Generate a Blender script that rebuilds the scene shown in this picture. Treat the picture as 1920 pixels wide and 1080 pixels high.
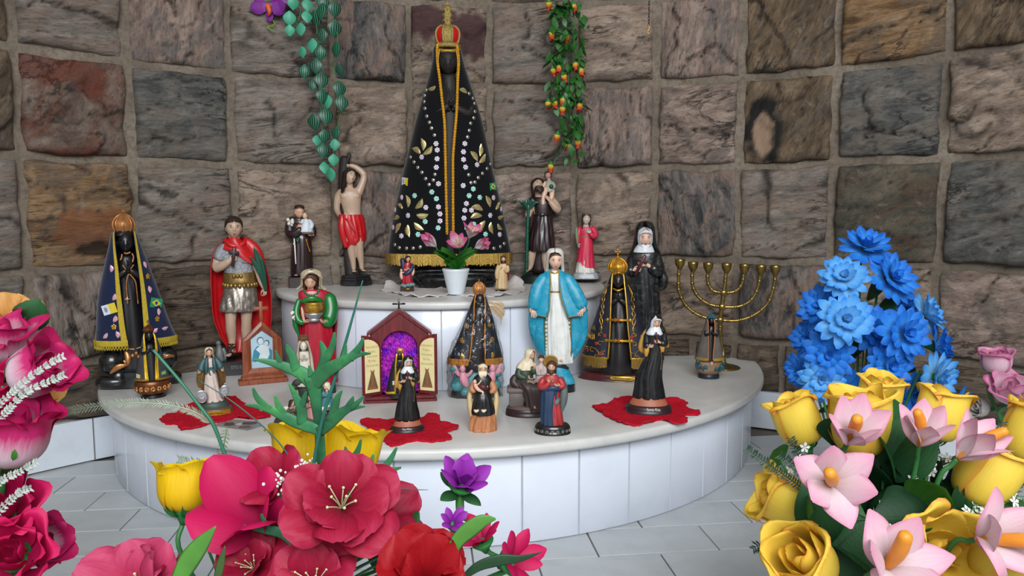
import bpy, math, random
from math import sin, cos, pi, radians, sqrt, atan2, exp, hypot
from mathutils import Vector as V, Matrix, Euler, noise as N, Quaternion

SC = bpy.context.scene
for _o in list(bpy.data.objects):
    bpy.data.objects.remove(_o)
COL = SC.collection

# ------------------------------------------------------------ camera, sky, light, exposure
FPX, PITCH, ROLL, CAMH = 1380.0, radians(5.5), 0.0017, 0.3534
cam_d = bpy.data.cameras.new('camera')
cam = bpy.data.objects.new('camera', cam_d)
COL.objects.link(cam)
cam_d.sensor_width = 36.0
cam_d.lens = 36.0 * FPX / 1920.0
cam_d.clip_start = 0.02
cam_d.clip_end = 100
cam.location = (0, 0, CAMH)
cam.rotation_mode = 'QUATERNION'
cam.rotation_quaternion = Euler((pi/2 - PITCH, 0, 0)).to_quaternion() @ Quaternion((0, 0, 1), -ROLL)
SC.camera = cam

world = bpy.data.worlds.new('World')
SC.world = world
world.use_nodes = True
_bg = world.node_tree.nodes['Background']
_bg.inputs[0].default_value = (0.80, 0.90, 1.0, 1)
_bg.inputs[1].default_value = 0.7

def area_light(name, loc, target, sx, sy, power, col):
    d = bpy.data.lights.new(name, 'AREA')
    d.shape = 'RECTANGLE'; d.size = sx; d.size_y = sy; d.energy = power; d.color = col
    o = bpy.data.objects.new(name, d); COL.objects.link(o)
    o.location = loc
    o.rotation_euler = (V(target) - V(loc)).to_track_quat('-Z', 'Y').to_euler()
    return o
# daylight coming in through the wide open front of the grotto
area_light('daylight', (0.25, -1.1, 1.5), (0.0, 1.5, 0.15), 1.7, 1.2, 86, (0.97, 0.98, 1.0))

vs = SC.view_settings
vs.view_transform = 'Standard'
vs.look = 'None'
vs.gamma = 1.0
vs.exposure = 0.0
vs.use_curve_mapping = False

# ------------------------------------------------------------ projection used to lay things out in metres
def ray(px, py):
    x, y = (px - 960) / FPX, (540 - py) / FPX
    c, s = cos(ROLL), sin(ROLL)
    x, y = c*x - s*y, s*x + c*y
    cp, sp = cos(PITCH), sin(PITCH)
    return V((x, cp + y*sp, y*cp - sp))
def on_z(px, py, z):
    d = ray(px, py); t = (z - CAMH) / d.z
    return V((d.x*t, d.y*t, z))
def at_y(px, py, y):
    d = ray(px, py); t = y / d.y
    return V((d.x*t, y, CAMH + d.z*t))

# ------------------------------------------------------------ materials
def lin(h):
    h = h.lstrip('#')
    o = []
    for i in (0, 2, 4):
        c = int(h[i:i+2], 16) / 255
        o.append(c/12.92 if c <= 0.04045 else ((c+0.055)/1.055)**2.4)
    return (*o, 1.0)
class NT:
    def __init__(s, name):
        s.m = bpy.data.materials.new(name); s.m.use_nodes = True
        s.t = s.m.node_tree
        s.b = s.t.nodes['Principled BSDF']
    def n(s, typ, **kw):
        n = s.t.nodes.new(typ)
        for k, v in kw.items():
            if k.startswith('i_'):
                key = k[2:]
                n.inputs[int(key) if key.isdigit() else key].default_value = v
            else:
                setattr(n, k, v)
        return n
    def l(s, a, b): s.t.links.new(a, b)
    def coord(s, kind='Object', scale=(1, 1, 1), rot=(0, 0, 0), rnd=False):
        tc = s.n('ShaderNodeTexCoord'); mp = s.n('ShaderNodeMapping')
        mp.inputs['Scale'].default_value = scale
        src = tc.outputs[kind]
        if any(rot):
            m0 = s.n('ShaderNodeMapping'); m0.inputs['Rotation'].default_value = rot; s.l(src, m0.inputs[0]); src = m0.outputs[0]
        if rnd:
            oi = s.n('ShaderNodeObjectInfo'); ml = s.n('ShaderNodeMath', operation='MULTIPLY', i_1=37.0)
            s.l(oi.outputs['Random'], ml.inputs[0])
            ad = s.n('ShaderNodeVectorMath', operation='ADD')
            s.l(src, ad.inputs[0]); s.l(ml.outputs[0], ad.inputs[1]); src = ad.outputs[0]
        s.l(src, mp.inputs[0])
        return mp.outputs[0]
    def noise(s, vec, scale, detail=6, rough=.6, dist=0):
        n = s.n('ShaderNodeTexNoise'); n.inputs['Scale'].default_value = scale
        n.inputs['Detail'].default_value = detail; n.inputs['Roughness'].default_value = rough
        n.inputs['Distortion'].default_value = dist
        s.l(vec, n.inputs['Vector']); return n.outputs['Fac']
    def ramp(s, fac, stops, interp='LINEAR'):
        r = s.n('ShaderNodeValToRGB'); r.color_ramp.interpolation = interp
        e = r.color_ramp.elements
        while len(e) > 1: e.remove(e[-1])
        for i, (p, c) in enumerate(stops):
            el = e[0] if i == 0 else e.new(p)
            el.position = p
            el.color = lin(c) if isinstance(c, str) else (c if not isinstance(c, (int, float)) else (c, c, c, 1))
        s.l(fac, r.inputs[0]); return r.outputs[0]
    def mix(s, fac, a, b, mode='MIX'):
        m = s.n('ShaderNodeMix', data_type='RGBA', blend_type=mode)
        for sock, v in ((m.inputs[0], fac), (m.inputs[6], a), (m.inputs[7], b)):
            if hasattr(v, 'is_linked') or hasattr(v, 'links'): s.l(v, sock)
            else: sock.default_value = v if not isinstance(v, str) else lin(v)
        return m.outputs[2]
    def bump(s, h, strength, dist):
        b = s.n('ShaderNodeBump'); b.inputs['Strength'].default_value = strength; b.inputs['Distance'].default_value = dist
        s.l(h, b.inputs['Height']); s.l(b.outputs[0], s.b.inputs['Normal'])
    def set(s, **kw):
        for k, v in kw.items():
            i = s.b.inputs[k]
            if hasattr(v, 'links'): s.l(v, i)
            else: i.default_value = v
        return s.m
MATS = {}
def pm(name, col, rough=.5, metal=0.0, var=0.12, vscale=40, bump=0.0, bscale=300, coat=0.0, dirt=None, dirt_amt=.35, spec=.5, sheen=0, emit=0):
    """plain painted / moulded surface with slight colour wear and grain"""
    if name in MATS: return MATS[name]
    t = NT(name)
    vec = t.coord('Object', rnd=True)
    c = lin(col)
    f = t.noise(vec, vscale, 4)
    lo = tuple(x*(1-var) for x in c[:3]) + (1,); hi = tuple(min(1, x*(1+var)) for x in c[:3]) + (1,)
    out = t.ramp(f, [(.3, lo), (.7, hi)])
    if dirt:
        d = t.ramp(t.noise(vec, vscale*2.3, 8, .7), [(.5, 0.0), (.68, dirt_amt)])
        out = t.mix(d, out, dirt)
    t.set(**{'Base Color': out, 'Roughness': rough, 'Metallic': metal, 'Coat Weight': coat, 'Specular IOR Level': spec})
    if sheen: t.set(**{'Sheen Weight': sheen, 'Sheen Roughness': .4})
    if bump: t.bump(t.noise(vec, bscale, 4), bump, .002)
    MATS[name] = t.m
    return t.m
def petal_mat(name, stops, rough=.55, edge=None, vein=.12, trans=.25):
    """cloth petal: colour runs from its root (v=0) to its tip (v=1), edge tint across u"""
    if name in MATS: return MATS[name]
    t = NT(name)
    tc = t.n('ShaderNodeTexCoord'); sp = t.n('ShaderNodeSeparateXYZ'); t.l(tc.outputs['UV'], sp.inputs[0])
    oi = t.n('ShaderNodeObjectInfo')
    vec = t.coord('UV', (9, 1.4, 1), rnd=True)
    nz = t.noise(vec, 2.5, 3)
    ad = t.n('ShaderNodeMath', operation='MULTIPLY_ADD', i_1=.22); t.l(nz, ad.inputs[0])
    sub = t.n('ShaderNodeMath', operation='ADD', i_1=-.11); t.l(sp.outputs[1], sub.inputs[0]); t.l(sub.outputs[0], ad.inputs[2])
    out = t.ramp(ad.outputs[0], stops)
    if edge:
        a = t.n('ShaderNodeMath', operation='SUBTRACT', i_1=.5); t.l(sp.outputs[0], a.inputs[0])
        b = t.n('ShaderNodeMath', operation='ABSOLUTE'); t.l(a.outputs[0], b.inputs[0])
        out = t.mix(t.ramp(b.outputs[0], [(.38, 0.0), (.5, 1.0)]), out, edge)
    vn = t.noise(t.coord('UV', (26, 1.0, 1)), 2.0, 2)
    out = t.mix(t.ramp(vn, [(.35, vein), (.6, 0.0)]), out, (0, 0, 0, 1), 'MULTIPLY') if vein else out
    t.set(**{'Base Color': out, 'Roughness': rough, 'Specular IOR Level': .3})
    t.bump(vn, .25, .001)
    if trans:
        tr = t.n('ShaderNodeBsdfTranslucent'); t.l(out, tr.inputs[0])
        mx = t.n('ShaderNodeMixShader', i_0=trans); t.l(t.b.outputs[0], mx.inputs[1]); t.l(tr.outputs[0], mx.inputs[2])
        t.l(mx.outputs[0], t.t.nodes['Material Output'].inputs[0])
    MATS[name] = t.m
    return t.m

# ------------------------------------------------------------ mesh builder
def cr(p0, p1, p2, p3, t):
    return tuple(.5*((2*b) + (-a+c)*t + (2*a-5*b+4*c-d)*t*t + (-a+3*b-3*c+d)*t**3) for a, b, c, d in zip(p0, p1, p2, p3))
def spline(pts, sub):
    pts = [tuple(p) for p in pts]
    if sub <= 1 or len(pts) < 3 and sub <= 1: return pts
    o = []
    for i in range(len(pts)-1):
        p0 = pts[max(i-1, 0)]; p3 = pts[min(i+2, len(pts)-1)]
        for k in range(sub): o.append(cr(p0, pts[i], pts[i+1], p3, k/sub))
    o.append(pts[-1]); return o
def pleatf(n, seed):
    r = random.Random(seed)
    ph = [r.uniform(0, 6.28) for _ in range(5)]
    def f(th, t):
        w = th + .25*sin(2*th + ph[0]) + .12*sin(t*5 + ph[1])
        a = abs(sin(n*.5*w + ph[2] + .35*sin(3*t+ph[3])))
        return 1 - 2*(1-a)**2 + .35*sin((n+3)*.6*th + ph[4])
    return f
class M:
    def __init__(s, scale=1.0, org=(0, 0)):
        s.v = []; s.f = []; s.mi = []; s.uv = {}; s.cur = 0
        s.sc = scale if isinstance(scale, (tuple, list)) else (scale,)*3
        s.org = org
    # photo-pixel helper: pixel x, pixel y, depth -> local point
    def p(s, px, py, d=0): return (px - s.org[0], d, s.org[1] - py)
    def add(s, vs, fs, mi=None, uvs=None):
        o = len(s.v); s.v += [tuple(x) for x in vs]
        s.f += [tuple(i+o for i in f) for f in fs]
        s.mi += [s.cur if mi is None else mi]*len(fs)
        if uvs:
            for i, u in enumerate(uvs): s.uv[o+i] = u
        return o
    def grid(s, rows, closed=False, mi=None, flip=False, uv=True):
        nr, nc = len(rows), len(rows[0]); fs = []
        for i in range(nr-1):
            for j in range(nc if closed else nc-1):
                k = (j+1) % nc
                q = (i*nc+j, i*nc+k, (i+1)*nc+k, (i+1)*nc+j)
                fs.append(q[::-1] if flip else q)
        uvs = [(j/max(1, nc-1), i/max(1, nr-1)) for i in range(nr) for j in range(nc)] if uv else None
        return s.add([p for r in rows for p in r], fs, mi, uvs)
    def loft(s, rings, n=32, caps=(1, 1), pleat=None, sub=4, mi=None, sq=2.0):
        """rings: (z, rx, ry, cx, cy, pleat_amount)"""
        R = spline([tuple(r) + (0,)*(6-len(r)) for r in rings], sub)
        rows = []
        for i, (z, rx, ry, cx, cy, pa) in enumerate(R):
            t = i/max(1, len(R)-1); row = []
            for j in range(n):
                th = 2*pi*j/n; c, q = cos(th), sin(th)
                k = 1 + (1.5*pa*pleat(th, t) if pleat and pa else 0)
                if sq != 2.0:
                    c = math.copysign(abs(c)**(2/sq), c); q = math.copysign(abs(q)**(2/sq), q)
                row.append((cx + rx*k*c, cy + ry*k*q, z))
            rows.append(row)
        o = s.grid(rows, True, mi)
        nn = len(rows)
        if caps[0]: s.add([], [], mi); s.f.append(tuple(o+j for j in range(n))[::-1]); s.mi.append(s.cur if mi is None else mi)
        if caps[1]: s.f.append(tuple(o+(nn-1)*n+j for j in range(n))); s.mi.append(s.cur if mi is None else mi)
        return o
    def lathe(s, prof, n=24, c=(0, 0, 0), mi=None, caps=(1, 1)):
        return s.loft([(z+c[2], r, r, c[0], c[1], 0) for z, r in prof], n, caps, None, 1, mi)
    def sheet(s, rings, n=40, thick=1.0, pleat=None, sub=4, mi=None, shape=None):
        """open shell: rings (z, rx, ry, cx, cy, pleat, gap_half_angle_left, gap_half_angle_right), front is -y"""
        R = spline([tuple(r) for r in rings], sub)
        rows = []; rin = []
        for i, (z, rx, ry, cx, cy, pa, ga, gb) in enumerate(R):
            t = i/max(1, len(R)-1); a0 = -pi/2 + gb; a1 = 1.5*pi - ga
            ro = []; ri = []
            for j in range(n):
                th = a0 + (a1-a0)*j/(n-1); k = 1 + (pa*pleat(th, t) if pleat and pa else 0)
                x, y = rx*k*cos(th), ry*k*sin(th)
                dz = shape(th, t) if shape else 0
                ro.append((cx+x, cy+y, z+dz))
                l = max(1e-6, hypot(x, y)); q = max(.05, (l-thick)/l)
                ri.append((cx+x*q, cy+y*q, z+dz))
            rows.append(ro); rin.append(ri)
        o = s.grid(rows, False, mi); oi = s.grid(rin, False, mi, True)
        nr = len(rows); m = s.cur if mi is None else mi
        B = [i*n for i in range(nr)] + [(nr-1)*n+j for j in range(1, n)] + [i*n+n-1 for i in range(nr-2, -1, -1)] + list(range(n-2, 0, -1))
        for a, b in zip(B, B[1:]+B[:1]):
            s.f.append((o+a, oi+a, oi+b, o+b)); s.mi.append(m)
        return rows
    def tube(s, pts, rads, n=8, sub=3, flat=1.0, up=None, mi=None, caps=True):
        P = [tuple(p) + ((r, r*flat) if not isinstance(r, tuple) else r) for p, r in zip(pts, rads if isinstance(rads, (list, tuple)) else [rads]*len(pts))]
        P = spline(P, sub)
        C = [V(p[:3]) for p in P]; rows = []
        T = [(C[min(i+1, len(C)-1)] - C[max(i-1, 0)]) for i in range(len(C))]
        T = [t.normalized() if t.length > 1e-9 else V((0, 0, 1)) for t in T]
        u = V(up) if up else (V((0, 1, 0)) if abs(T[0].y) < .9 else V((1, 0, 0)))
        for i, c in enumerate(C):
            u = u - T[i]*u.dot(T[i])
            u = u.normalized() if u.length > 1e-6 else T[i].orthogonal().normalized()
            w = T[i].cross(u)
            ra, rb = P[i][3], P[i][4]
            rows.append([tuple(c + w*(ra*cos(2*pi*j/n)) + u*(rb*sin(2*pi*j/n))) for j in range(n)])
        if caps:
            def end(i, sg):
                c = C[i]; t = T[i]*sg; r = min(P[i][3], P[i][4])
                return [tuple(c + (V(q)-c)*.6 + t*r*.6) for q in rows[i]]
            e0, e1 = end(0, -1), end(-1, 1)
            rows = [e0] + rows + [e1]
        o = s.grid(rows, True, mi)
        m = s.cur if mi is None else mi
        s.f.append(tuple(o+j for j in range(n))[::-1]); s.mi.append(m)
        s.f.append(tuple(o+(len(rows)-1)*n+j for j in range(n))); s.mi.append(m)
        return o
    def ell(s, c, r, n=12, m=8, mi=None, rot=None):
        if isinstance(r, (int, float)): r = (r, r, r)
        vs = [(0, 0, -1)]
        for i in range(1, m):
            ph = -pi/2 + pi*i/m
            vs += [(cos(ph)*cos(2*pi*j/n), cos(ph)*sin(2*pi*j/n), sin(ph)) for j in range(n)]
        vs.append((0, 0, 1))
        fs = [(0, 1+(j+1) % n, 1+j) for j in range(n)]
        for i in range(m-2):
            fs += [(1+i*n+j, 1+i*n+(j+1) % n, 1+(i+1)*n+(j+1) % n, 1+(i+1)*n+j) for j in range(n)]
        L = len(vs)-1
        fs += [(L, L-n+j, L-n+(j+1) % n) for j in range(n)]
        E = Euler(rot).to_matrix() if rot else None
        out = []
        for x, y, z in vs:
            q = V((x*r[0], y*r[1], z*r[2]))
            if E: q = E @ q
            out.append(tuple(q + V(c)))
        return s.add(out, fs, mi)
    def box(s, a, b, mi=None, bev=0, rot=None):
        x0, y0, z0 = a; x1, y1, z1 = b
        if bev:
            vs = []; 
            ring = lambda z, i: [(x0+i, y0+i*0, z), (x1-i, y0, z), (x1, y0+i, z), (x1, y1-i, z), (x1-i, y1, z), (x0+i, y1, z), (x0, y1-i, z), (x0, y0+i, z)]
            k = bev
            def rr(z, ins): return [(x0+k, y0+ins, z), (x1-k, y0+ins, z), (x1-ins, y0+k, z), (x1-ins, y1-k, z), (x1-k, y1-ins, z), (x0+k, y1-ins, z), (x0+ins, y1-k, z), (x0+ins, y0+k, z)]
            rows = [rr(z0, k), rr(z0+k, 0), rr(z1-k, 0), rr(z1, k)]
            o = s.grid(rows, True, mi, uv=False); m = s.cur if mi is None else mi
            s.f.append(tuple(o+j for j in range(8))[::-1]); s.mi.append(m)
            s.f.append(tuple(o+24+j for j in range(8))); s.mi.append(m)
            return o
        vs = [(x, y, z) for z in (z0, z1) for x, y in ((x0, y0), (x1, y0), (x1, y1), (x0, y1))]
        return s.add(vs, [(3, 2, 1, 0), (4, 5, 6, 7), (0, 1, 5, 4), (1, 2, 6, 5), (2, 3, 7, 6), (3, 0, 4, 7)], mi)
    def prism(s, poly, y0, y1, mi=None):
        """polygon in (x, z) extruded along y"""
        n = len(poly)
        vs = [(x, y0, z) for x, z in poly] + [(x, y1, z) for x, z in poly]
        return s.add(vs, [tuple(range(n)), tuple(range(2*n-1, n-1, -1))] + [(i, i+n, (i+1) % n+n, (i+1) % n) for i in range(n)], mi)
    def slab(s, poly, z0, z1, mi=None):
        """polygon in (x, y) extruded along z"""
        n = len(poly)
        vs = [(x, y, z0) for x, y in poly] + [(x, y, z1) for x, y in poly]
        return s.add(vs, [tuple(range(n))[::-1], tuple(range(n, 2*n))] + [(i, (i+1) % n, (i+1) % n+n, i+n) for i in range(n)], mi)
    def xf(s, start, mat):
        for i in range(start, len(s.v)): s.v[i] = tuple(mat @ V(s.v[i]))
    def mesh(s, name, mats, smooth=True, sharp=None):
        me = bpy.data.meshes.new(name)
        sx, sy, sz = s.sc
        me.from_pydata([(x*sx, y*sy, z*sz) for x, y, z in s.v], [], s.f)
        for m in (mats if isinstance(mats, (list, tuple)) else [mats]): me.materials.append(m)
        if any(s.mi): me.polygons.foreach_set('material_index', s.mi)
        if s.uv:
            u = me.uv_layers.new(name='UVMap'); li = [0]*len(me.loops); me.loops.foreach_get('vertex_index', li)
            flat = []
            for i in li: flat += s.uv.get(i, (0, 0))
            u.data.foreach_set('uv', flat)
        if smooth:
            me.polygons.foreach_set('use_smooth', [True]*len(me.polygons))
            if sharp: me.set_sharp_from_angle(angle=radians(sharp))
        me.update()
        return me
    def build(s, name, mats, parent=None, smooth=True, sharp=None, loc=None, kind=None, label=None):
        return link(name, s.mesh(name, mats, smooth, sharp), parent, loc, kind, label)
def link(name, me, parent=None, loc=None, kind=None, label=None, rot=None):
    o = bpy.data.objects.new(name, me); COL.objects.link(o)
    if parent: o.parent = parent
    if loc is not None: o.location = loc
    if rot is not None: o.rotation_euler = rot
    if kind: o['kind'] = kind
    if label: o['label'] = label
    return o
def thing(name, label, cat, loc=(0, 0, 0), rz=0, group=None):
    o = bpy.data.objects.new(name, None); COL.objects.link(o)
    o.empty_display_size = .02
    o.location = loc; o.rotation_euler = (0, 0, rz); o['label'] = label; o['category'] = cat
    if group: o['group'] = group
    return o
def tag(o, label, cat, group=None):
    o['label'] = label; o['category'] = cat
    if group: o['group'] = group
    return o
def figure(name, label, cat, px, py, z, turn=0, group=None, df=1.0):
    """a thing standing at photo pixel (px, py) on the level z, facing the visitor; returns root, and a maker of meshes in pixel units"""
    P = on_z(px, py, z)
    a = atan2(P.x, P.y)
    depth = P.y*cos(PITCH) - (P.z-CAMH)*sin(PITCH)
    m = depth / FPX
    r = thing(name, label, cat, P, -a + turn, group)
    sc = (m*cos(a), m*cos(a)*df, m)
    return r, (lambda: M(sc, (px, py)))
# ------------------------------------------------------------ the setting
WC = V((.015, .626)); WR = 1.31            # round stone wall
AC = V((-.175, 1.872)); AR = .78           # round altar step
UR = .4085; HU = .184; TF = -.17           # upper tier radius and height, floor level
def stone_mat(name, a, b, c, ang, stretch=5.0, dark='#23201d', darkamt=.8, alt='#a58b78', altamt=.75):
    t = NT(name)
    vec = t.coord('Object', (1, 1, stretch), (0, ang, 0), rnd=True)
    iso = t.coord('Object', (1, 1, 1), rnd=True)
    f1 = t.noise(vec, 8, 12, .72, .8)
    base = t.ramp(f1, [(.25, dark), (.37, a), (.5, b), (.64, c)])
    # patches of another bed of the rock
    f2 = t.noise(t.coord('Object', (1, 1, 1.8), (0, ang*.6+.2, 0), rnd=True), 7.5, 9, .66, 1.4)
    g = t.ramp(t.noise(vec, 15, 10, .75, .5), [(.3, tuple(x*.5 for x in lin(alt)[:3])+(1,)), (.55, alt)])
    base = t.mix(t.ramp(f2, [(.49, 0.0), (.57, altamt)]), base, g)
    fine = t.noise(vec, 48, 10, .82, .3)
    base = t.mix(t.ramp(fine, [(.36, .6), (.5, 0.0)]), base, dark)
    lt = t.noise(iso, 30, 8, .75, .4)
    base = t.mix(t.ramp(lt, [(.56, 0.0), (.72, .45)]), base, '#b8aca0')
    vn = t.noise(vec, 4.5, 11, .66, .7)
    v1 = t.n('ShaderNodeMath', operation='SUBTRACT', i_1=.47); t.l(vn, v1.inputs[0])
    v2 = t.n('ShaderNodeMath', operation='ABSOLUTE'); t.l(v1.outputs[0], v2.inputs[0])
    crack = t.ramp(v2.outputs[0], [(0, darkamt), (.006, darkamt*.6), (.016, 0.0)])
    gate = t.ramp(t.noise(iso, 5, 2, .5), [(.5, 0.0), (.62, .85)])
    crack = t.mix(1.0, crack, gate, 'MULTIPLY')
    base = t.mix(crack, base, dark)
    base = t.mix(1.0, base, (.87, .85, .84, 1), 'MULTIPLY')
    at = t.n('ShaderNodeAttribute', attribute_name='stain')
    base = t.mix(at.outputs['Alpha'], base, at.outputs['Color'])
    t.set(**{'Base Color': base, 'Roughness': .85, 'Specular IOR Level': .25})
    h = t.mix(.5, t.mix(.5, fine, f1), crack, 'SUBTRACT')
    t.bump(h, .9, .012)
    return t.m
HZ, VT = 0.0, pi/2
SM = {
 'g': stone_mat('stone_grey', '#6c6761', '#938b82', '#b0a69b', .12, alt='#9c8a7c'),
 'v': stone_mat('stone_grey_upright', '#70675f', '#9c9087', '#b8aca1', VT+.1, alt='#a38d80'),
 'p': stone_mat('stone_pinkish', '#7e6e65', '#a99689', '#c2b0a4', .15, 3.0, alt='#80776f'),
 'u': stone_mat('stone_pinkish_upright', '#746761', '#a08c80', '#b8a497', VT-.12, 3.5, alt='#7d7874'),
 's': stone_mat('stone_slate', '#4d4f4d', '#6c6d69', '#8e8981', .1, 3.5, '#1f2020', alt='#8f8275', altamt=.5),
 't': stone_mat('stone_slate_upright', '#47494a', '#716d69', '#9a8e87', VT+.15, 3.5, '#1e1f1f', alt='#9c8577'),
 'o': stone_mat('stone_ochre', '#6f553b', '#a3835f', '#b39a7c', .08, 6, '#2a2018', .8, '#7d6f60'),
 'd': stone_mat('stone_brown', '#4f4436', '#786752', '#97826a', VT-.5, 3.5, '#221c17', .8, '#6b6258'),
 'e': stone_mat('stone_dark_green', '#43423a', '#605d52', '#7c7262', .3, 1.6, '#1f1e1a', .6, '#6b5442', .5),
 'm': stone_mat('stone_tan', '#857464', '#ad9a88', '#c0b0a0', .1, 3.2, alt='#8a7d72'),
 'r': stone_mat('stone_rust', '#5f4c44', '#7b6d63', '#978578', .9, 1.6, '#2b201c', .6, '#7f5240', .6),
 'b': stone_mat('stone_low_course', '#584c40', '#7a6c5d', '#948471', .05, 7, '#2a251f', .8, '#6b6055'),
}
def mortar_material():
    t = NT('mortar')
    vec = t.coord('Object')
    f = t.noise(vec, 9, 8, .6)
    base = t.ramp(f, [(.3, '#5f574d'), (.55, '#786d60'), (.75, '#8c8275')])
    fine = t.noise(vec, 90, 6, .7)
    base = t.mix(t.ramp(fine, [(.35, .55), (.55, 0.0)]), base, '#4a443c')
    t.set(**{'Base Color': base, 'Roughness': .95, 'Specular IOR Level': .15})
    t.bump(fine, .6, .004)
    return t.m
MORTAR = mortar_material()

def arc_shell(m, c, r0, r1, z0, z1, a0, a1, n, nz=1):
    """thick cylinder wall; angles in degrees from straight ahead (+y), to the right positive"""
    A = [radians(a0 + (a1-a0)*i/n) for i in range(n+1)]
    inn = [[(c.x + r0*sin(a), c.y + r0*cos(a), z0 + (z1-z0)*k/nz) for a in A] for k in range(nz+1)]
    out = [[(c.x + r1*sin(a), c.y + r1*cos(a), z0 + (z1-z0)*k/nz) for a in A] for k in range(nz+1)]
    m.grid(inn, False, uv=False); m.grid(out, False, flip=True, uv=False)
    m.grid([inn[-1], out[-1]], uv=False); m.grid([out[0], inn[0]], uv=False)
    m.grid([[r[0] for r in out], [r[0] for r in inn]], uv=False); m.grid([[r[-1] for r in inn], [r[-1] for r in out]], uv=False)

wm = M(); arc_shell(wm, WC, WR+.006, WR+.20, TF, 2.25, -104, 104, 96, 2)
wall = wm.build('wall_back', MORTAR, kind='structure')
wall['label'] = 'round wall of squared rough stones with wide mortar joints'

COLS = [-67.5, -58.4, -49.2, -40.1, -30.8, -20.4, -12.1, -3.2, 6.4, 15.4, 24.4, 33.7, 43.3, 52.7, 62]
ROWS = [-.082, .045, .246, .476, .688, .893, 1.10, 1.31]
KINDS = ['bbbbbbbbbbbbbb', 'dgvbggggguptmp', 'gpogmuppmtvedes'[:14], 'dorsgmmguprsmm'.replace('r', 'r'), 'oogvgtmgmudodo', 'gpvogmupgmvdgp', 'mgpvugomgptdgm']
KINDS[1] = 'ggvbgggggmtmpp'
KINDS[2] = 'dgogmuupmtgesg'
KINDS[3] = 'odrsgmmgupdsmm'
KINDS[4] = 'odgugtmgmudodd'
def blob(x, z, cx, cz, rx, rz, seed, soft=.25):
    n = N.fractal(V((x*22+seed, z*22, seed)), 1, 2, 4)
    d = hypot((x-cx)/rx, (z-cz)/rz) + n*.45
    return max(0, min(1, (1-d)/soft+.5))
def make_stone(a0, a1, z0, z1, kind, seed, res, stain=None):
    rnd = random.Random(seed)
    am = radians((a0+a1)/2); R = WR
    w = R*radians(a1-a0); h = z1-z0
    cx, cz = WC.x + R*sin(am), (z0+z1)/2
    cy = WC.y + R*cos(am)
    nx = nz = res
    ins = rnd.uniform(.006, .010)
    base = rnd.uniform(.006, .014); tiltx = rnd.uniform(-.05, .05); tiltz = rnd.uniform(-.05, .05)
    up = kind in 'vutd'; ang = rnd.uniform(-.35, .35) + (pi/2 if up else 0)
    ca, sa = cos(ang), sin(ang)
    # split faces left by the chisel: each has its own height and slope, with a step between neighbours
    cells = [(rnd.uniform(-w/2, w/2), rnd.uniform(-h/2, h/2), rnd.uniform(-.007, .009), rnd.uniform(-.10, .10), rnd.uniform(-.10, .10)) for _ in range(rnd.choice([3, 4, 5, 6]))]
    cells.append((0, 0, .008, 0, 0))
    rows = []; paint = []
    for k in range(nz+1):
        row = []
        for i in range(nx+1):
            u = -1 + 2*i/nx; v = -1 + 2*k/nz
            u = math.copysign(1-(1-abs(u))**1.25, u); v = math.copysign(1-(1-abs(v))**1.25, v)
            x = u*(w/2-ins); z = v*(h/2-ins)
            ex = N.fractal(V((seed*3.1, z*16, u*.2)), 1, 2, 3)*.006; ez = N.fractal(V((x*16, seed*5.7, v*.2)), 1, 2, 3)*.006
            x += ex*abs(u)**4; z += ez*abs(v)**4
            edge = max(0, (1-abs(u)**10)*(1-abs(v)**10))**.45
            wx = x+.022*N.fractal(V((x*18, z*18, seed)), 1, 2, 4); wz = z+.022*N.fractal(V((x*18, z*18, seed+9.3)), 1, 2, 4)
            d1 = d2 = 9; c1 = c2 = None
            for c in cells:
                px, pz = wx-c[0], wz-c[1]; q = hypot((px*ca+pz*sa)*.75, (-px*sa+pz*ca)*1.6)
                if q < d1: d2, c2, d1, c1 = d1, c1, q, c
                elif q < d2: d2, c2 = q, c
            hh = c1[2] + c1[3]*(x-c1[0]) + c1[4]*(z-c1[1])
            h2 = c2[2] + c2[3]*(x-c2[0]) + c2[4]*(z-c2[1]) if c2 else hh
            gap = d2-d1
            crack = max(0, 1-gap/.006)*min(1, abs(hh-h2)/.005)
            lay = N.fractal(V(((x*ca+z*sa)*6+seed*7.7, seed*1.3, (-x*sa+z*ca)*22)), 1, 2.1, 5)
            f3 = N.fractal(V((x*55+seed, z*55, 1.4)), .8, 2, 4)
            y = base + hh + .007*lay + .0028*f3 + tiltx*x + tiltz*z - .004*crack
            y = max(.002, y+.004)
            row.append((x, -y*edge + .004*(1-edge), z)); paint.append(min(.85, crack*.9))
        rows.append(row)
    m = M()
    o = m.grid(rows, uv=False)
    n1 = nx+1
    B = list(range(n1)) + [k*n1+nx for k in range(1, nz+1)] + [nz*n1+i for i in range(nx-1, -1, -1)] + [k*n1 for k in range(nz-1, 0, -1)]
    bo = len(m.v)
    for b in B: m.v.append((m.v[b][0], .05, m.v[b][2]))
    L = len(B)
    for i in range(L):
        j = (i+1) % L
        m.f.append((B[i], bo+i, bo+j, B[j])); m.mi.append(0)
    me = m.mesh('stone', SM[kind], True)
    def both(i, p):
        r = stain(p) if stain else (0, 0, 0, 0); q = paint[i] if i < len(paint) else .6
        return r if r[3] > q else (.022, .02, .018, q)
    ca_ = me.color_attributes.new('stain', 'FLOAT_COLOR', 'POINT')
    for i, vv in enumerate(me.vertices): ca_.data[i].color = both(i, vv.co)
    s = link('stone', me, wall, (cx, cy, cz), rot=(0, 0, -am))
    return s
maroon, ring = lin('#4a2f33')[:3], lin('#1c1f20')[:3]
pale, rust, och = lin('#a08670')[:3], lin('#6b3527')[:3], lin('#98704a')[:3]
def st_maroon(p):
    return (*maroon, .9*max(blob(p.x, p.z, -.045, .05, .06, .045, 3), blob(p.x, p.z, .05, .03, .055, .06, 5)))
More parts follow.
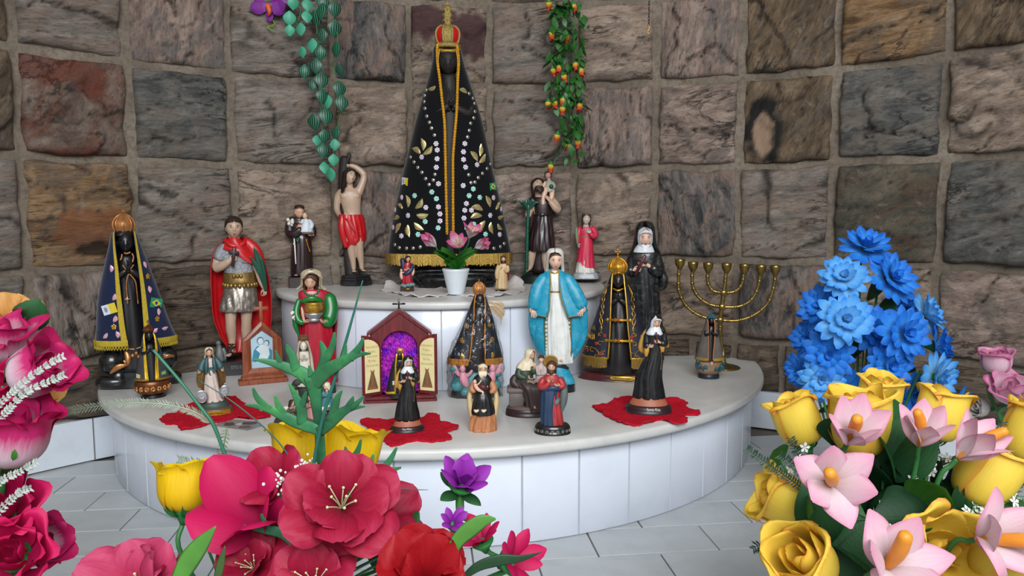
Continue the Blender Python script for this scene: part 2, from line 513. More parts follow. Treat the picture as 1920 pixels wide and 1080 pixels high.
def st_ring(p):
    d = blob(p.x, p.z, -.052, -.022, .042, .085, 8, .3); i = blob(p.x, p.z, -.05, -.03, .024, .052, 3, .3)
    c = tuple(a*(1-i)+b*i for a, b in zip(ring, pale))
    return (*c, max(d, i)*.95)
def st_rust(p):
    e = max(0, min(1, (max(abs(p.x+.01)/.1, abs(p.z)/.1)-.8)*6)) * (p.x < .04)
    return (*rust, .6*max(e*blob(p.x, p.z, -.06, 0, .12, .16, 4), blob(p.x, p.z, .03, .05, .03, .045, 6), blob(p.x, p.z, -.04, .07, .07, .03, 9)))
def st_ochre(p):
    b = blob(p.x, p.z, .02, -.03, .09, .045, 11); k = blob(p.x, p.z, .05, -.075, .07, .018, 12)
    c = tuple(a*(1-k)+q*k for a, q in zip(lin('#8a5030')[:3], lin('#231a15')[:3]))
    return (*c, max(b*.55, k*.85))
def st_hook(p):
    d = hypot(p.x+.055, p.z+.03); k = max(0, 1-abs(d-.035)/.009) * (p.z < -.035) 
    return (*ring, .85*k)
STAINS = {(4, 6): st_maroon, (3, 10): st_ring, (3, 2): st_rust, (2, 2): st_ochre, (3, 12): st_hook}
for r in range(len(ROWS)-1):
    cols = COLS
    for c in range(len(cols)-1):
        a0, a1 = cols[c], cols[c+1]
        rn = random.Random(r*31+c)
        if r == 0:
            mid = a0 + (a1-a0)*rn.uniform(.35, .65)
            if rn.random() < .5:
                make_stone(a0+rn.uniform(-2, 2)*0, mid, ROWS[0], ROWS[1], 'b', r*97+c*13+1, 12)
                make_stone(mid, a1, ROWS[0], ROWS[1], rn.choice('bgb'), r*97+c*13+2, 12)
                continue
        res = (34 if 1 <= c <= 12 else 14) if 0 < r < 5 else 14
        if r >= 5: res = 8
        make_stone(a0, a1, ROWS[r], ROWS[r+1], KINDS[r][c], r*97+c*13+1, res, STAINS.get((r, c)))

# white tiled skirting below the stones
TILE_W = pm('white_glazed_tile', '#ccd3da', .22, var=.03, vscale=6, dirt='#8d8f90', dirt_amt=.12)
GROUT = pm('grey_grout', '#8d8780', .9, var=.15, bump=.3)
bb = M(); arc_shell(bb, WC, WR-.002, WR+.03, TF, ROWS[0]+.004, -66, 66, 80)
base_o = bb.build('baseboard_back', GROUT, kind='structure')
a = -64.0
while a < 62:
    b = a + 9.6
    if not (-41 < a and b < 24):
        t = M(); arc_shell(t, WC, WR-.008, WR+.01, TF+.003, ROWS[0]+.006, a+.07, b-.07, 8)
        t.build('tile', TILE_W, base_o)
    a = b

# floor of pale rectangular tiles laid in a running bond
def floor_tile_mat():
    t = NT('floor_tile')
    vec = t.coord('Object', rnd=True)
    f = t.noise(vec, 8, 6)
    base = t.ramp(f, [(.3, '#a9aeb0'), (.7, '#bcc1c3')])
    base = t.mix(t.ramp(t.noise(vec, 25, 8, .7), [(.52, 0.0), (.75, .25)]), base, '#85837c')
    t.set(**{'Base Color': base, 'Roughness': .33})
    return t.m
FT = floor_tile_mat()
fm = M(); fm.slab([(2.4*cos(2*pi*i/48), .3+2.4*sin(2*pi*i/48)) for i in range(48)], TF-.12, TF-.004)
floor = fm.build('floor', pm('floor_grout', '#6d655c', .95, var=.2), kind='structure', smooth=False)
floor['label'] = 'grotto floor of pale rectangular tiles in running bond'
fa = radians(6.6); fu = V((cos(fa), sin(fa))); fv = V((-sin(fa), cos(fa)))
tl = M(); g = .0012
tl.box((-.0975+g, -.04775+g, -.008), (.0975-g, .04775-g, 0), bev=.0008)
tme = tl.mesh('tile', FT, False)
k = 0
for rr in range(-8, 6):
    for cc in range(-8, 8):
        u = .4544 + .195*cc + .0975 + (.0975 if rr % 2 else 0); v = 1.1685 - .04775 + .0955*rr
        P = fu*u + fv*v
        if (P-WC).length > WR+.13 or P.y < .35 or (P-AC).length < AR-.16: continue
        if abs(P.x) > P.y*.85+.3: continue
        link('tile', tme, floor, (P.x, P.y, TF - random.Random(rr*50+cc).uniform(0, .0006)), rot=(0, 0, fa))

# ceiling of the grotto: keeps the zenith dark
cm = M(); cm.slab([(1.75*cos(2*pi*i/40), .626+1.75*sin(2*pi*i/40)) for i in range(40)], 2.25, 2.4)
cm.build('ceiling', pm('plaster', '#b9b6ae', .9), kind='structure', smooth=False)

# altar: two round tiers, white tiles, thick marble slabs
def marble_mat():
    t = NT('marble')
    vec = t.coord('Object')
    f = t.noise(vec, 5, 8, .6, 1.2)
    base = t.ramp(f, [(.3, '#b7b7b4'), (.55, '#c8c8c5'), (.75, '#d2d2cf')])
    base = t.mix(t.ramp(t.noise(vec, 18, 8, .7, .5), [(.55, 0.0), (.75, .3)]), base, '#a3a29a')
    t.set(**{'Base Color': base, 'Roughness': t.ramp(f, [(.3, .28), (.7, .42)])})
    return t.m
MARBLE = marble_mat()
def disc_arc(c, r, a0, a1, n):
    return [(c.x + r*sin(radians(a0+(a1-a0)*i/n)), c.y - r*cos(radians(a0+(a1-a0)*i/n))) for i in range(n+1)]
def clip_wall(poly, off):
    out = []
    for x, y in poly:
        d = V((x, y)) - WC
        if d.length > WR+off: d = d.normalized()*(WR+off)
        out.append((WC.x+d.x, WC.y+d.y))
    return out
def round_slab(c, r, z0, z1, a0, a1, half):
    """marble disc sector whose front edge is rounded"""
    m = M(); n = 96
    prof = []
    t = z1-z0; b = t*.32
    for (dr, dz) in ((-.06, 0), (-b, 0), (-b*.3, b*.3), (0, b), (0, t-b), (-b*.3, t-b*.3), (-b, t), (-.06, t)):
        prof.append((r+dr, z0+dz))
    rows = [[(x, y, z) for x, y in clip_wall(disc_arc(c, rr, a0, a1, n), .012)] for rr, z in prof]
    o = m.grid(rows, uv=False)
    m.f.append(tuple(o + i for i in range(n+1))[::-1]); m.mi.append(0)
    m.f.append(tuple(o + (len(prof)-1)*(n+1) + i for i in range(n+1))); m.mi.append(0)
    m.f.append(tuple(o + i*(n+1) for i in range(len(prof)))); m.f.append(tuple(o + i*(n+1)+n for i in range(len(prof)))[::-1]); m.mi += [0, 0]
    return m
RGROUT = pm('pale_grout', '#b9bcc2', .8, var=.1, dirt='#8a8a88')
RT = pm('white_riser_tile', '#d5dbe6', .2, var=.025, vscale=5, dirt='#a9aeb5', dirt_amt=.12)
def tier(name, label, c, r, z0, z1, th, joints, inset):
    root = thing(name, label, 'altar', (c.x, c.y, z0))
    def loc(m): m.v = [(x-c.x, y-c.y, z-z0) for x, y, z in m.v]; return m
    core = M()
    core.slab(clip_wall(disc_arc(c, r-inset-.003, -98, 98, 72), .01), z0, z1-th+.001)
    loc(core).build('core', RGROUT, root, False)
    loc(round_slab(c, r, z1-th, z1, -100, 100, 0)).build('slab', MARBLE, root, True, 60)
    for a, b in zip(joints, joints[1:]):
        t = M(); R1 = r-inset; n = 6
        rows = []
        ga = math.degrees(.0009/R1)
        for rr, z, ia in ((R1-.008, z0+.001, 0), (R1-.0008, z0+.001, 0), (R1, z0+.002, .06), (R1, z1-th-.001, .06), (R1-.0008, z1-th, 0), (R1-.008, z1-th, 0)):
            rows.append([(x, y, z) for x, y in disc_arc(c, rr, a+ga+ia, b-ga-ia, n)])
        t.grid(rows, uv=False)
        m0 = len(rows)
        t.f.append(tuple(i*(n+1) for i in range(m0))); t.f.append(tuple(i*(n+1)+n for i in range(m0))[::-1]); t.mi += [0, 0]
        loc(t).build('tile', RT, root, True, 40)
    return root
jl = [7.1-7.85*k for k in range(0, 11)][::-1] + [7.1+7.5*k for k in range(1, 12)]
jl = [j for j in jl if -85 < j < 86]
tier('altar_step', 'wide lower altar tier with white tiled front and marble slab', AC, AR, TF, 0, .0185, jl, .024)
ju = [-92, -68, -44.5, -21.9, 4.6, 25.6, 47.7, 70, 92]
tier('altar_shelf', 'small raised upper altar tier with white tiles and marble slab by stone wall', AC, UR, 0, HU, .0165, ju, .012)
# ------------------------------------------------------------ shared pieces of the statues
class Fig:
    def __init__(s, name, label, cat, bx, by, z, turn=0, group=None, df=1.0):
        s.root, s.M = figure(name, label, cat, bx, by, z, turn, group, df)
        s.bx, s.by, s.df, s.floor = bx, by, df, True
    def r(s, py, cx, rx, ry, cy=0, pa=0): return (s.by-py, rx, ry, cx-s.bx, cy, pa)
    def s(s, py, cx, rx, ry, gl, gr, cy=0, pa=0):
        """cloak ring; gl, gr = half gap to the left and right of the slit, in pixels"""
        f = lambda g: math.asin(max(-1, min(.999, g/rx))) if g < 900 else radians(g-900)
        return (s.by-py, rx, ry, cx-s.bx, cy, pa, f(gl), f(gr))
    def p(s, px, py, d=0):
        k = 1 + d*s.df/1380
        return ((px-s.bx)*k, d, (s.by-407) - (py-407)*k)
    def b(s, m, name, mats, parent=None, **k):
        lo = 6 if name in ('base', 'pedestal') else 0
        m.v = [(x, y, z if z > lo else 0) for x, y, z in m.v]
        return m.build(name, mats, parent or s.root, **k)
PAINT = dict(rough=.38, var=.08, vscale=60, coat=.15)
SKIN = pm('painted_skin', '#c49a80', .42, var=.06)
SKIN2 = pm('painted_fair_skin', '#d6b09a', .42, var=.06)
SKIN3 = pm('painted_matte_skin', '#b59a84', .4, var=.06)
EYEW = pm('eye_white', '#b9ab9c', .4); EYED = pm('eye_dark', '#1d1612', .3); LIP = pm('painted_lip', '#a35a50', .45); BROW = pm('painted_brow', '#4a3222', .6)
BLACKSKIN = pm('black_painted_figure', '#121113', .34, var=.25)
BLACKFACE = [pm('black_eye', '#3c3a3a', .3), pm('black_pupil', '#0a0a0a', .3), pm('black_lip', '#241d1d', .3), pm('black_brow', '#0c0c0c', .4)]
FACE = [EYEW, EYED, LIP, BROW]
GOLD = pm('gold_paint', '#c69a3c', .32, .75, var=.2, vscale=80, dirt='#6b4a1a', dirt_amt=.5)
BRIGHTGOLD = pm('bright_gold', '#e0b62a', .28, .7, var=.25, vscale=120)
COPPER = pm('copper_gold_paint', '#b9804e', .33, .6, var=.2, vscale=80, dirt='#5a3418', dirt_amt=.5)
SILVER = pm('silver_paint', '#b9bcc0', .3, .75, var=.15, vscale=90, dirt='#5f6266', dirt_amt=.4)
BLACKGLOSS = pm('black_gloss', '#141416', .25, var=.2, coat=.3, dirt='#55554f', dirt_amt=.15)
WHITEP = pm('white_paint', '#d8d4cc', .5, var=.06, dirt='#8f887c', dirt_amt=.3)
REDP = pm('red_paint', '#b8141a', **PAINT)
def head(m, c, h, rot=(0, 0, 0), n=28, k=20, nose=1.0, jaw=.38):
    st = len(m.v)
    rows = []
    for i in range(k+1):
        ph = -pi/2 + pi*i/k
        if i in (0, k): ph *= .995
        row = []
        for j in range(n):
            th = 2*pi*j/n - pi/2
            x, y, z = cos(ph)*cos(th), cos(ph)*sin(th), sin(ph)
            X, Y, Z = x*.37, y*.45, z*.5
            if z < 0:
                X *= 1 - jaw*(-z)**1.7
                if y > 0: Y *= 1 - .55*(-z)**1.2
            if y < 0:
                w = min(1, -y*2.5)
                Y *= .93
                if z < -.1: Y -= .03*w*exp(-(x/.35)**2)*exp(-((z+.82)/.14)**2)
                g = lambda v, s: exp(-(v/s)**2)
                prof = 0
                if -.36 < z < .2: prof = (.2-z)/.42 if z > -.22 else (z+.36)/.14
                Y -= .115*nose*w*g(x, .15)*max(0, min(1, prof))
                Y += .05*w*(g(x-.36, .2)+g(x+.36, .2))*g(z-.06, .13)
                Y -= .018*w*(g(x-.34, .25)+g(x+.34, .25))*g(z-.25, .1)
                Y -= .028*w*g(x, .2)*(g(z+.47, .05)+g(z+.57, .05))
            row.append((X*h, Y*h, Z*h))
        rows.append(row)
    m.grid(rows, True)
    for sx in (-1, 1): m.ell((sx*.365*h, .03*h, -.02*h), (.035*h, .075*h, .12*h), 8, 6)
    m.xf(st, Matrix.Translation(V(c)) @ Euler(rot).to_matrix().to_4x4())
def features(f, c, h, rot=(0, 0, 0), mats=None, parent=None, size=1.0):
    m = f.M(); st = 0
    for sx in (-1, 1):
        m.ell((sx*.145*h, -.335*h, .035*h), (.056*h*size, .03*h, .024*h*size), 10, 6, 0)
        m.ell((sx*.145*h, -.352*h, .037*h), (.027*h*size, .02*h, .024*h*size), 8, 6, 1)
        m.tube([(sx*.075*h, -.375*h, .105*h), (sx*.15*h, -.375*h, .135*h), (sx*.235*h, -.315*h, .1*h)], [.01*h, .014*h, .007*h], 6, 3, mi=3)
        m.tube([(sx*.08*h, -.35*h, .055*h), (sx*.145*h, -.366*h, .072*h), (sx*.215*h, -.31*h, .045*h)], [.008*h]*3, 5, 3, mi=1)
    m.ell((0, -.398*h, -.232*h), (.068*h, .028*h, .016*h), 10, 6, 2)
    m.ell((0, -.392*h, -.272*h), (.055*h, .028*h, .018*h), 10, 6, 2)
    m.xf(0, Matrix.Translation(V(c)) @ Euler(rot).to_matrix().to_4x4())
    return f.b(m, 'face_paint', mats or FACE, parent)
def hand(m, w, d, nrm, L, side=1, curl=.5, spread=.12, n=6):
    """palm and five fingers; w wrist, d pointing along the fingers, nrm out of the palm; thumb lies on side*(d x nrm)"""
    w = V(w); d = V(d).normalized(); nrm = V(nrm); nrm = (nrm - d*nrm.dot(d)).normalized(); s = d.cross(nrm)*side
    P = lambda a, b, c: tuple(w + d*(a*L) + s*(b*L) + nrm*(c*L))
    m.tube([P(-.12, 0, 0), P(.05, 0, 0), P(.25, .01, 0), P(.45, 0, .01)], [(.12*L, .10*L), (.13*L, .085*L), (.2*L, .085*L), (.2*L, .06*L)], 8, 2, up=tuple(nrm))
    for i, (o, l) in enumerate(((.15, .44), (.05, .5), (-.05, .46), (-.15, .36))):
        pts = [P(.38, o*.95, 0)]; a = .15; x, z = .42, 0.0; x0 = o
        for q in range(3):
            a += curl*(.35+.3*q)
            x += l*.36*cos(a); z += l*.36*sin(a); x0 += spread*o*.6
            pts.append(P(x, x0, z))
        m.tube(pts, [.056*L, .052*L, .047*L, .036*L], n, 2)
    m.tube([P(.06, .1, .0), P(.2, .24, .05), P(.36, .31, .1), P(.5, .28, .15)], [.075*L, .062*L, .052*L, .038*L], n, 2)
def foot(m, a, d, L, n=8):
    """bare foot with five toes from the ankle a along d"""
    a = V(a); d = V(d).normalized(); s = d.cross(V((0, 0, 1)))
    P = lambda x, y, z: tuple(a + d*(x*L) + s*(y*L) + V((0, 0, z*L)))
    m.tube([P(-.22, 0, -.14), P(.0, 0, -.06), P(.3, 0, -.13), P(.62, 0, -.2)], [(.13*L, .13*L), (.15*L, .16*L), (.17*L, .12*L), (.2*L, .06*L)], n, 3, up=(0, 0, 1))
    for i in range(5):
        o = -.16+.08*i
        m.tube([P(.56, o, -.19), P(.7-abs(i-1)*.02, o*1.05, -.2), P(.8-i*.03, o*1.1, -.22)], [.05*L, .048*L, .035*L], 6, 2)
def cross_shape(m, c, w, h, t, bar=.32, y=0, mi=None):
    x, z = c
    m.box((x-t/2, y-t/2, z-h/2), (x+t/2, y+t/2, z+h/2), mi, bev=t*.15)
    zz = z + h*(.5-bar)
    m.box((x-w/2, y-t/2*.98, zz-t/2), (x+w/2, y+t/2*.98, zz+t/2), mi, bev=t*.15)
def band(rows, j0, j1, off, step=1):
    """strip lying on a cloak between two of its columns"""
    out = []
    for r in rows[::step]:
        q = []
        cx = sum(p[0] for p in r)/len(r)
        for j in range(j0, j1+1) if j1 >= j0 else range(j0, j1-1, -1):
            x, y, z = r[j]; l = max(1e-6, hypot(x-cx, y)); q.append((x+(x-cx)/l*off, y+y/l*off - off*.3, z))
        out.append(q)
    return out
def on_rows(rows, x, z, off=0):
    """front point of a cloak given by its ring rows (top to bottom) at local x, z; and the outward angle"""
    i = 0
    while i < len(rows)-2 and rows[i+1][0][2] > z: i += 1
    za, zb = rows[i][0][2], rows[i+1][0][2]
    t = max(0, min(1, (za-z)/(za-zb) if za != zb else 0))
    best = None
    n = len(rows[i])
    pr = None
    for j in range(n):
        a, b = rows[i][j], rows[i+1][j]
        q = tuple(a[k]*(1-t)+b[k]*t for k in range(3))
        if pr and (pr[0]-x)*(q[0]-x) <= 0 and abs(q[0]-pr[0]) > 1e-9:
            u = (x-pr[0])/(q[0]-pr[0]); y = pr[1]+(q[1]-pr[1])*u
            if best is None or y < best[0]:
                tx = V((q[0]-pr[0], q[1]-pr[1], 0)); tx = tx*(1 if tx.x > 0 else -1)
                best = (y, atan2(tx.y, tx.x))
        pr = q
    if best is None:
        ys = [p for p in rows[i] if abs(p[0]-x) < 8]
        best = (min(p[1] for p in ys) if ys else min(p[1] for p in rows[i]), 0)
    a = best[1]
    return V((x + sin(a)*off, best[0] - cos(a)*off, z)), a
def place_piece(f, name, me, mk, rows, px, py, roll=0, off=.6, lean=0, parent=None, rnd=None):
    """shares a small flat piece's mesh and lays it on the cloak"""
    P, a = on_rows(rows, px-f.bx, f.by-py, off)
    q = f.p(px, py, P.y); P, a = on_rows(rows, q[0], q[2], off)
    sc = mk.sc
    o = link(name, me, parent or f.root, (P.x*sc[0], P.y*sc[1], P.z*sc[2]))
    o.rotation_mode = 'XYZ'
    o.rotation_euler = (Matrix.Rotation(a, 3, 'Z') @ Matrix.Rotation(-lean, 3, 'X') @ Matrix.Rotation(roll, 3, 'Y')).to_euler()
    return o
def flag_vatican(m, w, h):
    m.box((-w/2, -.25, -h/2), (0, .25, h/2), 0); m.box((0, -.25, -h/2), (w/2, .25, h/2), 1)
    m.ell((-w*.25, -.3, 0), (w*.12, .25, h*.28), 8, 6, 2)
def flag_brazil(m, w, h):
    m.box((-w/2, -.25, -h/2), (w/2, .25, h/2), 0)
    m.prism([(-w*.4, 0), (0, -h*.38), (w*.4, 0), (0, h*.38)], -.45, .2, 1)
    m.ell((0, -.4, 0), (h*.2, .3, h*.2), 10, 6, 2)
FLAGM = [pm('flag_white', '#c9cdd8', .6), pm('flag_yellow', '#d3bd2b', .6), pm('flag_grey', '#7d86a0', .6)]
BRAZM = [pm('flag_green', '#1f8f63', .6), pm('flag_diamond', '#d9c72e', .6), pm('flag_blue', '#1f3f9b', .6)]
def crown(f, cx, y0, y1, rw, mat, cross=True, ribs=8, red=None, base=.28, ctop=0, d=0, gem=None):
    """imperial crown from pixel row y1 (bottom) up to y0: circlet, ribbed orb, cross"""
    m = f.M()
    z0, z1 = f.by-y1, f.by-y0; h = z1-z0; X = cx-f.bx
    m.lathe([(z0, rw*.72), (z0+h*.04, rw*.8), (z0+h*.1, rw*.74), (z0+h*.16, rw*.8), (z0+h*.2, rw*.74)], 24, (X, d, 0))
    n = 40; rows = []
    for i in range(13):
        t = i/12; z = z0+h*.18+h*.8*t
        r = rw*(.72+.28*sin(pi*min(1, t*1.25+.12)))*(1 if t < .55 else sqrt(max(.02, 1-((t-.55)/.46)**2)))
        rows.append([(X+r*(1+.06*abs(cos(ribs/2*2*pi*j/n)))*cos(2*pi*j/n), d+r*(1+.06*abs(cos(ribs/2*2*pi*j/n)))*sin(2*pi*j/n), z) for j in range(n)])
    m.grid(rows, True)
    for k in range(ribs):
        a = 2*pi*k/ribs - pi/2
        pts = []
        for i in range(7):
            t = i/6; z = z0+h*.16+h*.84*t
            r = rw*(.78+.32*sin(pi*min(1, t*1.15+.1)))*(1 if t < .55 else sqrt(max(.004, 1-((t-.55)/.452)**2)))
            pts.append((X+r*cos(a), d+r*sin(a), z))
        m.tube(pts, rw*.085, 6, 2)
    o = f.b(m, 'crown', mat)
    if cross:
        c = f.M(); ch = ctop or h*.4
        c.ell((X, d, z1+ch*.1), ch*.14, 8, 6)
        for dx, dz in ((0, .34), (0, .9), (-.26, .62), (.26, .62)): c.ell((X+dx*ch, d, z1+dz*ch+.1*ch), (ch*.14, ch*.09, ch*.14), 8, 6)
        c.box((X-ch*.26, d-ch*.06, z1+ch*.64), (X+ch*.26, d+ch*.06, z1+ch*.8)); c.box((X-ch*.08, d-ch*.06, z1), (X+ch*.08, d+ch*.06, z1+ch))
        f.b(c, 'crown_cross', mat, o)
        if gem:
            g = f.M(); g.ell((X, d-ch*.1, z1+.72*ch), (ch*.12, ch*.08, ch*.12), 8, 6); f.b(g, 'gem', gem, o)
    return o
def text_mesh(name, txt, size, mat, parent, loc, rot, depth=.0004, width=None, align='CENTER'):
    """raised lettering as a mesh"""
    cu = bpy.data.curves.new(name, 'FONT'); cu.body = txt; cu.size = size; cu.align_x = align; cu.align_y = 'CENTER'
    cu.extrude = depth; cu.resolution_u = 2
    tmp = bpy.data.objects.new(name+'_tmp', cu); COL.objects.link(tmp)
    bpy.context.view_layer.update()
    dg = bpy.context.evaluated_depsgraph_get()
    me = bpy.data.meshes.new_from_object(tmp.evaluated_get(dg))
    bpy.data.objects.remove(tmp); bpy.data.curves.remove(cu)
    if width:
        xs = [v.co.x for v in me.vertices]; k = width/max(1e-6, max(xs)-min(xs))
        for v in me.vertices: v.co.x *= k
    me.materials.clear(); me.materials.append(mat)
    return link(name, me, parent, loc, rot=rot)
# ------------------------------------------------------------ mantled black madonna statues
VELVET = pm('black_velvet', '#08090d', .9, var=.2, sheen=.25, spec=.2)
NAVY = pm('navy_felt', '#18223f', .9, var=.15, sheen=.3, bump=.4, bscale=900, spec=.2)
YELTRIM = pm('yellow_braid', '#b8a026', .7, var=.2, vscale=300, bump=.8, bscale=700)
GOLDCHAIN = pm('gold_sequin_chain', '#e0a52c', .3, .6, var=.3, vscale=400, bump=.9, bscale=900)
GOLDFOIL = pm('gold_foil', '#d8b35c', .3, .8, var=.35, vscale=300, bump=1, bscale=500)
SEQ = pm('iridescent_sequin', '#cfc4d4', .2, .35, var=.2, vscale=200)
SEQG = pm('iridescent_green_sequin', '#9fd8cc', .2, .35, var=.2, vscale=200)
STUD = pm('silver_stud', '#b5b0a6', .22, .8, var=.3, vscale=300)
LEAFG = pm('pale_gold_leaf', '#cdbd86', .3, .7, var=.3, vscale=200)
PINKSEQ = pm('pink_sequin', '#d9a9bd', .3, .2, var=.1)
def mantled(f, base_fn, cloak, skin, dress_rings, hd, trim=None, trim_mat=None, trim_cols=1, cloak_mat=None, thick=1.2, n=64, pl=None, hem=None, hands=None, top=None, face=True, sq=None, sub=4):
    """body, cloak with a slit in front, edge trim; cloak rings run from the top down. Returns cloak object and its rows"""
    base_fn()
    b = f.M()
    b.loft(dress_rings, 32, (1, 1), pleatf(14, 3), 4)
    hx, hy, hh, hd_d = hd
    head(b, f.p(hx, hy, hd_d), hh)
    if hands:
        x, y, L, d = hands
        for s in (-1, 1):
            b.tube([f.p(x+s*hh*.62, y-hh*.35, d+hh*.55), f.p(x+s*hh*.66, y+hh*.28, d+hh*.25), f.p(x+s*hh*.12, y, d-hh*.02)], [hh*.2, hh*.22, hh*.13], 8, 3)
            hand(b, f.p(x+s*hh*.07, y+hh*.05, d), (-s*.12, -.18, 1), (-s, 0, 0), L, s, .04, .0)
    body = f.b(b, 'body', skin)
    if face: features(f, f.p(hx, hy, hd_d), hh, mats=BLACKFACE, parent=body)
    m = f.M()
    rows = m.sheet(cloak, n, thick, pl or pleatf(9, 5), sub)
    co = f.b(m, 'cloak', cloak_mat)
    if top:
        v = f.M(); v.loft(top, 24, (0, 1)); f.b(v, 'veil', cloak_mat, co)
    if trim_mat:
        for j0, j1 in ((0, trim_cols), (n-1, n-1-trim_cols)):
            t = f.M()
            if trim_cols >= 1:
                g1 = band(rows, j0, j1, .7); t.grid(g1)
                t.tube([r[0] for r in g1], .55, 5, 1); t.tube([r[-1] for r in g1], .55, 5, 1)
            else: t.tube([r[j0] for r in rows], trim_cols*3, 6, 1)
            f.b(t, 'trim', trim_mat, co)
    return co, rows
def hem_band(f, rows, co, mat, h, over=1.2, k=4, name='hem', frac=None, loops=False):
    m = f.M(); lo = rows[-1]; n = len(lo)
    z = lo[n//2][2]
    cx = sum(p[0] for p in lo)/n
    def ringp(p, dz, off):
        l = max(1e-6, hypot(p[0]-cx, p[1])); return (p[0]+(p[0]-cx)/l*off, p[1]+p[1]/l*off, p[2]+dz)
    m.grid([[ringp(p, h*.5, .6) for p in lo], [ringp(p, h*.25, over) for p in lo], [ringp(p, -h*.3, over) for p in lo], [ringp(p, -h*.5, over*.5) for p in lo], [ringp(p, -h*.5, -.6) for p in lo], [ringp(p, h*.5, -.6) for p in lo]])
    return f.b(m, name, mat, co)
def fringe(f, rows, co, mat, h, every=1, wob=.6, seed=1, over=.6, name='fringe'):
    """hanging threads as a pleated skirt of narrow strips"""
    m = f.M(); lo = rows[-1]; n = len(lo); rnd = random.Random(seed)
    cx = sum(p[0] for p in lo)/n
    P = []
    for a, b in zip(lo, lo[1:]):
        L = hypot(b[0]-a[0], b[1]-a[1]); k = max(1, int(L/1.6))
        for i in range(k): P.append(tuple(a[q]+(b[q]-a[q])*i/k for q in range(3)))
    for i in range(len(P)-1):
        a, b = V(P[i]), V(P[i+1]); nrm = V((a.x-cx, a.y*2, 0)); nrm = nrm.normalized() if nrm.length else V((0, -1, 0))
        o = nrm*(over+rnd.uniform(0, wob)); dz = V((rnd.uniform(-.4, .4), 0, -h*rnd.uniform(.88, 1.08)))
        t = nrm*.5
        m.add([a+o+V((0, 0, .8)), b+o+V((0, 0, .8)), b+o+dz, a+o+dz, a+o-t+dz, b+o-t+dz, a+o-t, b+o-t], [(3, 2, 1, 0), (4, 5, 2, 3), (6, 7, 5, 4)])
    return f.b(m, name, mat, co, smooth=False, kind='stuff')

# --- big madonna on the shelf
f = Fig('madonna_statue', 'tall crowned black madonna in black velvet cloak with sequins on the upper tier', 'statue', 842, 536, HU, 0)
def _base():
    m = f.M()
    def st(px0, px1, y0, y1, d0, d1):
        r = (y1-y0)*.35
        m.box((px0-f.bx, d0, f.by-y1), (px1-f.bx, d1, f.by-y0), bev=r)
    st(777, 934, 500, 528, -26, 34); st(792, 911, 512, 531, -42, -20)
    m.box((786-f.bx, -32, f.by-530), (925-f.bx, 30, f.by-524), bev=1.5)
    m.tube([f.p(777, 508, -26), f.p(856, 506, -28), f.p(934, 508, -26)], 4, 8, 2)
    f.b(m, 'pedestal', pm('chipped_black_gloss', '#17181a', .28, var=.3, coat=.3, dirt='#77736a', dirt_amt=.3), sharp=50)
R, S = f.r, f.s
rings = [S(97, 843, 22, 24, 15, 15, 2), S(104, 843, 26, 27, 18, 18, 2), S(124, 844, 29, 32, 19, 19, 3), S(165, 845, 41, 38, 15.5, 16, 4), S(228, 845, 61, 44, 9, 13, 5),
         S(290, 844, 76, 50, 6.5, 8, 6), S(331, 843, 86, 54, 5, 8, 6), S(400, 843, 102, 60, 4, 7.5, 7, .006), S(447, 843, 111, 64, 3.5, 7.5, 7, .012), S(474, 843, 116.5, 66, 3.5, 7.5, 7, .016)]
co, rows = mantled(f, _base, rings, pm('dark_wood_figure', '#16110f', .6, var=.3, bump=.3), [R(500, 843, 60, 38), R(440, 843, 56, 38), R(330, 844, 40, 34), R(230, 846, 28, 31), R(180, 846, 22, 29, 1, .05), R(152, 845, 20, 26, 2), R(146, 844, 9, 10, 2)],
                   (844, 127, 50, -16), None, None, 1, VELVET, 1.5, 96, hands=(849, 205, 36, -33))
for js in ((0, 2), (95, 93)):
    t = f.M(); P = [r[js[0]] for r in rows]; P2 = [r[js[1]] for r in rows]
    path = [V(p)+V((0, -1.2, 0)) for p in P if p[2] > f.by-447]
    L = 0; last = path[0]
    for a in path:
        pass
    t.tube(path, 2.6, 6, 1)
    d = 0; pts = spline([tuple(p) for p in path], 10); prev = V(pts[0]); acc = 0
    for q in pts:
        q = V(q); acc += (q-prev).length; prev = q
        if acc > 4.6:
            acc = 0; t.ell(tuple(q+V((0, -1.6, 0))), (3.3, 1.8, 2.2), 8, 4)
    f.b(t, 'trim', GOLDCHAIN, co)
# strands of gold cord framing the face
t = f.M()
for s in (-1, 1):
    t.tube([f.p(844+s*15, 104, -26), f.p(844+s*18, 122, -27), f.p(844+s*17, 140, -26), f.p(844+s*15, 152, -24)], 1.6, 6, 3)
t.tube([f.p(822, 103, -6), f.p(833, 106, -24), f.p(844, 107, -28), f.p(855, 106, -24), f.p(866, 103, -6)], [3, 3.6, 3.8, 3.6, 3], 8, 3)
f.b(t, 'face_cord', pm('antique_gold_cord', '#b58d35', .4, .6, var=.35, vscale=300, bump=1), co)
v = f.M(); v.loft([R(100, 844, 24, 27, 2), R(94, 844, 21, 23, 2), R(88, 844, 12, 14, 2)], 24, (0, 1)); f.b(v, 'veil', VELVET, co)
fringe(f, rows, co, GOLDFOIL, 20, seed=4, wob=1.5, over=1.0)
cw = f.M(); z = f.by
cw.lathe([(z-104, 22), (z-101, 24.5), (z-98, 23), (z-95, 20.5)], 28, (2, -3, 0))
o = f.b(cw, 'crown', pm('pale_gold_filigree', '#b09a5c', .38, .65, var=.35, vscale=250, bump=1, bscale=600, dirt='#5e4a25'))
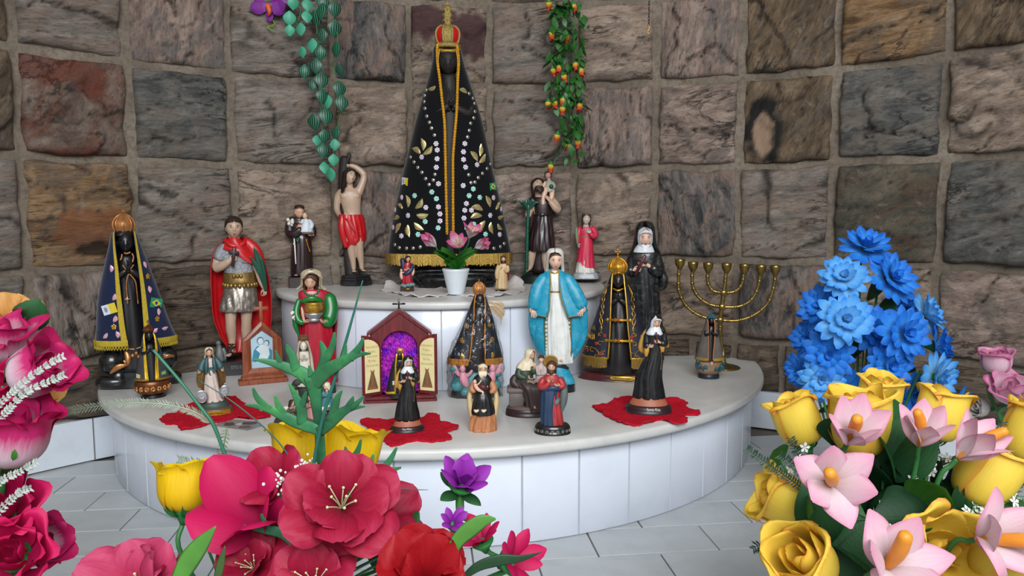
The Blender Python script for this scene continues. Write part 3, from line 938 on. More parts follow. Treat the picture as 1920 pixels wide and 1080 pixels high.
for k in range(8):
    a0 = 2*pi*k/8 + pi/8*0 + .0; ps = []
    pr = [(95, 17.5), (90, 20.5), (82, 22.3), (74, 21.5), (67, 17), (63, 10)]
    pan = f.M(); rr = []
    for y, r in pr:
        rr.append([(2+r*cos(a0+w), -3+r*sin(a0+w), z-y) for w in [(-.36+.72*q/6) for q in range(7)]])
    rr2 = [[(2+(p[0]-2)*.86, -3+(p[1]+3)*.86, p[2]) for p in r] for r in rr]
    pan.grid(rr); pan.grid(rr2, flip=True)
    pan.grid([[r[0] for r in rr], [r[0] for r in rr2]], flip=True); pan.grid([[r[-1] for r in rr2], [r[-1] for r in rr]], flip=True)
    f.b(pan, 'crown_panel', REDP if k % 2 else o.data.materials[0], o)
    rb = f.M(); rb.tube([(2+(r+.8)*cos(a0+pi/8), -3+(r+.8)*sin(a0+pi/8), z-y) for y, r in pr], 2.1, 6, 2); f.b(rb, 'crown_rib', o.data.materials[0], o)
cw = f.M(); cw.lathe([(z-64, 9), (z-62, 10), (z-59, 6), (z-57, 6.5), (z-53, 8), (z-50, 6.5), (z-45, 8.5), (z-40, 6.5), (z-34, 8), (z-30, 5.5), (z-26, 2)], 16, (2, -3, 0))
for zz in (54, 44, 35): 
    for a in range(8): cw.ell((2+7.8*cos(a*pi/4), -3+7.8*sin(a*pi/4), z-zz), 1.9, 6, 4)
cross_shape(cw, (2, z-27), 9, 15, 2.6, .35, -3)
f.b(cw, 'crown_finial', o.data.materials[0], o)
# sequins, studs and gold leaves
C2 = lambda q: (700+q[0]/1.93, q[1]/1.93)
mk = f.M()
def _stud():
    m = f.M(); m.lathe([(0, 3.6), (.7, 3.6), (1.6, 2.9), (2.1, 1.2), (2.2, .1)], 12); m.xf(0, Matrix.Rotation(pi/2, 4, 'X')); return m.mesh('stud', STUD, True, 40)
def _flower(mat):
    m = f.M()
    for k in range(6):
        a = k*pi/3; m.ell((3.1*cos(a), -.4, 3.1*sin(a)), (2.1, .7, 2.1), 8, 4)
    m.ell((0, -.8, 0), (1.9, .9, 1.9), 8, 4); return m.mesh('sequin_flower', mat)
def _leaf(L, W, mat=LEAFG, name='gold_leaf'):
    m = f.M(); rows = []
    for i in range(9):
        t = i/8; w = W*sin(pi*min(1, t*.92+.06))**.8; x0 = .12*L*sin(pi*t)
        rows.append([(x0+w*u, -1.2*(1-u*u)-.3+.5*abs(u), (t-.5)*L) for u in (-1, -.5, 0, .5, 1)])
    m.grid(rows); m.grid([[(p[0], .2, p[2]) for p in r] for r in rows], flip=True)
    m.tube([(r[2][0], r[2][1]-.1, r[2][2]) for r in rows], .35, 4, 1)
    return m.mesh(name, mat)
sm_, f1_, f2_ = _stud(), _flower(SEQ), _flower(SEQG)
for q in [(202,342),(196,361),(194,382),(196,405),(202,432),(211,453),(218,473),(228,497),(351,352),(364,368),(370,386),(371,414),(367,436),(356,455),(351,480),(345,503),
          (143,575),(155,592),(168,611),(182,628),(195,650),(207,671),(222,655),(228,635),(425,598),(413,614),(397,631),(382,646),(370,662),(356,664),(348,636),
          (83,884),(98,895),(124,897),(147,897),(172,893),(197,885),(413,897),(437,899),(460,893),(474,882)]:
    place_piece(f, 'stud', sm_, mk, rows, *C2(q), parent=co)
for i, q in enumerate([(233,527),(237,549),(236,580),(233,610),(240,668),(216,697),(232,721),(239,750),(244,775),(244,800),(237,825),(155,710),(110,716),(194,752),(131,780),(191,802),(165,848),(106,853),(78,822),(86,760),
          (335,526),(330,555),(330,582),(337,609),(328,674),(364,686),(349,710),(339,738),(333,762),(330,790),(340,825),(387,716),(436,717),(357,762),(424,780),(365,812),(407,848),(458,849),(463,758),(182,574),(378,600)]):
    place_piece(f, 'sequin_flower', f2_ if (i*7) % 5 in (0, 2) and q[1] > 600 else f1_, mk, rows, *C2(q), roll=i*.4, parent=co)
big, small = _leaf(22, 5.2), _leaf(17, 4.2)
for x, y, a, me in [(185,530,-10,big),(163,553,-62,big),(204,550,50,big),(390,548,8,big),(367,570,-40,big),(397,578,40,big),(129,730,-12,big),(170,738,38,big),(182,778,88,big),(169,819,125,big),(132,836,170,big),(96,825,215,big),(91,790,255,small),(103,748,300,small),
                    (416,730,-25,big),(377,755,-75,big),(373,785,-100,big),(397,820,205,big),(430,826,170,big),(459,821,130,small),(461,785,80,small),(450,746,35,small),(222,333,75,small),(330,343,-75,small)]:
    place_piece(f, 'gold_leaf', me, mk, rows, *C2((x, y)), roll=radians(a), parent=co)
m = f.M(); flag_vatican(m, 18, 14); me = m.mesh('flag', FLAGM, False); place_piece(f, 'flag', me, mk, rows, 763, 342, roll=.12, parent=co)
m = f.M(); flag_brazil(m, 18, 14); me = m.mesh('flag', BRAZM, False); place_piece(f, 'flag', me, mk, rows, 925, 351, roll=-.15, parent=co)

# --- navy cloaked madonna at the left end
f = Fig('madonna_statue', 'black madonna in navy felt cloak edged with yellow braid, on the slab by the wall', 'statue', 262, 720, 0, 0)
R, S = f.r, f.s
def _base():
    m = f.M()
    m.loft([R(728, 263, 60, 30, 2), R(722, 263, 64, 33, 2), R(700, 263, 62, 33, 2), R(688, 263, 58, 32, 2), R(668, 263, 50, 30, 2), R(640, 263, 40, 26, 2)], 32)
    for x, y, r in ((213, 672, 25), (312, 672, 25), (224, 700, 22), (303, 700, 22)): m.ell(f.p(x, y, -6), (r, 25, r*.95), 16, 10)
    for x, y in ((214, 708), (312, 708)): m.tube([f.p(x-24, y, -10), f.p(x, y+4, -20), f.p(x+22, y+3, -16)], 12, 10, 3)
    b = f.b(m, 'cloud_base', BLACKGLOSS)
    def orn(sp, r, fl=.5, nm='gilded_ornament'): m = f.M(); m.tube([f.p(*q) for q in sp], r, 8, 3, fl); f.b(m, nm, COPPER, b)
    orn([(238, 652, -24), (242, 668, -29), (240, 680, -30), (234, 672, -29)], [3, 6, 4, 2]); orn([(208, 694, -28), (222, 684, -34), (240, 681, -34)], [2, 6, 2], .4)
    orn([(303, 676, -30), (318, 670, -32), (330, 671, -26)], [2, 4, 2], .4); orn([(240, 649, -26), (255, 652, -29), (272, 647, -28)], 1.3, 1, 'gilded_hem')
    for x, y in ((251, 664), (258, 660), (262, 667)): m = f.M(); m.ell(f.p(x, y, -30), 4, 8, 6); f.b(m, 'gilded_bead', COPPER, b)
rings = [S(432, 247, 19, 20, 16, 17, 1), S(437, 247, 24, 23, 17.5, 18, 1), S(460, 248, 31, 26, 18, 19, 2), S(496, 249, 42, 31, 16, 21, 3), S(552, 251, 58, 37, 15, 22, 4), S(605, 256, 69, 43, 16, 18, 5, .01), S(634, 260, 77, 47, 16, 16, 5, .02)]
co, rows = mantled(f, _base, rings, BLACKSKIN, [R(690, 258, 36, 30, -2, .04), R(640, 256, 31, 28, 0, .05), R(560, 252, 24, 24, 0, .06), R(510, 250, 20, 21, 0, .05), R(480, 249, 19, 19), R(472, 248, 8, 8)],
                   (249, 453, 42, -8), None, YELTRIM, 2, NAVY, 1.4, 80, hands=(251, 505, 26, -24))
hem_band(f, rows, co, YELTRIM, 11)
m = f.M()
for i in range(0, 79):
    a, b = rows[-1][i], rows[-1][i+1]
    m.tube([(a[0], a[1], a[2]-4), (a[0]*.5+b[0]*.5, a[1]*1.01, a[2]-12), (b[0], b[1], b[2]-4)], .9, 5, 3)
f.b(m, 'loop_fringe', YELTRIM, co)
v = f.M(); v.loft([R(440, 247, 22, 21, 2), R(433, 247, 19, 18, 2), R(427, 247, 10, 10, 2)], 24, (0, 1)); f.b(v, 'veil', BLACKSKIN, co)
crown(f, 247, 399, 438, 18.5, COPPER, cross=True, ctop=6)
m = f.M()
for pts in ([(246, 472), (250, 473), (256, 471)], [(241, 475), (240, 480), (238, 484)], [(260, 474), (262, 480), (260, 488)], [(242, 495), (248, 504), (252, 505), (261, 495)], [(251, 512), (247, 524), (246, 540), (247, 556)], [(254, 512), (263, 525), (265, 545), (266, 566)]):
    P = spline([f.p(x, y, -25-(y-472)*.06) for x, y in pts], 6)
    for q in P: m.ell(q, 1.7, 6, 4)
cross_shape(m, (247-f.bx, f.by-556), 9, 13, 2.6, .35, -32)
f.b(m, 'rosary', COPPER)
mk = f.M(); C = lambda q: (170+q[0]/2.843, 380+q[1]/2.843)
me = _leaf(12.5, 4.3, PINKSEQ, 'petal_sequin')
for x, y, a in [(142,340,0),(150,490,20),(147,605,20),(95,690,40),(155,690,-10),(318,325,-20),(337,457,-10),(380,580,0),(355,680,60),(410,670,80)]:
    place_piece(f, 'petal_sequin', me, mk, rows, *C((x, y)), roll=radians(a), parent=co)
m = f.M()
for k in range(5): m.ell((3.4*cos(k*1.2566+1.57), -.5, 3.4*sin(k*1.2566+1.57)), (2.6, .9, 2.6), 8, 4)
m.ell((0, -1, 0), 2, 8, 4); me = m.mesh('gold_flower', GOLD)
for x, y in [(140,648),(372,618),(332,387)]: place_piece(f, 'gold_flower', me, mk, rows, *C((x, y)), parent=co)
m = f.M(); flag_vatican(m, 28, 18); me = m.mesh('flag', FLAGM, False); place_piece(f, 'flag', me, mk, rows, *C((122, 552)), roll=-.28, parent=co)
m = f.M(); flag_brazil(m, 28, 18); me = m.mesh('flag', BRAZM, False); place_piece(f, 'flag', me, mk, rows, *C((370, 532)), roll=.25, parent=co)

# --- small grey cloaked madonna on a bronze bowl
GREYCLOTH = pm('grey_black_felt', '#3a3a3e', .85, var=.25, bump=.4, bscale=900)
f = Fig('madonna_statuette', 'small black madonna with shiny gold stripes on a bronze rose bowl', 'statue', 286, 741, 0, 0)
R, S = f.r, f.s
def _base():
    m = f.M(); m.loft([R(747, 287, 24, 22), R(744, 287, 25, 23), R(738, 287, 22, 20), R(731, 287, 15, 15)], 28); b = f.b(m, 'foot', BLACKGLOSS)
    m = f.M(); m.loft([R(734, 287, 20, 20), R(731, 286, 29, 26), R(723, 286, 33.5, 29), R(714, 286, 34, 29), R(709, 286, 31, 27)], 32)
    bo = f.b(m, 'rose_bowl', pm('bronze', '#6b4023', .35, .6, var=.3, vscale=90))
    m = f.M(); rn = random.Random(3)
    for k in range(9):
        a = -pi/2 + (k-4)*.36; x, y = 33*cos(a), 28*sin(a)
        for q in range(3):
            t = q*2.1+k; m.tube([(x+1+4*cos(t)*-sin(a), y*1.02, f.by-722+4*sin(t)), (x+1+3*cos(t+1)*-sin(a), y*1.1, f.by-722+3*sin(t+1)), (x+1+5*cos(t+2.2)*-sin(a), y*1.02, f.by-722+5*sin(t+2.2))], [1.2, 2.6, 1.2], 6, 2)
    f.b(m, 'rose_relief', COPPER, bo)
rings = [S(620, 284, 9, 10, 7.5, 7.5), S(630, 285, 14, 13, 9, 9), S(650, 286, 19, 17, 9, 9), S(680, 286, 26, 22, 8, 7, 0, .01), S(705, 287, 32.5, 27, 7, 5, 0, .02)]
co, rows = mantled(f, _base, rings, BLACKSKIN, [R(712, 287, 24, 21), R(680, 286, 18, 17, 0, .04), R(645, 285, 13, 13), R(638, 285, 5, 5)], (284.5, 627, 20, -6), None, BRIGHTGOLD, 2, GREYCLOTH, .8, 60, hands=(285, 654, 11, -17))
hem_band(f, rows, co, pm('ochre_braid', '#8a6320', .6, .3), 4)
crown(f, 284, 606, 621, 9, pm('dark_copper', '#6b3d2a', .4, .6, var=.3), ctop=9)
v = f.M(); v.loft([R(624, 284, 9.5, 10), R(618, 284, 8, 8), R(614, 284, 3, 3)], 20, (0, 1)); f.b(v, 'veil', BLACKSKIN, co)
mk = f.M()
m = f.M(); flag_vatican(m, 11, 7); me = m.mesh('flag', FLAGM, False); place_piece(f, 'flag', me, mk, rows, 261, 701, roll=.1, parent=co)
m = f.M(); flag_brazil(m, 13, 8); me = m.mesh('flag', BRAZM, False); place_piece(f, 'flag', me, mk, rows, 308, 699, roll=-.15, parent=co)

# --- plastic wrapped madonna in the middle
NAVYS = pm('navy_satin', '#10151f', .4, var=.2)
f = Fig('madonna_statue', 'navy cloaked madonna with gilt crown still wrapped in clear crinkled plastic', 'statue', 892, 742, 0, .05, None, .7)
R, S = f.r, f.s
TEAL = pm('teal_cloud_paint', '#3f8288', .45, var=.25, vscale=50); PINKA = pm('pink_cherub_paint', '#c98a98', .45, var=.15)
def _base():
    m = f.M(); m.loft([R(746, 891, 46, 30), R(742, 891, 47, 31), R(730, 891, 45, 30), R(726, 891, 40, 27)], 32); b = f.b(m, 'foot', BLACKGLOSS)
    m = f.M(); m.loft([R(732, 891, 44, 28), R(718, 891, 46, 29), R(706, 891, 40, 27), R(696, 891, 26, 22)], 28)
    for x, y, r in ((858, 722, 14), (925, 722, 14), (852, 690, 10), (930, 700, 10), (890, 728, 14), (872, 735, 12), (910, 735, 12)): m.ell(f.p(x, y, -17), (r, r, r*.8), 12, 8)
    c = f.b(m, 'cloud_base', TEAL, b)
    for x, s in ((866, 1), (922, -1)):
        m = f.M(); head(m, f.p(x, 690, -32), 15, n=16, k=12); m.tube([f.p(x, 697, -30), f.p(x+s*3, 712, -28), f.p(x+s*8, 722, -26)], [5, 9, 5], 10, 3)
        m.tube([f.p(x+s*6, 703, -30), f.p(x+s*13, 700, -33), f.p(x+s*17, 694, -33)], [4, 3.4, 2.5], 8, 3)
        for q in range(3): m.tube([f.p(x-s*5, 703, -24), f.p(x-s*14, 694-q*4, -22), f.p(x-s*18, 700-q*9, -20)], [3, 4, 1], 8, 3)
        f.b(m, 'cherub', PINKA, c)
rings = [S(552, 900, 10, 12, 8, 8), S(560, 900, 13, 14, 9.5, 9), S(590, 899, 24, 21, 10.5, 10), S(620, 897, 33, 26, 12, 11), S(650, 894, 43, 31, 12, 14, 0, .015), S(670, 891, 50, 35, 12, 16, 0, .03)]
co, rows = mantled(f, _base, rings, BLACKSKIN, [R(690, 891, 30, 26), R(640, 895, 24, 22, 0, .06), R(580, 900, 13, 15), R(572, 900, 6, 6)], (900, 562, 25, -8), None, pm('orange_gold_braid', '#c07a28', .5, .4, var=.3, vscale=200, bump=.8), .45, NAVYS, 1, 64, hands=(900, 598, 15, -22))
fringe(f, rows, co, pm('orange_gold_fringe', '#b87a20', .5, .4, var=.35, vscale=200), 10, seed=6)
hem_band(f, rows, co, pm('orange_gold_braid', '#c07a28'), 4)
crown(f, 899, 527, 553, 11, COPPER, ctop=4)
mk = f.M(); C = lambda q: (660+q[0]/3.177, 500+q[1]/3.177)
m = f.M()
for k in range(6): m.ell((3.6*cos(k*1.0472), -.5, 3.6*sin(k*1.0472)), (2.3, .9, 2.3), 8, 4)
m.ell((0, -1, 0), 2, 8, 4); me = m.mesh('gold_flower', GOLD)
for x, y in [(655,435),(683,348),(818,340),(830,432)]: place_piece(f, 'gold_flower', me, mk, rows, *C((x, y)), parent=co)
me = _leaf(12, 4.5, GOLD, 'gold_petal')
for x, y in [(650,530),(832,527)]: place_piece(f, 'gold_petal', me, mk, rows, *C((x, y)), parent=co)
def film_mat():
    t = NT('clear_plastic_film')
    vec = t.coord('Object', rnd=True)
    t.set(**{'Base Color': (.95, .97, 1, 1), 'Roughness': .08, 'Specular IOR Level': .7})
    mus = t.noise(t.coord('Object', (1, 1, .35)), 55, 3, .5, 1.5)
    b = t.n('ShaderNodeBump'); b.inputs['Strength'].default_value = 1; b.inputs['Distance'].default_value = .012; t.l(mus, b.inputs['Height'])
    g = t.n('ShaderNodeBsdfGlossy'); g.inputs['Roughness'].default_value = .08; t.l(b.outputs[0], g.inputs['Normal'])
    tr = t.n('ShaderNodeBsdfTransparent')
    fr = t.n('ShaderNodeLayerWeight', i_0=.22); t.l(b.outputs[0], fr.inputs['Normal'])
    k = t.n('ShaderNodeMath', operation='MULTIPLY_ADD', i_1=.6, i_2=.05); t.l(fr.outputs['Fresnel'], k.inputs[0])
    mx = t.n('ShaderNodeMixShader'); t.l(k.outputs[0], mx.inputs[0]); t.l(tr.outputs[0], mx.inputs[1]); t.l(g.outputs[0], mx.inputs[2])
    t.l(mx.outputs[0], t.t.nodes['Material Output'].inputs[0])
    return t.m
FILM = film_mat()
m = f.M(); rn = random.Random(9)
RG = spline([R(747, 891, 49, 34), R(735, 891, 51, 37), R(700, 891, 53, 40), R(672, 891, 53, 40), R(640, 894, 45, 36), R(600, 898, 29, 27), R(570, 900, 17, 19), R(553, 901, 12, 13), R(550, 903, 10, 10)], 5)
gr = []
for i, (z, rx, ry, cx, cy, _) in enumerate(RG):
    gr.append([(cx+rx*k*cos(th), cy+ry*k*sin(th), z) for th in [2*pi*j/56 for j in range(56)] for k in [1+.07*N.fractal(V((cos(th)*3, sin(th)*3, z*.09)), 1, 2, 4)]])
m.grid(gr, True)
f.b(m, 'plastic_wrap', FILM)
m = f.M()
for pts, w in (([(903, 560), (918, 568), (936, 570), (944, 578)], 8), ([(905, 562), (922, 578), (938, 592), (940, 604)], 8), ([(904, 562), (925, 572), (946, 588)], 7)):
    P = spline([f.p(x, y, -2) for x, y in pts], 5); rr = []
    for i, q in enumerate(P):
        t = i/(len(P)-1); ww = 1+w*t*(1-.3*t)
        rr.append([(q[0]+ww*u*.3, q[1]+3*sin(4*u+t*5)*t, q[2]+ww*u) for u in (-1, -.5, 0, .5, 1)])
    m.grid(rr)
f.b(m, 'wrap_tail', pm('amber_cellophane', '#a89274', .3, var=.2))

# --- carved madonna with gilt bars on a wooden plinth
f = Fig('madonna_statue', 'carved black madonna with gilt crown and two gilt bars on a maroon wooden plinth', 'statue', 1155, 710, 0, -.05)
R, S = f.r, f.s
MAHOG = pm('mahogany', '#4a1d1f', .3, var=.2, coat=.3)
def _base():
    m = f.M(); m.loft([R(717, 1156, 72, 33), R(714, 1156, 74, 35), R(709, 1156, 73, 34.5), R(706, 1156, 71, 33), R(700, 1156, 70, 32.5), R(697, 1156, 67, 30)], 40); b = f.b(m, 'plinth', MAHOG)
    m = f.M(); P0 = f.p(1168.5, 710, -35.5); m.box((P0[0]-20, -36.3, P0[2]-4), (P0[0]+20, -33, P0[2]+4), bev=.8)
    for s in (-1, 1): m.ell((P0[0]+s*20, -34.5, P0[2]), (4, 1.6, 2.6), 8, 6)
    pl = f.b(m, 'name_plate', pm('brass_plate', '#c9a136', .35, .6), b)
    sc = mk2.sc
    text_mesh('lettering', 'N. S. Aparecida', 5.4*sc[0], EYED, pl, (P0[0]*sc[0], -36.5*sc[1], P0[2]*sc[2]), (pi/2, 0, 0), .0001, 28*sc[0])
mk2 = f.M()
rings = [S(513, 1156, 12, 13, 9.5, 9.5), S(518, 1156, 14.5, 15, 10.5, 11), S(535, 1156, 20, 19, 11, 13), S(559, 1156, 30, 24, 11.5, 16), S(603, 1157, 46, 30, 13, 19), S(638, 1157, 57, 34, 14, 23, 0, .01), S(666, 1157, 66, 38, 16, 26, 0, .015)]
co, rows = mantled(f, _base, rings, pm('black_resin', '#1d191a', .35, var=.2), [R(700, 1158, 32, 28, -4), R(678, 1159, 28, 28, -4, .04), R(645, 1159, 25, 26, -2, .06), R(600, 1158, 21, 22, 0, .06), R(566, 1157, 16, 17), R(548, 1157, 14, 15), R(543, 1157, 5, 5)], (1157, 527, 31, -8), None, GOLD, .6, pm('navy_resin_cloak', '#16182a', .5, var=.2, bump=.6), 1.2, 72, hands=(1158, 562, 18, -20))
m = f.M(); m.tube([f.p(1148, 541, -15), f.p(1157, 545, -20), f.p(1166, 541, -15)], [1.5, 2.4, 1.5], 6, 3); f.b(m, 'collar', GOLD)
fringe(f, rows, co, pm('old_gold_fringe', '#8a6a2c', .5, .4, var=.3, vscale=250), 18, seed=8, wob=.5)
hem_band(f, rows, co, GOLD, 4)
crown(f, 1155, 483, 515, 16, pm('yellow_gilt', '#d09a34', .35, .7, var=.25, vscale=120, dirt='#7a5014'), ctop=14, gem=pm('red_gem', '#d23a1c', .2))
v = f.M(); v.loft([R(520, 1156, 13, 14), R(513, 1156, 11, 11), R(509, 1156, 5, 5)], 20, (0, 1)); f.b(v, 'veil', pm('black_resin', ''), co)
for y, x0, x1, d in ((600, 1136, 1184, -34), (639, 1134, 1187, -38)):
    m = f.M(); m.tube([f.p(x0, y, d+9), f.p((x0+x1)/2, y, d), f.p(x1, y, d+9)], [2.4, 2.4, 2.4], 8, 4)
    for x in (x0+3, (x0+x1)/2-6, (x0+x1)/2, (x0+x1)/2+6, x1-3): m.ell(f.p(x, y, d+1+abs(x-(x0+x1)/2)*.3), (3.2, 2.4, 4), 8, 6)
    o = f.b(m, 'clasp_bar', GOLD)
    m = f.M(); m.ell(f.p((x0+x1)/2, y, d-3), 2.6, 8, 6); f.b(m, 'gem', pm('red_gem', ''), o)
m = f.M()
def scroll(x0, y0, pts, r=.9):
    q = []
    for x, y in pts:
        P, a = on_rows(rows, x-f.bx, f.by-y, .5); q.append(tuple(P))
    m.tube(q, r, 5, 3)
for mir in (0, 1):
    X = lambda x: x if not mir else 2*1157-x
    scroll(0, 0, [(X(1140), 533), (X(1131), 548), (X(1133), 560), (X(1127), 572), (X(1131), 585), (X(1124), 597), (X(1129), 612), (X(1123), 626)])
    scroll(0, 0, [(X(1136), 540), (X(1133), 552), (X(1128), 560), (X(1132), 574), (X(1125), 586), (X(1130), 600), (X(1125), 614)])
    for cx, cy, r in ((1126, 624, 6), (1104, 632, 7), (1098, 652, 6), (1112, 654, 8), (1126, 640, 7), (1120, 664, 6), (1132, 656, 5)):
        scroll(0, 0, [(X(cx+r*.2*k*cos(k*1.1)), cy+r*.16*k*sin(k*1.1)) for k in range(1, 6)], .8)
    for k in range(6): scroll(0, 0, [(X(1103+k*2.4), 634), (X(1101+k*3.4-4), 622+abs(k-3))], .8)
    scroll(0, 0, [(X(1097), 655), (X(1108), 648), (X(1120), 652), (X(1126), 660), (X(1133), 658)], .8)
f.b(m, 'gilt_scroll', GOLD, co)
mk = f.M(); m = f.M()
for k in range(5): m.ell((2.1*cos(k*1.2566), -.4, 2.1*sin(k*1.2566)), (1.6, .7, 1.6), 6, 4)
me = m.mesh('red_flower', pm('red_enamel', '#a3322a', .4))
for x, y in ((1134, 630), (1118, 645), (1102, 658), (1128, 664), (1184, 631)): place_piece(f, 'red_flower', me, mk, rows, x, y, parent=co)
m = f.M(); flag_brazil(m, 11, 10); me = m.mesh('flag', [pm('olive_patch', '#4a5a30'), GOLD, pm('olive_patch', '')], False); place_piece(f, 'flag', me, mk, rows, 1113, 616, roll=-.3, parent=co)

# --- little grey mantled madonna by the candelabrum
f = Fig('madonna_statuette', 'little black madonna in dull grey cloak with teal crown in front of the brass candelabrum', 'statue', 1328, 709, 0, .12)
R, S = f.r, f.s
TB = pm('blue_green_paint', '#1f5a66', .4, var=.3)
def _base():
    m = f.M(); m.loft([R(713, 1328, 19.5, 17), R(711, 1328, 20.5, 18), R(703, 1328, 20, 17.5), R(700, 1328, 17, 15)], 28); b = f.b(m, 'foot', pm('navy_gloss', '#1c2630', .3))
    m = f.M(); m.loft([R(701, 1328, 17, 15), R(694, 1328, 25, 20), R(684, 1328, 26, 21), R(677, 1328, 24, 20)], 28)
    c = f.b(m, 'cloud_base', pm('worn_clay', '#8a6a55', .6, var=.3), b)
    m = f.M()
    for x, y, r in ((1308, 690, 6), (1319, 692, 6), (1350, 691, 7), (1305, 681, 5), (1340, 694, 5), (1353, 683, 4)):
        m.tube([f.p(x-r*.6, y+r*.6, -17), f.p(x, y-r*.6, -22), f.p(x+r*.6, y+r*.4, -18)], [2, r*.5, 2], 8, 3)
    f.b(m, 'scroll_relief', TB, c)
    m = f.M(); head(m, f.p(1331, 683, -19), 9, n=14, k=10); f.b(m, 'cherub', SKIN3, c)
rings = [S(598, 1329, 9, 10, 7, 5), S(606, 1330, 11, 12, 6.5, 6), S(630, 1329, 17, 15, 5, 7, 0), S(655, 1329, 23, 18, 5, 5), S(672, 1329, 27, 21, 5, 4)]
co, rows = mantled(f, _base, rings, BLACKSKIN, [R(682, 1328, 20, 18), R(640, 1329, 12, 13), R(614, 1330, 8, 9), R(609, 1330, 4, 4)], (1330, 602, 15, -5), None, pm('orange_cord', '#a8683c', .6), .4, pm('grey_felt', '#5d5752', .9, var=.2, bump=.4, bscale=900), .8, 48, hands=(1330, 625, 8, -15))
hem_band(f, rows, co, pm('mustard_braid', '#8f7428', .7, var=.25), 6)
crown(f, 1330, 590, 600, 7.5, TB, ctop=9)
v = f.M(); v.loft([R(604, 1330, 9, 10), R(599, 1330, 7, 8), R(596, 1330, 3, 3)], 16, (0, 1)); f.b(v, 'veil', BLACKSKIN, co)
# ------------------------------------------------------------ larger saints
def smooth_body(o, vox, it=3):
    r = o.modifiers.new('Remesh', 'REMESH'); r.mode = 'VOXEL'; r.voxel_size = vox; r.use_smooth_shade = True
    s = o.modifiers.new('Smooth', 'SMOOTH'); s.factor = .5; s.iterations = it
def hair(f, c, h, mat, parent, rot=(0, 0, 0), length=0, gap=1.15, puff=1.1, n=40, seed=1, name='hair', fringe_z=.26, short=False):
    """cap of locks over the head, open over the face; length below the chin in head heights"""
    m = f.M(); pf = pleatf(18, seed)
    z = lambda t: (0, 0, t*h)
    rings = [(.545*h, .06*h, .07*h, 0, .02*h, .02, .1, .1), (.5*h, .2*h, .24*h, 0, .01*h, .03, .15, .15), (.36*h, .345*h, .4*h, 0, .01*h, .04, .3, .3), (fringe_z*h, .385*h*puff, .45*h*puff, 0, .015*h, .04, .55, .55),
             (.1*h, .39*h*puff, .46*h*puff, 0, .03*h, .05, gap, gap), (-.15*h, .38*h*puff, .42*h*puff, 0, .07*h, .05, gap, gap)]
    if short:
        rings = rings[:1] + [rings[1][:6]+(.08, .08), rings[2][:6]+(.1, .1), (.29*h, .375*h*puff, .445*h*puff, 0, .01*h, .03, .12, .12), (.25*h, .385*h*puff, .45*h*puff, 0, .015*h, .03, .8, .8)] + [r[:6]+(1.2, 1.2) for r in rings[4:5]] + [r[:6]+(1.75, 1.75) for r in rings[5:]]
    if length > 0:
        rings += [(-.4*h, .36*h*puff, .38*h, 0, .1*h, .07, gap*.95, gap*.95), (-(.5+length)*h, .34*h*puff, .3*h, 0, .14*h, .09, gap*1.05, gap*1.05)]
    else: rings += [(-.3*h, .3*h, .32*h, 0, .12*h, .05, gap*1.25, gap*1.25)]
    m.sheet(rings, n, .06*h, pf, 3)
    m.loft([(.3*h, .365*h, .40*h, 0, .05*h, 0), (.38*h, .315*h, .37*h, 0, .03*h, 0), (.48*h, .2*h, .24*h, 0, .02*h, 0), (.535*h, .04*h, .05*h, 0, .02*h, 0)], 24, (0, 1))
    m.xf(0, Matrix.Translation(V(c)) @ Euler(rot).to_matrix().to_4x4())
    return f.b(m, name, mat, parent)
HAIRB = pm('dark_brown_hair', '#2b1d16', .5, var=.2); HAIRM = pm('mid_brown_hair', '#4a2f20', .5, var=.2)
BROWNROBE = pm('dark_brown_paint', '#2a191b', .3, var=.15, coat=.3)
GREENP = pm('dark_green_paint', '#0d4a38', .35, var=.2, coat=.2)

# --- martyr tied to a trunk
f = Fig('martyr_statue', 'bare chested martyr in a red loincloth with one arm raised, tied to a trunk', 'statue', 668, 534, HU, 0)
R = f.r; P = f.p
m = f.M()
for y0, y1, hw in ((514, 519, 26), (519, 524, 27.5), (524, 531, 29)):
    m.loft([R(y1, 668, hw, hw*.8), R(y1-1, 668, hw+.6, hw*.8+.6), R(y0+1, 668, hw+.6, hw*.8+.6), R(y0, 668, hw, hw*.8)], 8, (1, 1), None, 1, None)
f.b(m, 'base', BLACKGLOSS, smooth=False)
m = f.M(); m.tube([P(662, 514, 12), P(655, 470, 14), P(650, 400, 14), P(648, 340, 12), P(652, 300, 10)], [15, 10, 10, 9, 9], 12, 5)
m.tube([P(653, 310, 8), P(658, 300, 4), P(661, 290, 4)], [4, 4, 3], 8, 2); m.tube([P(652, 390, 8), P(647, 392, 0), P(650, 402, -2)], [5, 5, 4], 8, 2)
f.b(m, 'tree_trunk', pm('dark_bark_paint', '#2d2623', .6, var=.3, bump=.6))
b = f.M()
head(b, P(660.5, 333, -4), 29, (-.25, .28, .55), 24, 18)
b.tube([P(660, 341, -3), P(660, 350, -1), P(660, 356, 0)], [6.6, 6.6, 9], 10, 3)
b.loft([R(352, 660, 9, 8, 0), R(356, 660, 17, 10, 0), R(362, 660, 21, 12, -1), R(374, 661, 19.5, 13, -1), R(386, 662, 17.5, 12, -1), R(398, 663, 16.5, 11.5, 0), R(410, 661, 19, 13, 0), R(424, 662, 20, 14, 0), R(436, 664, 17, 12, 0)], 24)
for s in (-1, 1):
    b.ell(P(660.5+s*8.5, 368, -8), (9.5, 5.2, 7), 12, 8); b.ell(P(662+s*4.5, 386, -9.6), (4.4, 2.8, 5), 8, 6); b.ell(P(662+s*4.2, 396, -9), (4, 2.8, 5), 8, 6)
b.tube([P(645, 361, 1), P(639, 368, 2), P(636, 382, 3), P(636, 394, 5), P(642, 405, 11), P(652, 408, 15)], [8, 7.5, 6.5, 6, 5, 4.5], 10, 4)
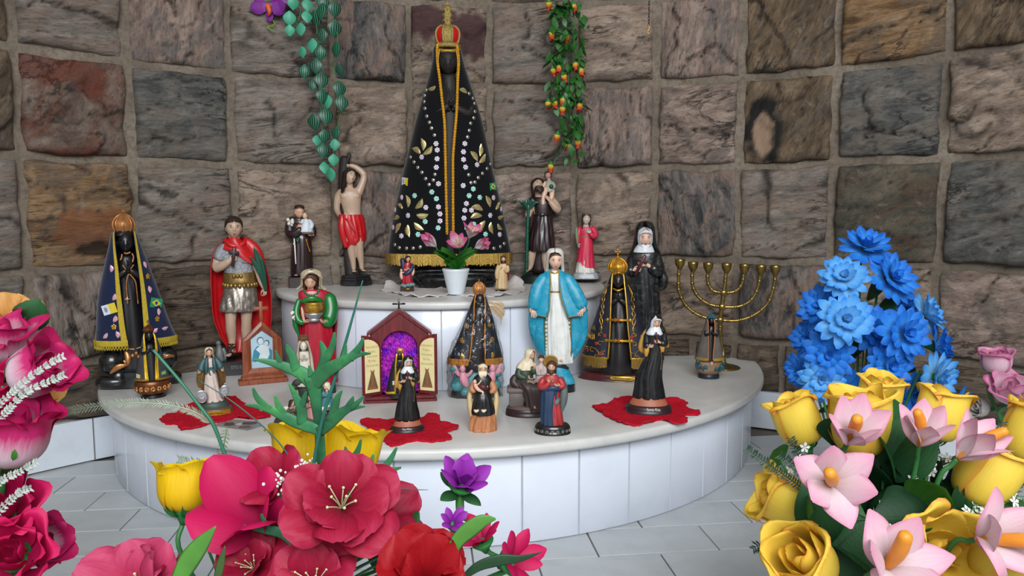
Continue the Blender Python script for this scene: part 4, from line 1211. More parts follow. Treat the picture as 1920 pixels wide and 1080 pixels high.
b.tube([P(675, 362, 0), P(681, 350, 1), P(686, 336, 2), P(686, 328, 2)], [9, 7.5, 6.5, 6], 10, 4)
b.tube([P(687, 329, 2), P(681, 322, 3), P(671, 315, 4), P(662, 312, 4)], [6.4, 6, 5.2, 4], 10, 4)
hand(b, P(662, 312, 4), (-1, 0, .0), (0, 1, .3), 15, 1, .45)
b.tube([P(656, 425, -1), P(658, 442, -4), P(660, 457, -5), P(661, 472, -2), P(663, 490, 0), P(664, 503, 0)], [12.5, 10.5, 7.6, 7.8, 5.6, 4.2], 12, 4)
b.tube([P(672, 428, -1), P(675, 445, -3), P(675.5, 459, -4), P(676, 474, -1), P(678, 490, 1), P(679, 502, 1)], [12, 10, 7.4, 7.6, 5.4, 4.2], 12, 4)
foot(b, P(664, 503, 0), (.05, -1, 0), 20); foot(b, P(679, 502, 0), (.35, -1, 0), 20)
o = f.b(b, 'body', SKIN3); smooth_body(o, .85*f.M().sc[2])
features(f, P(660.5, 333, -4), 29, (-.25, .28, .55), parent=o)
hair(f, P(660.5, 333, -3.5), 30, HAIRB, o, (-.25, .28, .55), .55, 1.0, 1.1, seed=2)
m = f.M()
m.loft([R(463, 655, 5, 9, 0, .1), R(452, 664, 18, 14, 0, .1), R(444, 665, 20, 15.5, 0, .1), R(425, 663, 22, 16.5, 0, .08), R(408, 661.5, 21.5, 15, 0, .06), R(402, 661, 20.5, 14, 0, .05)][::-1], 48, (0, 0), pleatf(10, 4), 5)
m.tube([P(646, 403, -8), P(644, 420, -10), P(646, 440, -9), P(651, 462, -6)], [(5, 3), (7, 4), (7, 4), (4, 2)], 10, 4)
for k in range(5): m.tube([P(645, 405+k*2, -10), P(658+k*2, 414+k*4, -17.5), P(676, 424+k*6, -13)], [1.4, 2, 1.2], 6, 4)
f.b(m, 'loincloth', REDP)

# --- soldier saint
f = Fig('soldier_saint_statue', 'roman soldier saint in red cape and silver armour holding a small brown cross', 'statue', 455, 696, 0, -.05)
R, S, P = f.r, f.s, f.p
m = f.M(); m.box((-42, -30, 0), (38, 26, 27), bev=2); 
f.b(m, 'base', BLACKGLOSS, sharp=40)
sc = f.M().sc; text_mesh('lettering', 'STO EX', 9*sc[0], pm('pale_worn_paint', '#7d8688', .6), f.root, (-8*sc[0], -30.4*sc[1], 15*sc[2]), (pi/2, 0, 0), .0001, 24*sc[0])
b = f.M()
head(b, P(448.5, 427, -6), 41, (0, 0, .1), 28, 20)
b.tube([P(448, 440, -3), P(448.5, 452, -2), P(449, 462, 0)], [10.5, 10.5, 15], 12, 3)
b.loft([R(456, 450, 16, 12), R(464, 452, 30, 15), R(480, 453, 30, 17, -1), R(505, 454, 27, 16, -1), R(525, 455, 27, 16), R(550, 454, 28, 17), R(565, 452, 24, 15)], 24)
b.tube([P(426, 470, -2), P(418, 484, -5), P(414, 499, -9)], [12, 10, 9], 12, 4)
b.tube([P(414, 499, -9), P(424, 496, -17), P(438, 488, -24)], [9.4, 8.4, 6.2], 12, 4)
hand(b, P(438, 488, -24), (.85, -.2, .35), (.2, .85, .3), 25, 1, 1.1)
b.tube([P(484, 480, -2), P(492, 505, -6), P(497, 525, -12), P(502, 538, -16)], [10, 9, 7.5, 5.6], 12, 4)
hand(b, P(502, 538, -16), (.1, -.25, -1), (-.6, -.8, 0), 24, 1, .9)
b.tube([P(438, 560, -2), P(437, 582, -4), P(436, 602, -6), P(436, 615, -3), P(437, 632, 0), P(436, 649, 0)], [13, 11.5, 9.8, 10, 7.6, 5.8], 14, 4)
b.tube([P(467, 560, 0), P(466, 582, -1), P(465, 602, -2), P(464, 618, 2), P(464, 640, 4), P(464, 657, 4)], [13, 11.5, 9.8, 10, 7.6, 5.8], 14, 4)
foot(b, P(436, 655, -2), (-.4, -1, 0), 28); foot(b, P(464, 661, 3), (.3, -1, 0), 28)
o = f.b(b, 'body', SKIN3); smooth_body(o, 1.0*sc[2])
features(f, P(448.5, 427, -6), 41, (0, 0, .1), parent=o)
hair(f, P(448.5, 427, -5), 41.5, HAIRB, o, (0, 0, .1), 0, 1.7, 1.0, seed=5, short=True)
m = f.M(); m.loft([R(462, 452, 26, 16), R(480, 453, 31.5, 18.5, -1), R(500, 454, 29, 18, -1), R(512, 455, 28, 17.5, -1)][::-1], 36, (0, 0))
for s in (-1, 1): m.ell(P(452+s*13, 484, -16), (13, 5, 10), 12, 8)
SILVERB = pm('hammered_silver', '#a9adb2', .35, .7, var=.3, vscale=200, bump=1.0, bscale=500, dirt='#5f6266')
f.b(m, 'breastplate', SILVERB)
m = f.M(); m.tube([P(432, 462, -2), P(424, 472, -4), P(420, 482, -6)], [11, 13.5, 13], 14, 4); f.b(m, 'shoulder_guard', SILVERB)
BRONZE = pm('antique_gold_paint', '#8f7440', .35, .65, var=.3, vscale=150, dirt='#3f3018', dirt_amt=.5)
m = f.M(); m.loft([R(531, 456, 29.5, 19, -1), R(526, 456, 31, 20, -1), R(515, 455, 30, 19, -1), R(508, 455, 29.5, 18.5, -1)], 40, (0, 0))
for k in range(3): m.ell(P(446+k*6.5, 516, -21), (3.6, 2.4, 4.2), 8, 6)
for k in range(13):
    a = -pi+pi*k/12; x, y = 31*cos(a), 20*sin(a)-1; m.ell((1+x, y, f.by-531+1.5*sin(a)), (4, 2.6, 5), 8, 6)
f.b(m, 'belt', BRONZE)
m = f.M(); m.loft([R(580, 453, 34, 23, -1, .05), R(572, 453, 33.5, 23, -1, .05), R(550, 455, 31, 21, -1, .045), R(530, 456, 28, 18, -1, .02)], 72, (1, 0), pleatf(22, 3), 4); f.b(m, 'pleated_skirt', pm('aged_silver_paint', '#9c948a', .32, .65, var=.35, vscale=90, dirt='#5e4f36', dirt_amt=.6))
m = f.M()
RED = pm('red_cape_paint', '#b8141a', **PAINT)
m.sheet([S(444, 450, 17, 13, 990, 990, 2), S(452, 450, 25, 17, 985, 985, 2), S(461, 449, 36, 20, 984, 988, 3), S(480, 452, 47, 22, 985, 990, 4), S(510, 455, 53, 24, 985, 985, 5, .01), S(545, 457, 55, 25, 986, 988, 6, .02), S(590, 458, 54, 25, 990, 990, 7, .03), S(625, 460, 46, 24, 995, 995, 8, .04), S(645, 457, 33, 20, 1000, 1000, 8, .05), S(662, 450, 16, 14, 1010, 1010, 9, .05)], 60, 2, pleatf(8, 7), 4)
rr = []
for t in range(9):
    u = t/8; a = (436+(462-436)*0, 450)
    rr.append([P(433-8*u+(462-433)*q + u*q*55, 449+u*(20+q*52)-6*sin(pi*q)*(1-u)+3*sin(q*9+u*3)*u, -14-9*sin(pi*q)-3*u+1.2*sin(t*2.2)) for q in [i/14 for i in range(15)]])
m.grid(rr[:7])
m.tube([P(432, 449, -10), P(440, 457, -18), P(452, 460, -19), P(466, 455, -15), P(470, 446, -6)], [4, 4.5, 5, 4.5, 3.5], 10, 4)
m.tube([P(470, 452, -8), P(485, 468, -11), P(494, 490, -13), P(499, 512, -15)], [(9, 6), (12, 8), (11, 8), (7, 5)], 12, 4)
f.b(m, 'red_cape', RED)
m = f.M(); st = 0
cross_shape(m, (0, 0), 19, 36, 6, .27); m.xf(0, Matrix.Translation(V(P(447, 480, -29))) @ Euler((.1, .12, 0)).to_matrix().to_4x4()); f.b(m, 'brown_cross', pm('dark_brown_wood_paint', '#3b2529', .4))
m = f.M()
for pts, w in (([(505, 545), (500, 520), (492, 490), (485, 461)], 5), ([(505, 545), (503, 515), (498, 490), (489, 466)], 5), ([(504, 545), (496, 515), (488, 495), (477, 479)], 4.5), ([(505, 545), (504, 525), (502, 505), (497, 482)], 4)):
    m.tube([P(x, y, -21-2*i) for i, (x, y) in enumerate(pts)], [(1.6, 1), (w*.8, 1.4), (w, 1.4), (.8, .6)], 8, 4)
f.b(m, 'palm_branch', GREENP)
SANDAL = pm('sandal_brown', '#3a1d1a', .4)
m = f.M()
for (x, y, d) in ((436, 648, -1), (464, 656, 4)):
    for k in range(2): m.tube([P(x-6, y-6+k*5, d+2), P(x, y-5+k*6, d-7-k*3), P(x+6, y-6+k*5, d+2)], 2, 6, 3)
    m.tube([P(x-9, y+14, d-10), P(x-4, y+8, d-14), P(x+4, y+14, d-6)], 2.2, 6, 3); m.tube([P(x, y-2, d-7), P(x-4, y+9, d-15)], 2, 6, 2)
f.b(m, 'sandal_straps', SANDAL)
m = f.M(); m.tube([P(418, 674, -14), P(414, 662, -13), P(413, 648, -13), P(412, 641, -14)], [4, 7, 5, 4], 10, 4); m.ell(P(412, 639, -15), 4.5, 10, 8); m.tube([P(411, 639, -18), P(408, 641, -23)], [1.6, .5], 6, 2)
m.tube([P(420, 650, -10), P(424, 664, -10), P(420, 674, -8)], [3, 4, 1], 8, 3, .5)
f.b(m, 'crow', pm('grey_bird_paint', '#6f7472', .4, var=.3))

# --- friar with the child
f = Fig('friar_statue', 'friar with a tonsure in dark brown habit carrying a white robed child', 'statue', 566, 537, HU, 0)
R, P = f.r, f.p
m = f.M(); m.box((-24, -18, 0), (20, 16, 20), bev=1.5); f.b(m, 'base', pm('dark_brown_base', '#2c2020', .5), sharp=40)
b = f.M(); head(b, P(565, 398, -4), 24, (.25, .0, .45), 22, 16); b.tube([P(564, 405, -2), P(564, 412, 0)], [5.5, 6.5], 10, 2)
hand(b, P(562, 426, -16), (.9, -.2, .55), (.2, .9, 0), 15, 1, .5)
hand(b, P(590, 440, -12), (-.8, -.6, -.1), (0, .5, .9), 13, -1, .4)
b.tube([P(566, 418, 0), P(580, 418, 0), P(588, 430, -4), P(590, 440, -12)], [4, 4, 3, 2.4], 8, 3); b.tube([P(566, 418, 0), P(553, 418, 0), P(551, 434, -9), P(562, 426, -16)], [4, 4, 3, 2.4], 8, 3)
b.loft([R(514, 566, 11, 9), R(450, 567, 11, 9)], 12)
for x in (557, 574): foot(b, P(x, 511, -8), (-.15 if x < 560 else .15, -1, 0), 15)
b.loft([R(410, 565, 9, 8), R(420, 566, 14, 11), R(450, 567, 13, 11)], 16)
o = f.b(b, 'body', SKIN); features(f, P(565, 398, -4), 24, (.25, 0, .45), parent=o)
m = f.M(); m.lathe([(0, 8), (2, 9.6), (4, 9.6), (6, 8), (6.5, 5)], 20); m.xf(0, Matrix.Translation(V(P(565.5, 391, -2))) @ Euler((.25, .05, 0)).to_matrix().to_4x4()); f.b(m, 'tonsure_hair', HAIRB, o)
m = f.M()
m.loft([R(515, 567, 19, 16, 0, .07), R(500, 567, 19, 16, 0, .07), R(470, 568, 18, 15, 0, .06), R(446, 568, 17, 14, 0, .04), R(440, 568, 16.5, 13.5), R(425, 566, 19, 13), R(412, 565, 17, 11.5), R(406, 564.5, 10, 9)], 48, (1, 0), pleatf(14, 11), 4)
m.tube([P(551, 412, 0), P(547, 425, -3), P(549, 438, -7), P(558, 436, -12), P(566, 429, -15)], [8, 9.5, 10, 9, 7], 12, 4)
m.tube([P(580, 414, 0), P(588, 428, -3), P(590, 440, -8)], [7, 8, 6], 12, 3)
hb = f.b(m, 'habit', BROWNROBE)
m = f.M(); m.tube([P(552, 408, 4), P(555, 413, -6), P(565, 417, -11), P(574, 413, -6), P(577, 407, 4)], [4, 5, 5, 5, 4], 10, 4); f.b(m, 'cowl', pm('brown_cowl_paint', '#3c2f2c', .4), hb)
m = f.M(); m.tube([P(554, 444, -13), P(555, 460, -17), P(556, 493, -19)], [1.4, 1.6, 1.2], 6, 3); m.ell(P(554, 456, -17), 2.2, 8, 6); f.b(m, 'white_cord', WHITEP, hb)
m = f.M()
for q in spline([P(577, 448, -14), P(579, 458, -16), P(583, 470, -16)], 5): m.ell(q, 1.4, 6, 4)
f.b(m, 'rosary', GOLD, hb)
m = f.M(); m.tube([P(558, 446, -16), P(561, 453, -18)], 1.4, 6, 2); m.tube([P(563, 444, -16), P(561, 454, -18)], 1.3, 6, 2); f.b(m, 'green_stem', GREENP, hb)
m = f.M()
for k in range(7): m.ell(P(548+4*cos(k), 416+5*sin(k*1.7), -10-2*cos(k*2)), (3.4, 2.4, 3.6), 8, 6)
f.b(m, 'white_lily', WHITEP, hb)
m = f.M(); m.box((2, -22, f.by-438), (24, -6, f.by-434), bev=1); f.b(m, 'book', pm('brown_book', '#5b4028', .5))
m = f.M(); head(m, P(575.5, 404.5, -16), 12.5, (.1, 0, -.3), 18, 14); hand(m, P(568, 417, -20), (-.7, -.2, .5), (0, 1, 0), 6, 1, .3); m.tube([P(577, 409, -15), P(577, 414, -15)], 3, 8, 2)
c = f.b(m, 'child', SKIN2); features(f, P(575.5, 404.5, -16), 12.5, (.1, 0, -.3), parent=c)
m = f.M(); m.loft([R(434, 576, 12, 9, -14, .06), R(426, 577, 11.5, 8.5, -14, .06), R(416, 578, 9, 7, -14), R(410, 577, 5, 5, -14)], 32, (1, 1), pleatf(9, 3), 3); m.tube([P(572, 413, -17), P(569, 417, -20)], [4, 3], 8, 2); m.tube([P(583, 413, -14), P(588, 420, -15), P(586, 427, -18)], [4, 4.5, 4], 8, 3)
f.b(m, 'child_robe', pm('pale_blue_white_paint', '#c3ccd4', .45), c)

# --- bearer with the child on his shoulder
f = Fig('child_bearer_statue', 'bearded saint in glossy dark tunic with green staff carrying a child on his shoulder', 'statue', 1013, 531, HU, 0)
R, P = f.r, f.p
m = f.M(); m.loft([R(530, 1013, 37, 24), R(526, 1013, 38, 25), R(518, 1013, 36, 23), R(515, 1013, 33, 20)], 12, (1, 1), None, 1); f.b(m, 'base', pm('green_black_base', '#16231f', .3, var=.3), sharp=30)
rot = (-.45, .1, .35)
b = f.M(); head(b, P(1008, 351, -5), 28, rot, 24, 18); b.tube([P(1009, 358, -2), P(1011, 368, 0), P(1012, 378, 0)], [8, 8.5, 12], 12, 3)
b.loft([R(374, 1016, 14, 9), R(380, 1016, 20, 12), R(400, 1016, 17, 11), R(440, 1016, 17, 12)], 20)
b.tube([P(1033, 378, 0), P(1041, 386, -5), P(1045, 394, -10)], [9, 8, 7.6], 12, 3); b.tube([P(1045, 394, -10), P(1040, 390, -16), P(1032, 380, -18)], [7.6, 6.6, 5], 12, 3)
hand(b, P(1032, 381, -18), (-.5, -.1, .85), (-.5, .6, 0), 19, -1, .5)
b.tube([P(1000, 380, 0), P(993, 396, -4), P(990, 405, -10)], [8, 7, 6], 10, 3); hand(b, P(990, 411, -10), (-.1, -.2, 1), (.3, 1, 0), 16, 1, 1.1)
b.tube([P(1002, 455, 0), P(998, 470, -2), P(996, 482, -2), P(995, 496, 0), P(993, 503, 0)], [11, 9, 8, 6, 4.6], 12, 3); b.tube([P(1026, 455, 2), P(1024, 474, 1), P(1024, 488, 1), P(1023, 503, 3)], [11, 9.4, 8.4, 5], 12, 3)
foot(b, P(993, 503, 0), (-.45, -1, 0), 21); foot(b, P(1023, 506, 2), (.2, -1, 0), 21)
o = f.b(b, 'body', SKIN3); smooth_body(o, .85*f.M().sc[2]); features(f, P(1008, 351, -5), 28, rot, parent=o)
hair(f, P(1008, 351, -4.5), 29, HAIRB, o, rot, 0.1, 1.25, 1.05, seed=8)
m = f.M(); h = 28
for x, y, z, rx, ry, rz in ((0, -.36, -.42, .25, .14, .17), (-.2, -.24, -.33, .12, .2, .2), (.2, -.24, -.33, .12, .2, .2), (0, -.38, -.56, .17, .12, .12), (-.09, -.41, -.2, .1, .05, .035), (.09, -.41, -.2, .1, .05, .035)): m.ell((x*h, y*h, z*h), (rx*h, ry*h, rz*h), 12, 8)
m.xf(0, Matrix.Translation(V(P(1008, 351, -5))) @ Euler(rot).to_matrix().to_4x4()); f.b(m, 'beard', HAIRB, o)
m = f.M(); m.loft([R(471, 1015, 24, 19, 0, .07), R(455, 1015, 23, 18, 0, .07), R(430, 1016, 20, 16, 0, .06), R(408, 1017, 17, 14, 0, .04), R(403, 1017, 16.5, 13.5), R(390, 1017, 18, 13.5), R(378, 1017, 19.5, 12.5, 0), R(371, 1016, 15, 10)], 56, (1, 0), pleatf(16, 5), 4)
m.tube([P(1000, 375, 2), P(996, 395, 0), P(996, 425, 2), P(999, 450, 6)], [(9, 7), (10, 7), (9, 6), (6, 5)], 10, 4)
tn = f.b(m, 'tunic', BROWNROBE)
m = f.M(); m.loft([R(406, 1017, 17.5, 15), R(402, 1017, 17.8, 15.2)], 32, (0, 0), None, 1); m.box((-1, -17, f.by-407), (8, -14, f.by-400), bev=1); f.b(m, 'belt', BLACKGLOSS, tn)
m = f.M(); m.loft([R(512, 1011, 12, 9, 8, .08), R(480, 1011, 12, 9, 8, .08), R(450, 1012, 12, 9, 6)], 24, (1, 1), pleatf(8, 3), 3); f.b(m, 'cloak_tail', pm('dark_maroon_paint', '#27191b', .35, coat=.2))
m = f.M(); m.tube([P(987, 510, -11), P(988, 470, -12), P(989, 430, -13), P(991, 385, -13)], [3.6, 3.4, 3.2, 3], 10, 5)
for k in range(9): m.ell(P(987.2+k*.3, 500-k*11, -13), (4, 3.6, 2.2), 8, 6)
st = f.b(m, 'staff', GREENP)
for k in range(9):
    m = f.M(); a = (k-4)*.3; m.tube([P(991, 396, -13), P(991+12*sin(a), 382, -14+3*cos(k*2)), P(991+20*sin(a), 372+abs(a)*8, -15+4*cos(k*2))], [(1.2, .8), (3.2, 1), (.5, .4)], 8, 4); f.b(m, 'palm_leaf', GREENP, st)
m = f.M(); head(m, P(1027, 331, -3), 15, (0, .1, .1), 18, 14); m.tube([P(1028, 336, -2), P(1029, 343, -2)], 3.2, 8, 2)
m.tube([P(1024, 356, -6), P(1020, 365, -11), P(1018, 378, -13), P(1018, 384, -15)], [5, 5, 3.6, 3], 10, 3); m.tube([P(1034, 358, -4), P(1034, 370, -10), P(1030, 380, -12)], [5, 4.6, 3], 10, 3)
m.tube([P(1022, 344, -3), P(1018, 352, -7), P(1016, 357, -8)], [3, 2.8, 2.2], 8, 3); hand(m, P(1016, 357, -8), (-.2, -.3, -.9), (1, 0, 0), 7, 1, .3)
c = f.b(m, 'child', SKIN2); features(f, P(1027, 331, -3), 15, (0, .1, .1), parent=c); hair(f, P(1027, 331, -2.5), 15.5, HAIRM, c, (0, .1, .1), 0, 1.1, 1.08, seed=3)
m = f.M(); m.loft([R(362, 1029, 10, 8, -4, .06), R(352, 1029, 9, 7.5, -3, .05), R(344, 1029, 7.5, 6, -2), R(340, 1029, 4, 4, -2)], 28, (1, 1), pleatf(8, 2), 3); m.tube([P(1035, 345, -2), P(1038, 352, -5), P(1035, 354, -9)], [4, 4, 3], 8, 3); f.b(m, 'child_robe', pm('pale_green_grey_paint', '#9c9a8a', .45), c)
m = f.M(); m.ell(P(1033, 351.5, -12), 4.2, 14, 10); f.b(m, 'orb', GREENP, c)

# --- virgin martyr in crimson
f = Fig('crimson_saint_statue', 'crowned saint in crimson tunic over white skirt on a grey base', 'statue', 1098, 531, HU, 0)
R, P = f.r, f.p
m = f.M(); m.loft([R(523, 1098, 24.5, 16), R(521, 1098, 25, 16.5), R(512, 1098, 22, 14), R(511, 1098, 20, 12)], 32, sq=4.0); f.b(m, 'base', pm('grey_gloss', '#83898c', .3, var=.1, dirt='#cfd3d3', dirt_amt=.4))
PALE = pm('pale_plaster_skin', '#b9aca4', .5, var=.06); CRIM = pm('crimson_paint', '#c22846', .45, var=.1, vscale=50)
rot = (-.35, .1, .15)
b = f.M(); head(b, P(1098.5, 413, -3), 20, rot, 20, 16); b.tube([P(1098, 418, -1), P(1098, 428, 0)], [4.6, 5.4], 10, 2); b.loft([R(424, 1098, 9, 7), R(440, 1098, 12, 9), R(455, 1098, 10, 8)], 16)
hand(b, P(1107, 438, -12), (-.85, -.1, .5), (.3, .9, 0), 13, -1, .4); hand(b, P(1083, 455, -5), (.1, -.1, -1), (.5, .5, 0), 13, 1, .4)
b.tube([P(1098, 432, 0), P(1109, 432, 0), P(1114, 442, -6), P(1107, 438, -12)], [3, 3, 3, 2.2], 8, 3); b.tube([P(1098, 432, 0), P(1087, 431, 0), P(1083, 443, -2), P(1083, 455, -5)], [3, 3, 3, 2.2], 8, 3); b.loft([R(516, 1096, 9, 8), R(455, 1097, 9, 8)], 12); foot(b, P(1093, 514, -6), (0, -1, 0), 11)
o = f.b(b, 'body', PALE); features(f, P(1098.5, 413, -3), 20, rot, parent=o); hair(f, P(1098.5, 413, -2.5), 20.5, HAIRM, o, rot, .35, 1.0, 1.05, seed=4)
m = f.M(); m.lathe([(0, 7.4), (1.5, 7.8), (3, 7.6)], 20, caps=(0, 0))
for k in range(9): m.ell((7.6*cos(k*.698), 7.6*sin(k*.698), 4), (1.1, 1.1, 2), 6, 4)
m.xf(0, Matrix.Translation(V(P(1098, 407, 0))) @ Euler((-.3, .1, 0)).to_matrix().to_4x4()); f.b(m, 'crown', pm('dull_bronze', '#5a4534', .5, .4), o)
m = f.M(); m.loft([R(516, 1098, 17, 13, 0, .09), R(505, 1097, 16, 12.5, 0, .09), R(485, 1097, 13, 11, 0, .05), R(470, 1097, 11, 10)], 48, (1, 1), pleatf(16, 6), 4); f.b(m, 'skirt', WHITEP)
m = f.M()
RG = spline([R(428, 1098, 7, 6.5), R(426, 1098, 12, 8), R(432, 1098, 15, 9.5), R(444, 1098, 11.5, 10), R(455, 1098, 12.5, 11, 0, .04), R(480, 1098, 14.5, 12.5, 0, .07), R(498, 1098, 16.8, 13.8, 0, .07)], 4)
pf = pleatf(12, 9); rows = []
for i, (z, rx, ry, cx, cy, pa) in enumerate(RG):
    row = []; t = i/(len(RG)-1)
    for j in range(44):
        th = 2*pi*j/44; k = 1+pa*pf(th, t); x = rx*k*cos(th); row.append((cx+x, cy+ry*k*sin(th), z-(x*.55+3*sin(th*3))*max(0, t-.6)*2.0))
    rows.append(row)
m.grid(rows, True); m.f.append(tuple(range(44))); m.mi.append(0)
m.tube([P(1110, 430, 0), P(1115, 438, -4), P(1113, 444, -9), P(1107, 440, -12)], [6.5, 6, 5.4, 4.4], 10, 4); m.tube([P(1086, 430, 0), P(1083, 442, -3), P(1083, 455, -5)], [6, 5.4, 5], 10, 3)
tn = f.b(m, 'tunic', CRIM)
m = f.M(); m.loft([R(446, 1098, 12, 10.5), R(443, 1098, 12, 10.4)], 28, (0, 0), None, 1); f.b(m, 'girdle', pm('dull_gold_belt', '#8a5a44', .5), tn)
m = f.M(); m.tube([P(1083, 462, -10), P(1081, 445, -9), P(1080, 432, -8), P(1081, 426, -7)], [(1, .7), (3, 1), (3, 1), (.5, .4)], 8, 4); f.b(m, 'palm_leaf', pm('grey_green_paint', '#5f7350', .5))

# --- virgin with open hands
f = Fig('virgin_statue', 'virgin in turquoise mantle and white pleated dress with open hands, on a blue globe', 'statue', 1048, 733, 0, 0)
R, S, P = f.r, f.s, f.p
TURQ = pm('turquoise_paint', '#128eac', .42, var=.08, vscale=40, dirt='#cfe2e4', dirt_amt=.15)
m = f.M(); m.loft([R(729, 1050, 27, 18), R(727, 1050, 28, 19), R(718, 1050, 27, 18.5), R(716, 1050, 25, 17)], 32); bs = f.b(m, 'base', pm('black_base_chipped', '#15181b', .35, dirt='#d9dde0', dirt_amt=.35, vscale=25))
m = f.M(); m.loft([R(719, 1052, 24, 17), R(715, 1052, 25.5, 18), R(700, 1048, 22, 17), R(684, 1044, 17, 14), R(678, 1043, 11, 9)], 32); f.b(m, 'globe', TURQ, bs)
m = f.M(); m.tube([P(1024, 700, -12), P(1035, 686, -17), P(1052, 685, -16), P(1064, 690, -8)], [2.5, 3.5, 3.5, 2.5], 8, 4); f.b(m, 'serpent', pm('dark_serpent', '#1d2524', .4), bs)
b = f.M(); head(b, P(1040, 488, -6), 36, (.15, 0, .12), 28, 20); b.tube([P(1039, 498, -2), P(1039, 506, -1), P(1039, 512, 0)], [7.5, 7.8, 12], 12, 3)
b.loft([R(508, 1039, 14, 10), R(530, 1040, 14, 11), R(560, 1041, 12, 11), R(672, 1047, 15, 13)], 16)
for s, wx, wy in ((-1, 1000, 574), (1, 1090, 571)):
    b.tube([P(1041+s*30, 545, -2), P(wx, wy, -14)], [8, 5.4], 10, 3); hand(b, P(wx, wy, -14), (s*-.1-.12, -.35, -1), (-s*.35, -1, .3), 25, -1*s if s > 0 else 1, .25, .18)
foot(b, P(1050, 668, -14), (.1, -1, -.2), 16)
o = f.b(b, 'body', SKIN2); features(f, P(1040, 488, -6), 36, (.15, 0, .12), parent=o); hair(f, P(1040, 488, -5.5), 35.2, pm('brown_painted_hair', '#4d3a2b', .5), o, (.15, 0, .12), .2, 1.0, .96, seed=6, fringe_z=.32)
WDRESS = pm('white_dress_paint', '#d9dcd8', .45, var=.05, dirt='#b0a78f', dirt_amt=.3)
m = f.M(); m.loft([R(679, 1048, 22, 16, -2, .1), R(668, 1046, 24, 18, -2, .1), R(640, 1046, 26, 19, -2, .08), R(600, 1044, 23, 18, -2, .07), R(565, 1041, 16, 15, -2, .05), R(548, 1040, 12.5, 13, -2, .03), R(542, 1040, 12.5, 13, -2, .04), R(525, 1039, 15, 13.5, -2, .05), R(510, 1038.5, 12, 10, -2, .02), R(507, 1038.5, 8, 8, -2)], 72, (1, 0), pleatf(24, 12), 4)
dr = f.b(m, 'dress', WDRESS)
m = f.M(); m.loft([R(546.5, 1040, 13.3, 13.8, -2), R(544, 1040, 13.3, 13.8, -2)], 32, (0, 0), None, 1); m.tube([P(1029, 508, -9), P(1038, 512, -14), P(1048, 508, -9)], 1.3, 6, 3); f.b(m, 'gilt_belt', GOLD, dr)
m = f.M(); rows = m.sheet([S(506, 1038, 15, 11, 8, 9, 1), S(520, 1038, 26, 13, 9, 11, 1), S(545, 1040, 36, 15, 12, 15, 2), S(575, 1045, 46, 17, 20, 20, 3, .03), S(605, 1046, 52, 18, 24, 22, 4, .05), S(635, 1047, 49, 19, 24, 22, 4, .05), S(660, 1047, 37, 18, 23, 22, 4, .05), S(680, 1049, 20, 15, 17, 17, 4, .04)], 64, 1.4, pleatf(9, 3), 4)
ck = f.b(m, 'mantle', TURQ)
m = f.M(); r1 = m.sheet([S(504, 1038.5, 14, 13, 6, 7, 1), S(512, 1038.5, 20, 15, 8, 8, 1), S(525, 1039, 29.5, 17, 8, 8, 0), S(550, 1041, 41, 20, 11, 9, -1), S(571, 1044, 50, 23, 15, 14, -2, .02), S(580, 1045, 53, 24, 20, 18, -2, .03)], 64, 1.6, pleatf(7, 8), 4, None, lambda th, t: -14*max(0, t-.6)*max(0, -sin(th))*2)
for s in (-1, 1):
    wx, wy = (1000, 572) if s < 0 else (1090, 569)
    m.tube([P(1040+s*19, 520, -3), P(1040+s*31, 540, -7), P((1040+s*31)*.45+wx*.55, 559, -11), P(wx+s*-2, wy+4, -13)], [(11, 9), (14, 11), (14, 11), (13, 9)], 16, 4)
    m.tube([P(wx-s*6, wy-14, -9), P(wx, wy+12, -8), P(wx+s*2, wy+38, -4), P(wx-s*4, wy+62, 0)], [(9, 6), (9, 6), (8, 5), (5, 4)], 12, 4)
f.b(m, 'mantle_sleeve', TURQ, ck)
m = f.M()
for rr in (rows, r1):
    m.tube([r[0] for r in rr], 1.1, 6, 1); m.tube([r[-1] for r in rr], 1.1, 6, 1)
m.tube(r1[-1], 1.1, 6, 1)
for s in (0, -1):
    q = [r[s] for r in rows]
    for i in range(14, 25): m.ell((q[i][0]+(2 if s else -2), q[i][1]-1, q[i][2]), (3, 1.5, 1.2), 6, 4)
f.b(m, 'gilt_edge', pm('olive_gold_paint', '#7d743f', .4, .4, var=.2), ck)
m = f.M(); m.sheet([R(465.5, 1039, 5, 6, -2)+(.05, .05), R(467, 1039, 11, 13, -3)+(.05, .05), R(472, 1039, 15, 18, -4)+(.06, .06), R(475, 1039, 16, 18.5, -4)+(.6, .6), R(488, 1039, 16.5, 18, -3)+(.85, .85), R(500, 1039, 17, 16, -1)+(.85, .85), R(508, 1039, 18, 14, 1)+(.8, .8)], 40, 1.2, pleatf(8, 3), 4)
f.b(m, 'veil', WHITEP, o)

